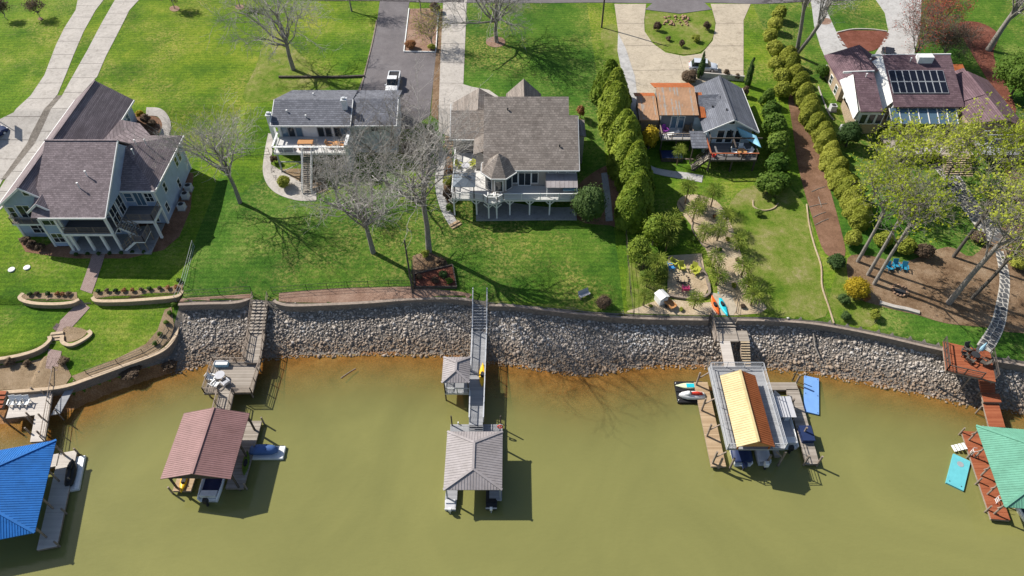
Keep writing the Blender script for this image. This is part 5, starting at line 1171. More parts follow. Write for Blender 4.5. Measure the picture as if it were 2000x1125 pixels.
# -- maroon roofed boathouse
d2 = thing('boathouse', 'boathouse with maroon metal gable roof left of centre', 'boathouse', (-33, 39, 0), world=True)
for mb in gable_dock_roof(d2, -36.75, -29.4, 34.8, 42.8, 3.5, 4.65, 'roof_maroon'): mb.build('gable_end', M['timber_dark'], d2)
dock_deck(d2, -30.9, -29.0, 35.2, 43.6, .6, 'wood_grey'); dock_deck(d2, -36.5, -34.6, 34.9, 43.6, .6, 'wood_tan'); dock_deck(d2, -34.6, -30.9, 41.8, 43.6, .6, 'wood_grey')
for xx in (-36.2, -29.5):
    for yy in (35.3, 38.9, 42.4): post(d2, xx, yy, -2.5, 3.45, .18, 'timber_dark')
for yy in (35.3, 42.4):
    for s, xx in ((1, -36.2), (-1, -29.5)): mb = MB(); mb.bar((xx, yy, 2.4), (xx + s * 1.0, yy, 3.4), .1); mb.build('brace', M['timber_dark'], d2)
    mb = MB(); mb.bar((-36.3, yy, 3.35), (-29.4, yy, 3.35), .16, .2); mb.build('beam', M['timber_dark'], d2)
piles(d2, [(-28.8,43.5),(-28.8,40.0),(-28.8,35.4),(-36.7,34.9)], 1.5)
boat('white and black motorboat backed into the maroon-roofed boathouse', -32.5, 37.0, 0, 6.2, 2.4, 'white_gel', 'navy')
def kayak(label, x, y, z, rz, mat, L=3.2, W=.75, name='kayak', tilt=0):
    o = thing(name, label, 'kayak', (x, y, z), rz); o.rotation_euler = (0, tilt, rz)
    rings = []
    for t in np.linspace(-1, 1, 11):
        w2 = W / 2 * max(.05, (1 - abs(t) ** 2.3)); hh = .16 + .12 * abs(t) ** 3
        rings.append([(-w2, t*L/2, .16), (-w2*.6, t*L/2, .02 + .1*t*t), (w2*.6, t*L/2, .02 + .1*t*t), (w2, t*L/2, .16), (w2*.55, t*L/2, hh + .1), (-w2*.55, t*L/2, hh + .1)])
    mb = MB(); mb.loft(rings); mb.build('hull', M[mat], o, True)
    mb = MB(); mb.lathe((0, 0, .24), [(.2, 0), (.24, .035)], 12); c = mb.build('cockpit', M['dark_rubber'], o); c.scale = (1, 2.0, 1)
    mb = MB(); mb.box(-.17, .17, -.32, -.24, .25, .5); mb.build('seat_back', M['dark_rubber'], o)
    return o
kayak('orange kayak on the left finger under the maroon roof', -35.6, 36.0, .62, .1, 'yellow', 2.8); kayak('green kayak on the right finger beside the maroon roof', -29.4, 38.1, .62, .12, 'leaf_mid', 3.0)
tr = thing('floating_dock', 'small white float with a blue cover moored right of the maroon roof', 'float', (-27.6, 39.7, 0)); mb = MB(); mb.loft([[(x*s, y*s, z) for x, y in ((-2.0,-.8),(2.0,-.8),(2.0,.8),(-2.0,.8))] for s, z in ((.95,-.2),(1,0),(1,.3),(.97,.34))]); mb.build('hull', M['white_gel'], tr)
js = jetski('jet ski under a blue cover on the float beside the maroon roof', -27.7, 39.75, .38, R(-90), 'blue_cover', 'blue_cover', 3.0)
mb = MB(); mb.loft([[(.6*w_*math.cos(a), yy, .3 + (zz)*math.sin(a)) for a in np.linspace(0, math.pi, 7)] for yy, w_, zz in ((-1.6,.85,.3),(-.8,1,.65),(.1,1,.85),(.9,.9,.55),(1.5,.4,.25))], closed=False, caps=False); mb.build('cover', M['blue_cover'], js, True).modifiers.new('t', 'SOLIDIFY').thickness = .03
g2 = thing('dock_platform', 'weathered wooden platform and stair leading down to the maroon-roofed boathouse', 'dock', (-33, 50, 0), world=True)
rot_deck(g2, (-36.5,51.4,0), (1,.03,0), (.03,-1,0), 5.7, 4.6, 1.4, 'wood_grey', 30)
rot_deck(g2, (-34.6,46.9,0), (1,0,0), (.08,-1,0), 1.7, 3.3, 1.35, 'wood_grey', 22)
rot_deck(g2, (-32.9,55.5,0), (1,0,0), (.09,-1,0), 1.9, 4.6, 1.9, 'wood_grey', 30)
stair(g2, -33.0, -31.1, 55.4, 59.8, 1.9, 3.8, 'y', 'wood_grey', 'timber', 'timber'); dock_deck(g2, -33.2, -31.0, 59.8, 61.8, 3.8, 'wood_grey')
railing(g2, [(-32.3,51.3,1.4),(-36.4,51.3,1.4),(-36.3,46.9,1.4),(-34.6,46.9,1.4)], 1.0, 'timber', 1.4, 0, rails=3, topw=.1); railing(g2, [(-32.8,46.9,1.4),(-30.7,46.9,1.4),(-30.6,51.4,1.4),(-31.0,55.3,1.9)], 1.0, 'timber', 1.5, 0, rails=3, topw=.1); railing(g2, [(-32.5,51.3,1.9),(-32.9,55.4,1.9)], 1.0, 'timber', 1.5, 0, rails=3, topw=.1)
railing(g2, [(-34.5,46.7,1.35),(-34.3,43.7,1.35)], 1.0, 'timber', 1.5, 0, rails=2); railing(g2, [(-32.9,46.7,1.35),(-32.6,43.7,1.35)], 1.0, 'timber', 1.5, 0, rails=2)
piles(g2, [(-36.2,51.1),(-36.1,47.2),(-31,47.2),(-31,51),(-33.5,47.2),(-34.2,44.2),(-32.8,44.2),(-32.8,55),(-31,55),(-33,59.8),(-31.2,59.8)], 1.3)
table('round glass table on the weathered wooden platform', -34.9, 49.0, 1.4, 1.2, 1.2, .72, 'canvas', rnd=True)
o = thing('cooler_box', 'pale blue storage box in the back left corner of the wooden platform', 'box', (-35.3, 50.9, 1.4)); mb = MB(); mb.box(-.8,.8,-.3,.3,0,.5); mb.build('body', M['umbrella_blue'], o); mb = MB(); mb.box(-.83,.83,-.33,.33,.5,.6); mb.build('lid', M['white'], o)
chair('white chair left of the glass table on the wooden platform', -35.9, 48.8, 1.4, 1.3, 'white'); chair('white chair in front of the glass table on the wooden platform', -35.2, 47.9, 1.4, 2.6, 'white'); chair('grey chair at the right of the glass table on the wooden platform', -34.0, 48.1, 1.4, -2.3, 'canvas')
# -- grey roofed boathouse
d3 = thing('boathouse', 'boathouse with grey metal hip roof in the middle of the lake front', 'boathouse', (-4, 38, 0), world=True)
pl, rg = hip_planes(-7.13, -1.03, 33.75, 40.65, 3.2, 4.15, 1.9); 
metal_planes(d3, pl, 'roof_grey', .3, ridge=rg)
dock_deck(d3, -7.1, -1.1, 40.7, 43.1, .6, 'grey_comp', 'alu', 'x'); dock_deck(d3, -7.1, -5.9, 33.9, 40.7, .6, 'grey_comp', 'alu'); dock_deck(d3, -2.4, -1.1, 33.9, 40.7, .6, 'grey_comp', 'alu')
for xx in (-6.9, -1.25):
    for yy in (34.1, 37.3, 40.4): post(d3, xx, yy, -2.5, 3.15, .15, 'grey_metal')
    mb = MB(); mb.bar((xx, 33.9, 3.05), (xx, 40.6, 3.05), .14, .2); mb.build('beam', M['grey_metal'], d3)
piles(d3, [(-6.9,43.0),(-1.3,43.0)], 2.6, .09, 'timber_dark'); piles(d3, [(-6.2,43.2)], .95, .09, 'white')
o = thing('life_ring_post', 'red and white rescue post at the right back corner of the grey-roofed boathouse', 'rescue post', (-1.35, 42.4, .6)); mb = MB(); mb.cyl((0,0,0),(0,0,1.2),.05,.05,8); mb.build('post', M['white'], o)
mb = MB(); N1 = 14
mb.loft([[(.28*math.cos(a) + .07*math.cos(b)*math.cos(a), -.1 + .07*math.sin(b), .85 + .28*math.sin(a) + .07*math.cos(b)*math.sin(a)) for b in np.linspace(0, 2*math.pi, 7)[:-1]] for a in np.linspace(0, 2*math.pi, N1)], caps=False); mb.build('ring', M['red'], o)
def pwc_port(label, x, y, mat, seat):
    o = thing('small_boat', label, 'boat', (x, y, 0))
    mb = MB(); mb.loft([[(-w_, yy, -.2), (w_, yy, -.2), (w_, yy, zz), (w_*.8, yy, zz + .02), (-w_*.8, yy, zz + .02), (-w_, yy, zz)] for yy, w_, zz in ((-2.2,.55,.5),(-1.4,.6,.55),(1.0,.58,.6),(2.0,.35,.7),(2.5,.06,.8))]); mb.build('hull', M[mat], o)
    mb = MB(); mb.box(-.5,.5,-1.6,-1.2,.55,.7); mb.box(-.5,.5,0,.4,.6,.72); mb.build('bench_seat', M[seat], o)
    mb = MB(); mb.loft([[(-.14,-2.22-d,z),(.14,-2.22-d,z),(.14,-2.55+d,z),(-.14,-2.55+d,z)] for z, d in ((.45,.05),(.6,0),(.9,0),(1.0,.08))]); m_ = mb.build('outboard_motor', M['white_gel'], o)
    mb = MB(); mb.box(-.05,.05,-2.5,-2.35,-.6,.45); mb.build('motor_leg', M['alu'], m_)
    mb = MB(); mb.box(-.6,.6,-2.28,-2.18,.45,.6); mb.build('transom', M['alu'], o)
    return o
pwc_port('pale grey skiff under the left edge of the grey hip roof', -6.55, 35.1, 'canvas', 'alu'); pwc_port('dark skiff under the right edge of the grey hip roof', -2.2, 35.2, 'dark_rubber', 'black')
g3 = thing('gangway', 'long grey railed gangway crossing the stone bank to the grey-roofed boathouse', 'gangway', (-4, 50, 0), world=True)
dock_deck(g3, -4.95, -3.2, 60.2, 61.3, 3.95, 'grey_comp', 'alu'); stair(g3, -4.95, -3.2, 56.2, 60.2, 1.65, 3.8, 'y', 'grey_comp', 'alu', None)
dock_deck(g3, -4.95, -3.25, 46.6, 56.2, 1.6, 'grey_comp', 'alu'); rot_deck(g3, (-4.9,46.6,0), (1,0,0), (0,-1,0), 1.55, 4.3, 1.55, 'grey_comp', 28)
for v in [o for o in g3.children if o.name.startswith('deck_floor')][-1:]: pass
railing(g3, [(-4.98,60.5,3.8),(-4.98,60.2,3.8),(-4.98,56.2,1.65),(-4.98,50.1,1.6)], 1.0, 'alu', 2.0, .16); railing(g3, [(-3.18,60.5,3.8),(-3.18,60.2,3.8),(-3.18,56.2,1.65),(-3.25,42.9,1.5)], 1.0, 'alu', 2.0, .16); railing(g3, [(-4.9,46.4,1.6),(-4.85,42.9,1.5)], 1.0, 'alu', 1.8, .16)
stair(g3, -4.85, -3.3, 41.6, 42.4, .6, 1.55, 'y', 'grey_comp', 'alu', None)
piles(g3, [(-4.9,56),(-3.3,56),(-4.9,51),(-3.3,51),(-4.9,46.7),(-3.3,46.7)], 1.4, .1, 'grey_metal')
gz3 = thing('dock_gazebo', 'small grey hip-roofed gazebo on posts beside the grey gangway', 'gazebo', (-6.5, 48.3, 0), world=True)
pl, rg = hip_planes(-8.1, -4.9, 46.5, 50.15, 4.1, 4.8, 1.25); metal_planes(gz3, pl, 'roof_grey', .3, ridge=rg)
dock_deck(gz3, -7.9, -5.0, 46.7, 50.0, 1.6, 'grey_comp', 'alu'); railing(gz3, [(-5.0,49.95,1.6),(-7.85,49.95,1.6),(-7.85,46.75,1.6),(-5.0,46.75,1.6)], 1.0, 'alu', 1.5, .16)
for xx in (-7.85, -5.1):
    for yy in (46.8, 49.9): post(gz3, xx, yy, -2.5, 4.05, .14, 'timber_dark')
kayak('yellow kayak leaning on the grey gangway railing', -3.55, 49.2, 1.62, .0, 'yellow', 3.4, .8)
# -- cream and rust roofed boathouse with roof terrace
d4 = thing('boathouse', 'boathouse with a cream and rust gable roof on a railed grey terrace', 'boathouse', (26, 44, 0), world=True)
dock_deck(d4, 23.2, 29.5, 38.4, 49.2, 3.4, 'grey_comp', 'grey_metal', 'x'); railing(d4, [(23.25,38.5,3.4),(23.25,49.15,3.4),(29.45,49.15,3.4),(29.45,38.5,3.4)], 1.0, 'alu', 2.4, 0, rails=2, thick=.06, topw=.06); railing(d4, [(23.25,38.45,3.4),(24.2,38.45,3.4)], 1.0, 'alu', 1, 0, rails=2, thick=.06, topw=.06); railing(d4, [(28.2,38.45,3.4),(29.45,38.45,3.4)], 1.0, 'alu', 1.2, 0, rails=2, thick=.06, topw=.06)
for mb in gable_dock_roof(d4, 23.95, 28.0, 38.0, 47.2, 4.5, 5.6, 'roof_cream', 'h4rust', .28): mb.build('gable_end', M['wood_orange'], d4)
for xx in (24.3, 27.7):
    for yy in (38.4, 42.6, 46.9): post(d4, xx, yy, 3.4, 4.45, .14, 'h4rust')
dock_deck(d4, 22.0, 23.6, 37.8, 49.0, .6, 'wood_tan'); dock_deck(d4, 29.3, 29.9, 39, 49.0, .6, 'wood_grey')
for yy in (38.2, 41.6, 45.0, 48.6):
    for xx in (22.2, 29.6):
        post(d4, xx, yy, -2.5, 3.1, .18, 'timber'); mb = MB(); mb.bar((xx, yy, 1.9), (xx + (1.0 if xx < 26 else -1.0), yy, 3.1), .12); mb.build('brace', M['timber'], d4)
piles(d4, [(22.9,37.9),(28.3,38.3),(24.2,37.9)], 2.2, .14)
d4b = thing('finger_dock', 'L-shaped weathered wooden dock right of the cream and rust roof', 'dock', (33, 43, 0), world=True)
rot_deck(d4b, (29.9,48.95,0), (1,0,0), (0,-1,0), 4.4, 1.1, .6, 'wood_grey', 8); rot_deck(d4b, (32.9,48.0,0), (1,.02,0), (-.035,-1,0), 1.45, 9.9, .6, 'wood_grey', 66)
piles(d4b, [(34.4,49.0),(32.8,45.6),(33.2,41.8),(33.9,38.2),(32.5,38.3)], 2.1, .13)
o = thing('storage_box', 'dark blue dock box on the L-shaped wooden dock', 'box', (33.4, 41.6, .6)); mb = MB(); mb.box(-.65,.65,-.9,.9,0,.6); mb.build('body', M['navy'], o); mb = MB(); mb.slab([(-.7,-.95,.66),(.7,-.95,.66),(.7,.95,.72),(-.7,.95,.72)], .06); mb.build('lid', M['navy'], o)
boat('open white boat with grey canvas top in the slip beside the L-shaped dock', 31.25, 43.9, 0, 7.4, 2.3, 'white_gel', 'canvas', 'black', None, 'canvas')
boat('navy covered boat backed under the cream and rust roof', 25.6, 41.4, 0, 6.6, 2.3, 'white_gel', 'canvas', 'navy', 'navy'); boat('grey covered skiff beside the navy covered boat under the roof terrace', 28.0, 40.6, 0, 4.8, 1.5, 'canvas', 'canvas', 'white_gel', 'canvas')
lf = thing('floating_dock', 'black floating drive-on port left of the cream roof', 'float', (21.4, 47.8, 0)); mb = MB(); mb.box(-1.7,1.7,-1.5,-.1,-.1,.3); mb.box(-1.7,1.7,.05,1.5,-.1,.3); mb.box(-1.7,1.7,-.1,.05,-.1,.2); mb.build('hull', M['black'], lf)
mb = MB(); mb.cyl((-1.6,-1.2,.3),(-1.6,-1.2,.4),.06,.06,8); mb.cyl((-1.6,1.2,.3),(-1.6,1.2,.4),.06,.06,8); mb.build('cleat', M['white'], lf)
jetski('white and red jet ski on the black float by the cream roof', 21.4, 47.05, .42, R(90), 'white_gel', 'red', 3.1)
pb = kayak('cream paddle board with blue pad on the black float', 21.4, 48.6, .3, R(90), 'lime_board', 3.3, .85, 'paddle_board'); pb['category'] = 'paddle board'
for ch in list(pb.children):
    if not ch.name.startswith('hull'): bpy.data.objects.remove(ch)
    else: ch.scale = (1, 1, .55)
mb = MB(); mb.box(-.27,.27,-.75,.35,.15,.17); mb.build('pad', M['cyan'], pb)
ff_ = thing('water_mat', 'blue rectangular foam float near the stone bank', 'float', (35.9, 47.45, .1), R(-16) * 1.0); mb = MB(); mb.box(-.85,.85,-2.65,2.65,-.1,.12); mb.build('mat', M['foam_blue'], ff_)
for sx in (-.7,.7):
    for sy in (-2.45,0,2.45): mb = MB(); mb.cyl((sx,sy,.12),(sx,sy,.16),.05,.05,8); mb.build('grommet', M['navy'], ff_)
g4 = thing('gangway', 'wooden landing with steps and narrow grey ramp below the kayaks', 'gangway', (26.5, 55, 0), world=True)
dock_deck(g4, 24.9, 27.8, 53.4, 55.6, 2.9, 'wood_grey'); stair(g4, 24.95, 27.9, 55.6, 57.3, 2.9, 3.85, 'y', 'wood_grey', 'timber', None); dock_deck(g4, 25.2, 28.2, 57.3, 59.4, 3.95, 'wood_tan')
rot_deck(g4, (25.45,53.4,0), (1,0,0), (-.04,-1,0), 1.25, 4.3, 3.0, 'beige_comp', 28); piles(g4, [(25.0,53.6),(27.7,53.6),(25.0,55.4),(27.7,55.4),(25.6,50.4),(26.6,50.4)], 2.8)
stair(g4, 28.1, 29.2, 50.4, 53.6, .6, 2.7, 'y', 'sand', 'timber', None); dock_deck(g4, 27.9, 29.2, 53.6, 55.2, 2.75, 'wood_grey'); railing(g4, [(24.95,53.5,2.9),(24.95,57.3,3.4)], .9, 'timber', 1.6, 0, rails=1)
kayak('orange and red kayak beside the blue kayak at the top of the landing', 25.55, 58.2, 4.0, .1, 'orange_k', 3.3, .8); kayak('bright blue kayak at the top of the wooden landing', 26.5, 58.3, 4.0, .12, 'cyan', 3.9, .85)
# -- green roofed boathouse
d5 = thing('boathouse', 'boathouse with mint green metal hip roof at the lower right edge', 'boathouse', (56, 36, 0), world=True)
c5 = [Vector((51.5,41.4,3.2)), Vector((50.3,31.9,3.2)), Vector((59.8,31.0,3.2)), Vector((61.0,40.5,3.2))]
s5 = (c5[1] - c5[0]).normalized(); e5 = (c5[3] - c5[0]).normalized()
ra = (c5[0] + c5[3]) / 2 + s5 * 3.4 + Vector((0,0,1.8)); rb_ = (c5[1] + c5[2]) / 2 - s5 * 3.4 + Vector((0,0,1.8))
metal_planes(d5, [([c5[0], c5[1], rb_, ra], -e5), ([c5[3], c5[0], ra], -s5), ([c5[2], c5[3], ra, rb_], e5), ([c5[1], c5[2], rb_], s5)], 'roof_green', .26, ridge=[(ra, rb_), (c5[0], ra), (c5[1], rb_), (c5[2], rb_), (c5[3], ra)])
e0 = c5[0] - e5 * .1 - s5 * .9 - Vector((0,0,3.2)); rot_deck(d5, e0, e5, s5, 1.9, 10.6, .6, 'wood_red', 70); rot_deck(d5, e0 + e5 * 1.9, e5, s5, 6.6, 1.8, .6, 'wood_red', 12); rot_deck(d5, e0 + e5 * 8.5, e5, s5, 1.4, 10.4, .6, 'wood_red', 68)
for k in range(5):
    p = c5[0] + e5 * .35 + s5 * (.3 + 2.2 * k); mb = MB(); mb.cyl((p.x, p.y, -2.5), (p.x, p.y, 3.15), .1, .1, 8); mb.build('post', M['timber'], d5); mb = MB(); mb.bar((p.x - e5.x * .3, p.y - e5.y * .3, 1.9), (p.x + e5.x * .7, p.y + e5.y * .7, 3.1), .09); mb.build('brace', M['timber'], d5)
for (a, b) in ((.2, 0), (3.2, 0), (6.4, 0), (9.6, 0)): p = e0 + s5 * a - e5 * .1; piles(d5, [(p.x, p.y)], 1.5, .1)
for s in (3.0, 8.6):
    p = e0 + s5 * s + e5 * (.1 if s < 5 else 1.0)
    o = thing('dock_ladder', ('white ladder at the back' if s < 5 else 'white ladder at the front') + ' of the red deck by the green roof', 'ladder', (p.x, p.y, .6), math.atan2(s5.y, s5.x)); 
    for q in (-.22,.22): mb = MB(); mb.cyl((q,0,0),(q,0,1.0),.025,.025,6); mb.cyl((q,0,1.0),(q,.35,1.0),.025,.025,6); mb.build('rail', M['white'], o)
    for q in range(3): mb = MB(); mb.box(-.22,.22,-.03,.03,.15+.28*q,.19+.28*q); mb.build('rung', M['white'], o)
st5 = thing('swim_steps', 'white plastic steps into the water left of the red deck', 'steps', (50.7, 40.3, .1), .1)
for k in range(4): mb = MB(); mb.box(-.9 + k*.35, -.6 + k*.35, -.4,.4, .1 + k*.12, .18 + k*.12); mb.build('tread', M['white'], st5)
boat('white motorboat showing its stern under the green roof', 54.6, 33.6, R(8), 6.4, 2.4, 'white_gel', 'navy')
fm = thing('water_mat', 'turquoise foam float left of the green-roofed boathouse', 'float', (49.25, 37.35, .1), R(-33)); mb = MB(); mb.box(-.9,.9,-2.1,2.1,-.1,.12); mb.build('mat', M['foam_cyan'], fm)
mb = MB(); mb.cyl((0,1.1,.12),(0,1.1,.14),.35,.35,14); mb.build('patch', M['grey_metal'], fm)
for q in (-.6,.6): mb = MB(); mb.cyl((q,-1.7,.12),(q,-1.7,.15),.06,.06,8); mb.build('grommet', M['dark_rubber'], fm)
g5 = thing('dock_platform', 'red stained deck with furniture and stairs above the right stone bank', 'dock', (55, 51, 0), world=True)
rot_deck(g5, (52.0,52.6,0), (5.0,-1.6,0), (-.30,-.955,0), 5.3, 4.5, 4.0, 'wood_red', 30)
def pxd(a, b, z): return Vector((*P(a, b, z), z))
for k in range(8):
    z = 3.8 - k * .22; a0 = pxd(1911 + k * .6, 741 + k * 3.2, z); b0 = pxd(1944, 742 + k * 3.2, z); a1 = pxd(1911 + (k + 1) * .6, 741 + (k + 1) * 3.2, z); b1 = pxd(1944, 742 + (k + 1) * 3.2, z)
    mb = MB(); mb.slab([tuple(a0), tuple(b0), tuple(b1), tuple(a1)], .06); mb.build('tread', M['wood_red'], g5)
A_ = pxd(1917,768,2.0); rot_deck(g5, A_, (1,-.03,0), (-.2,-1,0), 2.0, 1.2, 2.0, 'wood_red', 8)
A_ = pxd(1919,782,1.6); rot_deck(g5, A_, (1,-.05,0), (-.22,-1,0), 1.75, 3.6, 1.6, 'wood_red', 24)
piles(g5, [(51.0,48.4),(53.2,47.6),(55.3,47.0),(54.6,45.0),(56.4,44.9),(53.6,42.4),(55.4,42.2)], 1.5, .1)
piles(g5, [(50.9,48.3),(53.3,47.5),(55.5,46.9)], 3.8, .1)
railing(g5, [(52.0,52.5,4.0),(50.7,48.3,4.0),(54.3,47.2,4.0)], 1.0, 'timber_dark', 1.6, 0, rails=2); railing(g5, [(56.9,50.8,4.0),(55.8,47.0,4.0)], 1.0, 'timber_dark', 1.6, 0, rails=2)
u = thing('umbrella', 'folded pale blue umbrella on the red stained deck', 'umbrella', (55.3, 50.6, 4.0)); mb = MB(); mb.cyl((0,0,0),(0,0,2.3),.03,.03,8); mb.build('pole', M['alu'], u); mb = MB(); mb.lathe((0,0,.9), [(.2,0),(.24,.3),(.12,1.0),(.03,1.4)], 9); mb.build('canopy', M['umbrella_blue'], u); mb = MB(); mb.lathe((0,0,0), [(.3,0),(.25,.1)], 12); mb.build('base', M['dark_rubber'], u)
table('dark round table under the folded umbrella on the red deck', 54.6, 50.1, 4.0, 1.0, 1.0, .7, 'dark_rubber', rnd=True)
for k, (xx, yy, rz) in enumerate(((53.6,50.5,1.2),(53.8,49.5,2.2),(55.3,49.2,-2.2),(54.3,51.2,.2))): chair('dark chair %s on the red stained deck' % ('at the left of the table', 'in front left of the table', 'in front right of the table', 'behind the table')[k], xx, yy, 4.0, rz, 'bark_dark')
# ------------------------------------------------------------------ vegetation generators
ORD = ['first','second','third','fourth','fifth','sixth','seventh','eighth','ninth','tenth','eleventh','twelfth','thirteenth','fourteenth','fifteenth','sixteenth','seventeenth','eighteenth']
def tubes(segs, ns):
    S = np.array(segs, float); p0, p1, r0, r1 = S[:, :3], S[:, 3:6], S[:, 6], S[:, 7]
    d = p1 - p0; d /= np.linalg.norm(d, axis=1, keepdims=True) + 1e-9
    up = np.where(np.abs(d[:, 2:3]) < .9, np.array([[0, 0, 1.]]), np.array([[0, 1., 0]]))
    a = np.cross(d, up); a /= np.linalg.norm(a, axis=1, keepdims=True) + 1e-9; b = np.cross(a, d)
    n_ = len(S); vs = np.zeros((n_, 2 * ns, 3))
    for k in range(ns):
        t = 2 * math.pi * k / ns; o = a * math.cos(t) + b * math.sin(t)
        vs[:, k] = p0 + o * r0[:, None]; vs[:, ns + k] = p1 + o * r1[:, None]
    base = (np.arange(n_) * 2 * ns)[:, None, None]
    q = np.array([[(k + 1) % ns, k, ns + k, ns + (k + 1) % ns] for k in range(ns)])[None]
    return vs.reshape(-1, 3), (base + q).reshape(-1, 4)
def quads(c, size, rng, nrm=None, aspect=1.0):
    n_ = len(c); u = rng.normal(size=(n_, 3))
    if nrm is not None: nn = nrm + rng.normal(size=(n_, 3)) * .38; nn /= np.linalg.norm(nn, axis=1, keepdims=True) + 1e-9; u -= nn * (u * nn).sum(1, keepdims=True)
    u /= np.linalg.norm(u, axis=1, keepdims=True) + 1e-9
    if nrm is not None: v = np.cross(nn, u)
    else: v = rng.normal(size=(n_, 3)); v -= u * (u * v).sum(1, keepdims=True); v /= np.linalg.norm(v, axis=1, keepdims=True) + 1e-9
    s = (size * rng.uniform(.6, 1.3, n_))[:, None] / 2
    vs = np.stack([c - u*s - v*s*aspect*.5, c + u*s - v*s*aspect*.5, c + u*s*.5 + v*s*aspect, c - u*s*.5 + v*s*aspect], 1).reshape(-1, 3)
    return vs, np.arange(n_ * 4).reshape(-1, 4)
def skeleton(h, spread, seed, lv=4, fork=.4, kids=(7, 5, 4, 4), r0=None, lean=(0, 0), up=.25, wild=.35, multi=1):
    rg = np.random.default_rng(seed); segs = []; tips = []; r0 = r0 or h * .02
    def rec(p, d, L, r, l):
        nseg = 4 if l < 2 else 3; nodes = [p]; dd = d
        for i in range(nseg):
            dd = dd + rg.normal(size=3) * wild * (.35 if l == 0 else .55) + np.array((0, 0, up * (.3 if l else .1))); dd /= np.linalg.norm(dd)
            q = nodes[-1] + dd * L / nseg; ra = r * (1 - .75 * i / nseg); rb = r * (1 - .75 * (i + 1) / nseg)
            segs.append((*nodes[-1], *q, ra, rb, l)); nodes.append(q)
        if l >= lv: tips.append(nodes[-1]); tips.append(nodes[-2]); return
        k = kids[min(l, len(kids) - 1)]
        for j in range(k):
            t = .3 + .7 * (j + rg.uniform(.2, .8)) / k; i = min(nseg - 1, int(t * nseg)); f = t * nseg - i; q = nodes[i] + (nodes[i + 1] - nodes[i]) * f
            ax = rg.normal(size=3); ax -= d * (ax @ d); ax /= np.linalg.norm(ax); ang = rg.uniform(.5, 1.15)
            nd = d * math.cos(ang) + ax * math.sin(ang); nd /= np.linalg.norm(nd)
            rec(q, nd, L * rg.uniform(.42, .68), r * (1 - .75 * t) * .68 + .008, l + 1)
    base = np.zeros(3)
    for m in range(multi):
        d = np.array((lean[0] + (rg.normal() * .18 if multi > 1 else 0), lean[1] + (rg.normal() * .18 if multi > 1 else 0), 1.0)); d /= np.linalg.norm(d)
        th = h * fork; q = d * th; mid = q * .5 + np.array((rg.normal() * .1, rg.normal() * .1, 0))
        segs.append((*base, *(mid), r0 * 1.25, r0, 0)); segs.append((*mid, *q, r0, r0 * .86, 0))
        nb = kids[0]
        for j in range(nb):
            a = 2 * math.pi * (j + rg.uniform(-.3, .3)) / nb * 1.9; tl = spread * rg.uniform(.35, 1.0); vz = rg.uniform(.5, 1.3)
            nd = np.array((math.cos(a) * tl, math.sin(a) * tl, vz)) + d * .3; nd /= np.linalg.norm(nd)
            st = q * rg.uniform(.72, 1.0); rec(st, nd, (h - st[2]) * rg.uniform(.5, .82), r0 * rg.uniform(.35, .6), 1)
        rec(q, d, h * (1 - fork) * .75, r0 * .8, 1)
    return segs, np.array(tips)
def make_tree(name, label, base, h, spread, seed, bark='bark', twig='twig', leaf=None, nleaf=6, lsize=.28, lspread=.45, group=None, dead_min=.013, cat='tree', keep=1.0, **kw):
    o = thing(name, label, cat, base, group=group)
    segs, tips = skeleton(h, spread, seed, **kw)
    big = [s[:8] for s in segs if s[8] <= 1]; small = [s[:6] + (max(s[6], dead_min), max(s[7], dead_min)) for s in segs if s[8] > 1]
    v, f = tubes(big, 7); t = link_mesh('trunk', arr_mesh('trunk', v, f, True), M[bark], o)
    v, f = tubes(small, 3); link_mesh('branches', arr_mesh('branches', v, f), M[twig], o)
    if leaf:
        rg = np.random.default_rng(seed + 1); tp = tips[rg.random(len(tips)) < keep]; c = np.repeat(tp, nleaf, 0) + rg.normal(size=(len(tp) * nleaf, 3)) * lspread
        v, f = quads(c, lsize, rg); link_mesh('crown', arr_mesh('crown', v, f), M[leaf], o)
    return o
def smooth_mesh(name, seed, n_, size, mat, taper=.5):
    rg = np.random.default_rng(seed); ph = rg.uniform(0, 6.28, 6)
    prof = lambda t: (1 - t ** 2.6) ** .5 * (1 - taper * t) * (.82 + .18 * np.minimum(1, t / .25))
    def rad(t, a): return prof(t) * (1 + .07 * np.sin(3 * a + ph[0] + 4 * t) + .06 * np.sin(5 * a + ph[1] - 9 * t) + .05 * np.sin(17 * t + ph[2] + 2 * a))
    t = rg.random(n_) ** .8; a = rg.uniform(0, 6.28, n_); r = rad(t, a) * rg.uniform(.9, 1.06, n_)
    c = np.stack([r * np.cos(a), r * np.sin(a), t * 1.95], 1); nr = np.stack([np.cos(a), np.sin(a), .35 + .9 * t ** 3 + taper * .5], 1)
    v, f = quads(c, size, rg, nr / np.linalg.norm(nr, axis=1, keepdims=True))
    tt = np.linspace(0, .97, 9); aa = np.linspace(0, 2 * math.pi, 13)[:-1]; m = MB(); m.loft([[(.9 * rad(q, b) * math.cos(b), .9 * rad(q, b) * math.sin(b), q * 1.9 - (.05 if q == 0 else 0)) for b in aa] for q in tt])
    me = bpy.data.meshes.new(name); me.from_pydata([tuple(p) for p in v] + m.v, [], [tuple(q) for q in f] + [tuple(i + len(v) for i in q) for q in m.f]); me.materials.append(M[mat]); me.update(); return me
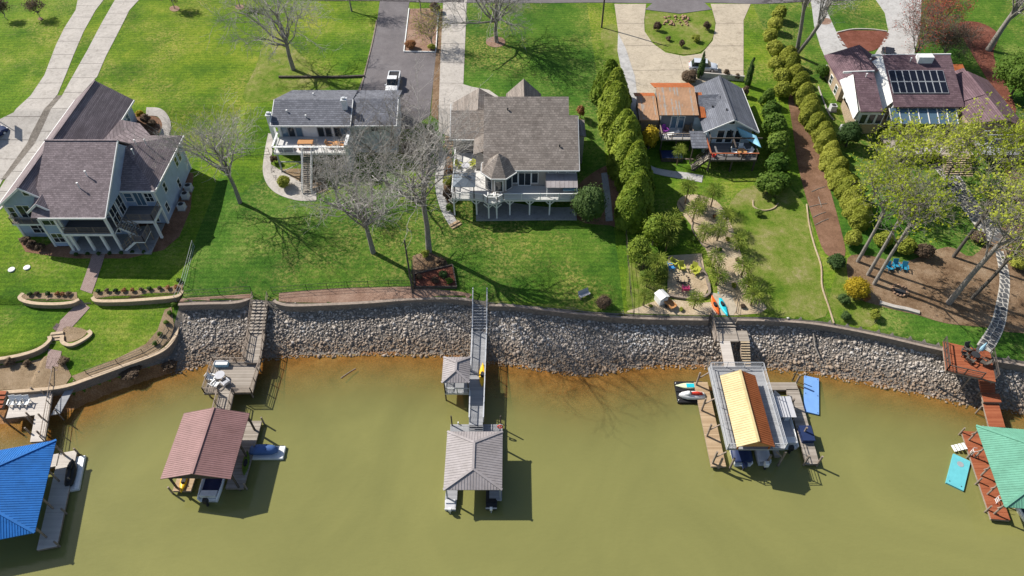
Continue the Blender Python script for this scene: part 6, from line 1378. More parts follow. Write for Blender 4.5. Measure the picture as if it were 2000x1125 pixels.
def shrub_mesh(name, seed, n_, size, shape='ball', lumps=9, rx=1, ry=1, rz=1, mat='leaf_hedge', core=.78):
    """leafy body about 2rx x 2ry x 2rz standing on z=0, uneven lumps"""
    rg = np.random.default_rng(seed); pts = []; nrs = []
    L = []
    for k in range(lumps):
        if shape == 'column':
            t = rg.uniform(0.05, 1); wd = (1 - t) ** .55 * .55 + .12; a = rg.uniform(0, 6.28); L.append(((math.cos(a) * wd * .75, math.sin(a) * wd * .75, t * 1.75 + .1), wd * rg.uniform(.5, .8)))
        else:
            a = rg.uniform(0, 6.28); e = rg.uniform(-.2, 1); L.append(((math.cos(a) * .5 * math.sqrt(1 - e * e), math.sin(a) * .5 * math.sqrt(1 - e * e), .85 + e * .5), rg.uniform(.32, .55)))
    per = n_ // lumps
    for (cx, cy, cz), r in L:
        d = rg.normal(size=(per, 3)); d /= np.linalg.norm(d, axis=1, keepdims=True); rr = r * rg.uniform(.72, 1.12, per)[:, None]
        nrs.append(d); pts.append(np.array((cx, cy, cz)) + d * rr * np.array((1, 1, .95 if shape == 'ball' else 1.25)))
    c = np.concatenate(pts); nr = np.concatenate(nrs); ok = c[:, 2] > .02; nr = nr[ok] + np.array((0, 0, .35)); c = c[ok] * np.array((rx, ry, rz)); v, f = quads(c, size, rg, nr)
    cores = []; m = MB()
    for (cx, cy, cz), r in L:
        r *= core; m.lathe((cx, cy, cz), [(r*.05, -r), (r*.7, -r*.7), (r, 0), (r*.7, r*.7), (r*.05, r)], 7)
    cv = np.array(m.v) * np.array((rx, ry, rz)); cv[:, 2] = np.maximum(cv[:, 2], -.05)
    allv = [tuple(p) for p in np.concatenate([v, cv])]; faces = [tuple(q) for q in f] + [tuple(i + len(v) for i in q) for q in m.f]
    me = bpy.data.meshes.new(name); me.from_pydata(allv, [], faces); me.materials.append(M[mat]); me.update(); return me
SM = {}
def shrub(name, label, px, py, w, h, mat='leaf_hedge', kind='ball', cat='shrub', group=None, var=0, stem=True, world=None, size=None, n_=None):
    x, y, z = world or G(px, py)
    key = (mat, kind, var, w > 1.6)
    if key not in SM:
        big = w > 1.6
        if kind == 'smooth': SM[key] = smooth_mesh('foliage', var * 13 + len(mat), 5200, .2, mat, .45 if 'olive' not in mat else .12)
        else: SM[key] = shrub_mesh('foliage', hash(key) % 9999 if False else sum(map(ord, mat + kind)) + var * 17, n_ or (4200 if big else 700), size or (.17 if big else .2), kind, 26 if big else 9, mat=mat)
    o = thing(name, label, cat, (x, y, z), group=group)
    c = link_mesh('foliage', SM[key], None, o); sxy = w / 1.75; c.scale = (sxy, sxy * random.uniform(.9, 1.1), h / (1.8 if kind == 'ball' else 1.95)); c.rotation_euler = (0, 0, random.uniform(0, 6.28))
    if stem: mb = MB(); mb.cyl((0, 0, -.1), (0, 0, h * .5), w * .035 + .02, w * .02 + .01, 6); mb.build('stem', M['bark_dark'], o)
    return o
def big_shrub_mesh(mat, seed, n_, rx, rz, size, lumps=40): return shrub_mesh('foliage', seed, n_, size, 'ball', lumps, rx, rx, rz, mat)

# palms
def fan_mesh(seed):
    rg = np.random.default_rng(seed); mb = MB(); n_ = 9; st = .5; L = .74
    mb.bar((0, 0, 0), (st, 0, .05), .03)
    for k in range(n_):
        a = math.pi * 1.25 * (k / (n_ - 1) - .5); a2 = .095; l = L * (1 - .25 * abs(k / (n_ - 1) - .5)) * rg.uniform(.9, 1.08); dr = -.10 - .16 * rg.random()
        p = lambda r, t, z: (st + r * math.cos(t), r * math.sin(t), z)
        mb.add([p(.02, a, .05), p(l*.6, a - a2, .07), p(l, a, .05 + dr), p(l*.6, a + a2, .07), p(l*.6, a, .03)], [(0, 1, 4), (0, 4, 3), (4, 1, 2), (3, 4, 2)])
    me = bpy.data.meshes.new('frond'); me.from_pydata(mb.v, [], mb.f); me.materials.append(M['palm']); me.update(); return me
FAN = [fan_mesh(k) for k in range(4)]
PG = 'windmill palms round the sandy garden'
def palm(label, px, py, h, s=1.0, seed=0):
    x, y, z = G(px, py); rg = random.Random(seed); o = thing('palm_tree', label, 'palm tree', (x, y, z), rg.uniform(0, 6.28), PG)
    mb = MB(); mb.lathe((0, 0, -.1), [(.16*s, 0), (.11*s, .15), (.10*s, h*.5), (.13*s, h*.85), (.07*s, h)], 9); mb.build('trunk', M['palm_trunk'], o)
    n_ = 20
    for k in range(n_):
        f = bpy.data.objects.new('frond', FAN[k % 4]); col.objects.link(f); f.parent = o; f.location = (0, 0, h - .05 + .1 * k / n_)
        el = 1.25 - 2.0 * ((n_ - k) / n_) ** .9
        f.rotation_euler = (rg.uniform(-.3, .3), -el, k * 2.399 + rg.uniform(-.2, .2)); q = s * rg.uniform(.88, 1.12) * 1.32; f.scale = (q, q, q)
    return o

# ------------------------------------------------------------------ big bare trees
def hgt(px, py, topx, topy):
    x, y, z = G(px, py); return hz(topx, topy, y)[1] - z
make_tree('bare_tree', 'tall bare tree with pale trunk on the lawn right of the blue-grey house', G(469, 396), 15.5, .75, 21, fork=.36, kids=(9, 6, 5, 4), wild=.42, r0=.26, lean=(-.03, .0))
make_tree('bare_tree', 'large bare oak casting a branchy shadow on the upper left lawn', G(573, 136), 16.5, 1.5, 5, bark='bark', fork=.32, kids=(11, 6, 5, 4), wild=.4, r0=.32, up=.15, dead_min=.017)
make_tree('bare_tree', 'bare tree with dense grey twigs in front of the white house', G(729, 493), 14.5, 1.15, 33, fork=.40, kids=(10, 6, 5, 4), wild=.5, r0=.30, up=.1, lean=(-.05, 0), dead_min=.011)
make_tree('bare_tree', 'tallest bare tree at the corner of the fenced garden bed', G(838, 491), 22.0, .6, 44, fork=.42, kids=(12, 6, 5, 4), wild=.42, r0=.34)
make_tree('bare_tree', 'bare tree between the asphalt drive and the white house', G(756, 362), 15, 1.0, 47, twig='twig_dark', fork=.25, kids=(8, 5, 4, 4), wild=.5, r0=.2)
make_tree('bare_tree', 'bare twiggy tree beside the stair of the white house', G(662, 398), 9.5, 1.3, 51, fork=.28, kids=(9, 6, 4, 4), wild=.55, r0=.16, up=.1)
make_tree('bare_tree', 'bare oak in a mulch ring on the lawn behind the taupe house', G(970, 82), 16.5, 1.4, 8, fork=.26, kids=(13, 7, 5, 4), wild=.4, r0=.32, up=.15, dead_min=.02)
make_tree('bare_tree', 'small bare tree at the top beside the asphalt drive', G(687, 22), 8.0, .9, 9, fork=.35, kids=(8, 5, 4), r0=.14, lv=4)
make_tree('bare_tree', 'bare multi-stem tree in the bed between the two driveways', G(843, 92), 6.0, 1.0, 13, twig='twig_dark', fork=.25, kids=(8, 5, 4), r0=.11, leaf='leaf_olive', nleaf=1, lsize=.14)
make_tree('bare_tree', 'slim bare tree at the top of the driveway bed', G(822, 26), 7.0, .6, 14, twig='twig_dark', fork=.4, kids=(6, 5, 4), r0=.1)
make_tree('bare_tree', 'tall two-stemmed bare tree at the back of the olive hedge', G(1555, 108), 19, .4, 15, fork=.55, kids=(7, 6, 5, 4), r0=.3, multi=2, lean=(.05, 0))
make_tree('bare_tree', 'big dark bare tree on the mulch at the upper right', G(1930, 98), 18, .7, 16, fork=.42, kids=(8, 6, 5, 4), r0=.42, lean=(.12, 0))
make_tree('blossom_tree', 'multi-stem tree with red buds behind the solar-panelled house', G(1782, 120), 9.5, 1.0, 17, bark='bark_dark', twig='twig_dark', leaf='leaf_red', nleaf=1, lsize=.14, lspread=.25, fork=.2, kids=(9, 6, 5, 4), r0=.16)
make_tree('blossom_tree', 'larger red-leaved tree by the drive of the solar-panelled house', G(1822, 72), 9.0, 1.1, 18, bark='bark_dark', twig='twig_dark', leaf='leaf_red', nleaf=2, lsize=.15, lspread=.3, fork=.2, kids=(9, 6, 5, 4), r0=.16)
make_tree('bare_tree', 'bare tan tree right of the red trees', G(1838, 118), 6.5, 1.0, 19, twig='twig_dark', leaf='leaf_brown', nleaf=2, lsize=.13, fork=.25, kids=(8, 6, 5), r0=.12)
make_tree('young_tree', 'small leafy young tree at the top left corner of the lawn', G(79, 36), 3.6, .7, 20, leaf='leaf_brown', nleaf=3, lsize=.2, lspread=.25, fork=.3, kids=(7, 5, 4), lv=3, r0=.06)
make_tree('young_tree', 'young tree cut by the left edge of the lawn', G(14, 38), 3.4, .7, 22, leaf='leaf_brown', nleaf=3, lsize=.2, lspread=.25, fork=.3, kids=(7, 5, 4), lv=3, r0=.06)
make_tree('young_tree', 'young tree in a mulch ring at the top beside the double driveway', G(341, 17), 4.5, .7, 23, leaf='leaf_brown', nleaf=4, lsize=.22, lspread=.3, fork=.4, kids=(7, 5, 4), lv=3, r0=.07)
make_tree('young_tree', 'young tree in a mulch ring left of the large bare oak', G(468, 14), 4.5, .7, 24, leaf='leaf_brown', nleaf=2, lsize=.2, lspread=.3, fork=.4, kids=(7, 5, 4), lv=3, r0=.07)
for (a, b, r_) in ((341, 17, 10), (468, 14, 9), (968, 82, 19), (79, 37, 5), (1612, 42, 12)): sheet('mulch_ring', [(a + r_ * math.cos(t), b + r_ * .55 * math.sin(t)) for t in np.linspace(0, 6.28, 12)[:-1]], 'pink_mulch', .05)
# leafing spring trees on the right
SPR = [((1675,511), 16, 61, (.02, 0), 'pale slim trunk leafing tree, leftmost of three in a row beside the yellow shrub'), ((1695,537), 17.5, 62, (.02, 0), 'leafing tree with pale trunk, middle of three in a row'), ((1707,555), 18.5, 63, (.03, 0), 'leafing tree with pale trunk, rightmost of three behind the fire ring'),
       ((1862,502), 15, 64, (.06, 0), 'dark-trunked leafing tree beside the flagstone path'), ((1853,592), 19, 65, (.1, 0), 'thick pale trunk leaning right over the flagstone path'), ((1898,583), 14, 66, (.14, 0), 'dark leaning trunk between the thick pale trunk and the flagstone path')]
for (b, h, sd0, ln, lb) in SPR: make_tree('leafing_tree', lb, G(*b), h * .92, .55, sd0, bark='bark' if 'dark' not in lb else 'bark_dark', twig='bark', leaf='leaf_spring', nleaf=4, keep=.24, lsize=.27, lspread=.2, fork=.58, up=.35, kids=(5, 5, 4, 3), r0=.2 if h < 18.8 else .3, lean=ln, lv=4)
for (b, h, sd0, lb) in [((1745,372), 9.5, 71, 'bright leafing tree in front of the conservatory'), ((1790,352), 10, 72, 'bright leafing tree hiding the terrace of the solar-panelled house'), ((1850,345), 8, 73, 'loose leafing tree left of the terrace stair'), ((1700,395), 8, 74, 'leafing tree beside the dark round bush'),
                        ((1945,345), 8.5, 75, 'leafing tree in front of the grey pergola deck'), ((1990,330), 9, 76, 'leafing tree cut by the right edge beside the pergola deck'), ((1985,430), 8, 77, 'leafing tree at the right edge above the flagstone path')]:
    make_tree('leafing_tree', lb, G(*b), h * 1.12, 1.1, sd0, bark='bark_dark', twig='bark', leaf='leaf_spring', nleaf=6, keep=.36, lsize=.27, lspread=.22, fork=.25, kids=(6, 5, 4, 3), r0=.13, lv=4)

# ------------------------------------------------------------------ hedges and shrubs
def dense(pts, m, jit):
    t = np.linspace(0, len(pts) - 1, m); rr_ = random.Random(5)
    return [(np.interp(q, range(len(pts)), [p[0] for p in pts]) + rr_.uniform(-jit, jit), np.interp(q, range(len(pts)), [p[1] for p in pts])) for q in t]
for k, (a, b) in enumerate(dense([(1229,436),(1238,408),(1236,380),(1228,352),(1222,325),(1214,298),(1208,272),(1203,248),(1199,226),(1196,205),(1193,188)], 18, 9)):
    w0 = 4.3 + .5 * math.sin(k * 2.1); shrub('hedge_tree', '%s tree from the lake in the tall green hedge right of the taupe house' % ORD[k], a, b, w0, 6.3 + .9 * math.sin(k * 1.7), 'leaf_hedge', 'smooth', 'tree', 'tall hedge between the taupe and orange-roofed houses', k % 4)
for k, (a, b) in enumerate(dense([(1533,128),(1540,150),(1552,178),(1566,206),(1578,232),(1590,258),(1601,284),(1612,310),(1624,336),(1636,362),(1650,388),(1664,414),(1678,440)], 18, 5)):
    shrub('hedge_shrub', '%s shrub from the back in the long olive hedge left of the solar-panelled house' % ORD[k], a, b, 2.5, 3.5 + .3 * math.sin(k * 2.3), 'leaf_olive', 'smooth', 'shrub', 'olive hedge beside the mulch strip', k % 4)
for k, (a, b) in enumerate([(1525,190),(1522,165),(1512,140),(1508,110),(1500,85),(1510,62),(1518,40)]): shrub('hedge_shrub', '%s loose shrub from the front in the row left of the two-stemmed bare tree' % ORD[k], a, b, 2.6, 2.8, 'leaf_olive', 'ball', 'shrub', 'loose shrubs by the tan driveway', k % 3)
for k, (a, b, w0, h0) in enumerate([(1496,205,2.0,3.0),(1500,238,2.6,3.8),(1506,270,3.4,4.2),(1510,305,3.6,4.2),(1512,340,3.2,3.6),(1498,378,3.6,3.2),(1520,365,2.6,2.4)]): shrub('evergreen_bush', '%s rounded evergreen from the back beside the right timber deck' % ORD[k], a, b, w0, h0, 'leaf_mid', 'ball', 'bush', 'rounded evergreens right of the charcoal roof', k % 3)
def blob(name, label, px, py, w0, h0, mat, n_=9000, size=.22, seed=1, cat='tree', lumps=40):
    x, y, z = G(px, py); o = thing(name, label, cat, (x, y, z)); me = shrub_mesh('foliage', seed, n_, size, 'ball', lumps, w0 / 1.75, w0 / 1.75, h0 / 1.75, mat, .7); link_mesh('crown', me, None, o)
    mb = MB(); mb.cyl((0, 0, -.2), (0, 0, h0 * .6), .2, .1, 8); mb.build('trunk', M['bark_dark'], o)
blob('magnolia_tree', 'glossy dark magnolia at the right end of the white-railed deck', 1147, 432, 4.6, 6.4, 'leaf_dark', 5000, .2, 81)
blob('evergreen_tree', 'huge dense green evergreen at the upper right edge', 1972, 190, 8.2, 8.2, 'leaf_mid', 9000, .27, 82)
blob('evergreen_bush', 'dark round clipped bush left of the spring trees', 1652, 285, 3.6, 4.2, 'leaf_dark', 4500, .16, 83, 'bush')
blob('evergreen_bush', 'small green round bush at the brick corner of the solar-panelled house', 1602, 152, 2.2, 2.4, 'leaf_mid', 1800, .15, 84, 'bush')
blob('golden_shrub', 'bright yellow shrub beside the wooded slope', 1668, 575, 3.1, 2.4, 'leaf_yellow', 4200, .16, 85, 'shrub')
blob('golden_shrub', 'tall yellow-green shrub left of the balcony', 1266, 290, 2.4, 4.0, 'leaf_yellow', 3600, .2, 86, 'shrub')
blob('round_bush', 'dark round bush near the sea wall right of the white bench', 1178, 600, 2.0, 1.8, 'leaf_brown', 1600, .14, 87, 'bush')
blob('evergreen_tree', 'leafy shrub tree at the left of the palm garden', 1243, 512, 3.0, 4.2, 'leaf_hedge', 3800, .2, 88, 'tree')
blob('evergreen_tree', 'tall pale green shrub behind the palm cluster', 1275, 478, 3.4, 5.0, 'leaf_hedge', 3800, .2, 89, 'tree')
for (a, b, sd0, hh, lb) in ((1366,152,91,4.6,'slim dark cypress beside the silver car'), (1458,168,92,5.0,'slim dark cypress at the back right of the charcoal roof')):
    x, y, z = G(a, b); o = thing('cypress_tree', lb, 'tree', (x, y, z)); link_mesh('crown', shrub_mesh('foliage', sd0, 1800, .13, 'column', 26, .75, .75, hh / 1.9, 'leaf_dark', .8), None, o); mb = MB(); mb.cyl((0,0,-.1),(0,0,1),.08,.06,6); mb.build('trunk', M['bark_dark'], o)
S_ = [(1345,160,2.6,2.0,'leaf_brown','brown shrub left of the cypress by the silver car'),(1417,152,1.2,1.6,'leaf_brown','bare twiggy shrub behind the charcoal roof'),(1438,156,1.0,1.2,'leaf_brown','second twiggy shrub behind the charcoal roof'),
      (1283,60,1.5,1.8,'leaf_brown','twiggy shrub at the left of the driveway island'),(1378,60,1.5,1.8,'leaf_brown','twiggy shrub at the right of the driveway island'),(1358,82,1.5,1.4,'leaf_olive','round shrub in the driveway island'),(1330,92,1.0,1.5,'leaf_brown','small shrub at the front of the driveway island'),(1305,80,1.0,.9,'leaf_brown','low shrub in the left half of the driveway island'),
      (802,95,1.8,1.5,'leaf_rust','rusty shrub at the front left of the driveway bed'),(843,98,1.4,1.2,'leaf_olive','green shrub at the front right of the driveway bed'),(850,24,1.9,1.8,'leaf_brown','dark round shrub at the back of the driveway bed'),
      (557,366,1.8,2.0,'leaf_olive','olive shrub on the gravel below the white deck'),(537,318,1.2,1.4,'leaf_brown','brown shrub at the left post of the white deck'),
      (875,335,1.1,1.0,'leaf_rust','rusty shrub by the upper path of the taupe house'),(878,360,1.7,1.6,'leaf_olive','round shrub left of the gazebo deck'),(878,385,1.8,1.5,'leaf_brown','brown shrub below the gazebo deck'),(880,412,1.4,1.2,'leaf_mid','green shrub at the lower end of the taupe house bed'),(872,300,.9,1.3,'leaf_mid','slim shrub by the wooden steps of the taupe house'),
      (1133,230,1.4,2.2,'leaf_rust','rusty shrub at the back right corner of the taupe house'),(1133,255,1.3,2.0,'leaf_rust','rusty shrub beside the right wall of the taupe house'),
      (1690,588,1.2,1.0,'leaf_rust','rust coloured shrub right below the yellow shrub'),(1645,590,1.5,1.2,'leaf_dark','dark shrub left of the rust coloured shrub'),(1650,622,1.3,1.1,'leaf_dark','dark shrub near the sea wall below the yellow shrub'),(1705,620,1.5,1.4,'leaf_olive','olive shrub at the corner of the concrete edge'),(1630,520,2.2,1.8,'leaf_dark','dark shrub at the end of the mulch strip'),
      (1760,490,2.6,2.2,'leaf_olive','olive shrub right of the three pale trunks'),(1800,500,2.4,2.0,'leaf_brown','brown shrub behind the blue chairs'),(1720,480,2.2,2.4,'leaf_olive','olive shrub behind the middle pale trunk'),(1905,470,1.8,1.5,'leaf_brown','brown shrub left of the flagstone path'),(1985,520,2.2,1.8,'leaf_olive','olive shrub at the right edge beside the flagstone path'),(1660,480,2.0,2.6,'leaf_olive','olive shrub at the end of the long hedge'),
      (1480,420,1.2,1.0,'leaf_mid','low shrub in the stone ring right of the palms'),(1510,395,1.0,.9,'leaf_mid','low shrub below the rounded evergreens'),(1355,470,.9,.7,'leaf_mid','low tuft on the sand path'),
      (275,228,1.2,1.1,'leaf_yellow','yellow-green shrub at the front walk of the blue-grey house'),(287,237,1.5,1.3,'leaf_brown','brown shrub inside the curved front walk'),(298,245,1.2,1.0,'leaf_brown','second brown shrub inside the curved front walk'),
      (52,475,1.4,1.1,'leaf_brown','round brown shrub, leftmost at the corner of the blue-grey house'),(65,482,1.3,1.1,'leaf_brown','round brown shrub, middle of three at the corner of the blue-grey house'),(82,488,1.3,1.1,'leaf_brown','round brown shrub, rightmost of three at the corner of the blue-grey house'),
      (24,712,1.2,1.1,'leaf_brown','dry bush on the mulch terrace near the left edge'),(57,714,1.0,.9,'leaf_brown','small dry bush on the mulch terrace'),(127,708,1.3,.8,'leaf_brown','low dry bush beside the lower brick walk'),
      (260,728,2.4,.9,'leaf_brown','tangle of brush below the curved shore wall'),(330,718,1.6,.8,'leaf_brown','small brush at the end of the curved shore wall'),
      (1453,188,1.4,2.0,'leaf_brown','brown shrub along the right wall of the charcoal-roofed house'),(1486,205,1.3,1.6,'leaf_mid','green shrub behind the rounded evergreens'),(620,345,2.0,2.0,'leaf_brown','brown shrub under the white deck'),(800,300,2.2,2.0,'leaf_brown','brown shrub in the thicket right of the white house'),(835,280,2.0,1.8,'leaf_brown','brown shrub at the edge of the concrete drive')]
for k, (a, b, w0, h0, mt, lb) in enumerate(S_): shrub('shrub', lb, a, b, w0, h0, mt, 'ball', var=k % 3)
k = 0
for (pts, where) in (([(60,577),(73,576),(95,576),(113,576),(124,577),(136,576)], 'left of the upper brick steps'), ([(193,571),(211,570),(227,570),(243,569),(260,569),(277,568),(293,566),(313,565),(329,564),(345,563),(350,550)], 'right of the upper brick steps')):
    for j, (a, b) in enumerate(pts): shrub('bed_shrub', '%s small shrub from the left in the bed %s' % (ORD[j], where), a, b, .65, .55, 'leaf_rust' if (j * 7) % 5 in (1, 3) else 'leaf_brown' if j % 2 else 'leaf_dark', 'ball', 'shrub', 'small shrubs behind the garden walls', j % 2)
for j, (a, b) in enumerate([(341,598),(333,614),(326,632),(314,655),(304,673)]): shrub('bed_shrub', '%s small shrub down the curved bed of the left lawn' % ORD[j], a, b, .7, .6, 'leaf_mid', 'ball', 'shrub', 'small shrubs along the curved bed', j % 2)
for j in range(7): shrub('bed_shrub', '%s low plant from the left in the bed below the covered deck' % ORD[j], 150 + j * 22, 499 - j * .8, .6, .5, 'leaf_dark', 'ball', 'shrub', 'low plants at the foot of the blue-grey house', j % 2)
PL = [((1322,322),2.2,.8,'small lone palm in front of the balcony'),((1338,397),2.6,1.0,'palm at the top of the sand path'),((1352,434),2.2,1.0,'palm at the left edge of the sand path near its top'),((1388,404),2.4,1.0,'palm right of the top of the sand path'),((1412,447),2.0,1.05,'palm with a round shadow on the dry lawn'),((1372,474),1.9,.95,'palm in the middle of the sand path'),
      ((1437,488),1.6,1.0,'leaning palm right of the middle of the sand path'),((1283,478),3.0,1.2,'large palm in the middle of the palm cluster'),((1305,470),2.6,1.15,'palm at the right of the palm cluster'),((1312,448),2.0,1.0,'dark palm behind the palm cluster'),((1279,542),2.6,1.0,'palm in front of the palm cluster'),((1300,490),1.8,1.0,'low palm right of the cluster near the blue chair'),
      ((1390,530),1.9,1.05,'palm behind the fire pit terrace'),((1398,556),1.5,1.0,'broad palm at the right of the fire pit terrace'),((1447,541),1.8,1.0,'palm on the right border of the sand'),((1458,570),1.2,1.0,'dark low palm on the right border of the sand'),((1466,597),1.7,1.0,'palm nearest the lake on the right'),((1354,603),1.7,.85,'palm in front of the fire pit terrace'),((1256,597),1.6,.75,'thin small palm near the wire fence'),((1290,545),.5,.8,'low palm tuft beside the fire pit terrace'),((1365,415),1.6,.9,'palm between the two topmost palms of the sand path'),((1400,470),1.7,.9,'palm right of the middle of the sand path'),((1255,525),2.2,1.0,'palm at the left edge of the palm garden'),((1262,560),1.4,.9,'palm left of the fire pit terrace')]
for k, (p, h, s, lb) in enumerate(PL): palm(lb, *p, h * 1.12, s, k)
for k, (a, b, w0, mt, lb) in enumerate([(1330,430,.8,'leaf_olive','low plant left of the upper sand path'),(1395,425,.7,'leaf_rust','rusty tuft among the upper palms'),(1420,470,.8,'leaf_olive','olive tuft beside the leaning palm'),(1405,490,.7,'leaf_mid','green tuft on the sand path below the leaning palm'),(1380,515,.8,'leaf_mid','low plant at the corner of the fire pit terrace'),(1440,510,.7,'leaf_brown','dry tuft on the right border of the sand'),(1432,560,.8,'leaf_olive','olive tuft near the kayak landing palms'),(1270,600,.6,'leaf_olive','small weed on the sand near the wire fence'),(1330,606,.6,'leaf_olive','small weed on the sand before the sea wall'),(1300,455,1.4,'leaf_dark','dark low shrub behind the palm cluster'),(1258,540,1.3,'leaf_mid','green shrub at the left of the palm garden fence'),(1450,600,.7,'leaf_brown','dry tuft right of the kayaks')]): shrub('garden_plant', lb, a, b, w0, w0 * .8, mt)

# ------------------------------------------------------------------ vehicles
def car(label, x, y, z, rz, L, W, H, mat, truck=False, name='car', cat='car'):
    o = thing(name, label, cat, (x, y, z), rz)
    prof = [(-.5, .55, .62), (-.47, .30, .78), (-.3, .26, .86), (0, .26, .88), (.25, .26, .88), (.42, .28, .76), (.5, .42, .62)]
    mb = MB(); mb.loft([[(-W/2*(.94 if abs(t) > .46 else 1), t*L, zb*.9), (W/2*(.94 if abs(t) > .46 else 1), t*L, zb*.9), (W/2*(.92 if abs(t) > .46 else .98), t*L, zt_), (W/2*.82, t*L, zt_ + .06), (-W/2*.82, t*L, zt_ + .06), (-W/2*(.92 if abs(t) > .46 else .98), t*L, zt_)] for t, zb, zt_ in prof]); mb.build('body', M[mat], o, True)
    c0, c1, r0_, r1_ = ((-.06, .26, .0, .16) if truck else (-.42, .27, -.34, .1))
    mb = MB(); mb.loft([[(-W*.44, c0*L, .86), (W*.44, c0*L, .86), (W*.44, c1*L, .86), (-W*.44, c1*L, .86)], [(-W*.37, r0_*L, H), (W*.37, r0_*L, H), (W*.37, r1_*L, H), (-W*.37, r1_*L, H)]]); mb.build('cabin_glass', M['glass'], o)
    mb = MB(); mb.slab([(-W*.375, r0_*L-.05, H+.04), (W*.375, r0_*L-.05, H+.04), (W*.375, r1_*L+.05, H+.04), (-W*.375, r1_*L+.05, H+.04)], .08); mb.build('roof', M[mat], o)
    if truck:
        mb = MB(); mb.box(-W*.4, W*.4, -.46*L, -.1*L, .9, .945); mb.build('bed', M['dark_rubber'], o)
        for s in (-1, 1): mb = MB(); mb.box(s*W*.41, s*W*.48, -.47*L, -.08*L, .8, 1.12); mb.build('bed_side', M[mat], o)
        mb = MB(); mb.box(-W*.44, W*.44, -.485*L, -.465*L, .8, 1.1); mb.build('tailgate', M[mat], o)
    for s in (-1, 1):
        for t in (-.3, .31):
            mb = MB(); mb.cyl((s*W*.40, t*L, .34), (s*W*.505, t*L, .34), .34, .34, 14); wh = mb.build('tyre', M['dark_rubber'], o); mb = MB(); mb.cyl((s*W*.5, t*L, .34), (s*W*.515, t*L, .34), .2, .2, 10); mb.build('rim', M['alu'], wh)
        mb = MB(); mb.box(s*W*.26, s*W*.42, L*.47, L*.497, .62, .74); mb.build('headlight', M['white_gel'], o); mb = MB(); mb.box(s*W*.3, s*W*.44, -L*.492, -L*.47, .68, .82); mb.build('tail_light', M['red'], o)
        mb = MB(); mb.box(s*W*.47, s*W*.58, L*.2, L*.24, .86, .98); mb.build('mirror', M[mat], o)
    return o
x, y, z = G(769, 168); car('white pickup truck parked on the asphalt drive', x, y, z + .06, math.pi, 5.6, 2.0, 1.8, 'car_white', True, 'pickup_truck', 'truck')
x, y, z = G(1372, 136); car('silver car parked on the tan concrete behind the charcoal roof', x, y, z + .06, R(-97), 4.7, 1.85, 1.55, 'silver')
x, y, z = G(1731, 113); car('dark car half hidden behind the purple-brown roof', x, y, z + .06, R(-20), 4.7, 1.85, 1.6, 'car_dark')
x, y, z = G(-12, 270); car('added dark blue car standing in for the building cut by the left edge', x, y, z + .06, R(-30), 4.6, 1.85, 1.5, 'navy')  # navy car added in place of the building cropped at the left edge
# ------------------------------------------------------------------ fences, posts, small things
def fence(label, pts, h=1.2, mat='black', spacing=2.4, mesh=True, name='wire_fence', pr=.035):
    P_ = [Vector(G(*p)) for p in pts]; o = thing(name, label, 'fence', P_[0], world=True)
    for a, b in zip(P_[:-1], P_[1:]):
        n_ = max(1, int((b - a).length / spacing)); mb = MB()
        for e in (h, .08, h * .5): mb.bar(a + Vector((0,0,e)), b + Vector((0,0,e)), .03)
        if mesh:
            m = int((b - a).length / .35)
            for k in range(m + 1): p = a.lerp(b, k / max(1, m)); mb.bar(p + Vector((0,0,.05)), p + Vector((0,0,h)), .012)
        mb.build('wire_panel', M[mat], o)
        for k in range(n_ + 1): p = a.lerp(b, k / n_); mb = MB(); mb.cyl(p - Vector((0,0,.2)), p + Vector((0,0,h + .05)), pr, pr, 6); mb.build('post', M[mat], o)
    return o
fence('black wire fence along the shore strip left of the garden bed', [(533,574),(600,568),(680,563),(760,560),(803,560)]); fence('short black wire fence left of the wooden dock stair', [(358,580),(430,576),(492,571)])
fence('tall pale mesh fence along the right side of the left lawn', [(380,482),(370,520),(360,556),(345,590)], 1.15, 'grey_metal', 2.2); fence('black wire fence between the bare tree and the white house', [(455,305),(490,304),(527,302)])
fence('thin wire fence between the middle lawn and the palm garden', [(1222,460),(1226,510),(1231,570),(1236,618)], 1.0, 'timber_dark', 3.0, False); fence('low wire fence following the curved bed of the left lawn', [(330,645),(312,672),(280,690),(230,710),(170,730)], .8, 'black', 2.5, False)
fence('low timber border right of the kayak landing', [(1441,588),(1437,612)], .5, 'timber_dark', 1.5, False); fence('thin wire fence beside the fenced garden bed', [(806,520),(805,565)], 1.4, 'timber_dark', 1.6)
def pole(name, label, px, py, h, r, mat, cat='pole'):
    o = thing(name, label, cat, G(px, py)); mb = MB(); mb.cyl((0,0,-.3),(0,0,h),r,r*.75,9); mb.build('shaft', M[mat], o); return o
up_ = pole('utility_pole', 'dark wooden utility pole at the top of the lawn', 1175, 54, 11, .16, 'timber_dark'); mb = MB(); mb.bar((-1.2,0,10.2),(1.2,0,10.2),.12,.14); mb.build('crossarm', M['timber_dark'], up_)
for q in (-1,0,1): mb = MB(); mb.cyl((q,0,10.27),(q,0,10.5),.05,.04,6); mb.build('insulator', M['white'], up_)
iv = pole('dead_trunk', 'tall thin dark trunk standing at the fence corner of the garden bed', 806, 572, 9.5, .13, 'bark_dark', 'tree trunk')
bk = pole('basketball_hoop', 'basketball hoop on a grey pole at the left driveway edge', -4, 236, 3.2, .07, 'grey_metal', 'basketball hoop'); mb = MB(); mb.box(-.05,.05,-.9,.9,2.7,3.8); mb.build('backboard', M['umbrella_blue'], bk)
mb = MB(); mb.loft([[(.4 + .23*math.cos(a) + .02*math.cos(b)*math.cos(a), .23*math.sin(a) + .02*math.cos(b)*math.sin(a), 3.0 + .02*math.sin(b)) for b in np.linspace(0,6.28,5)[:-1]] for a in np.linspace(0,6.28,13)], caps=False); mb.build('rim', M['orange_k'], bk)
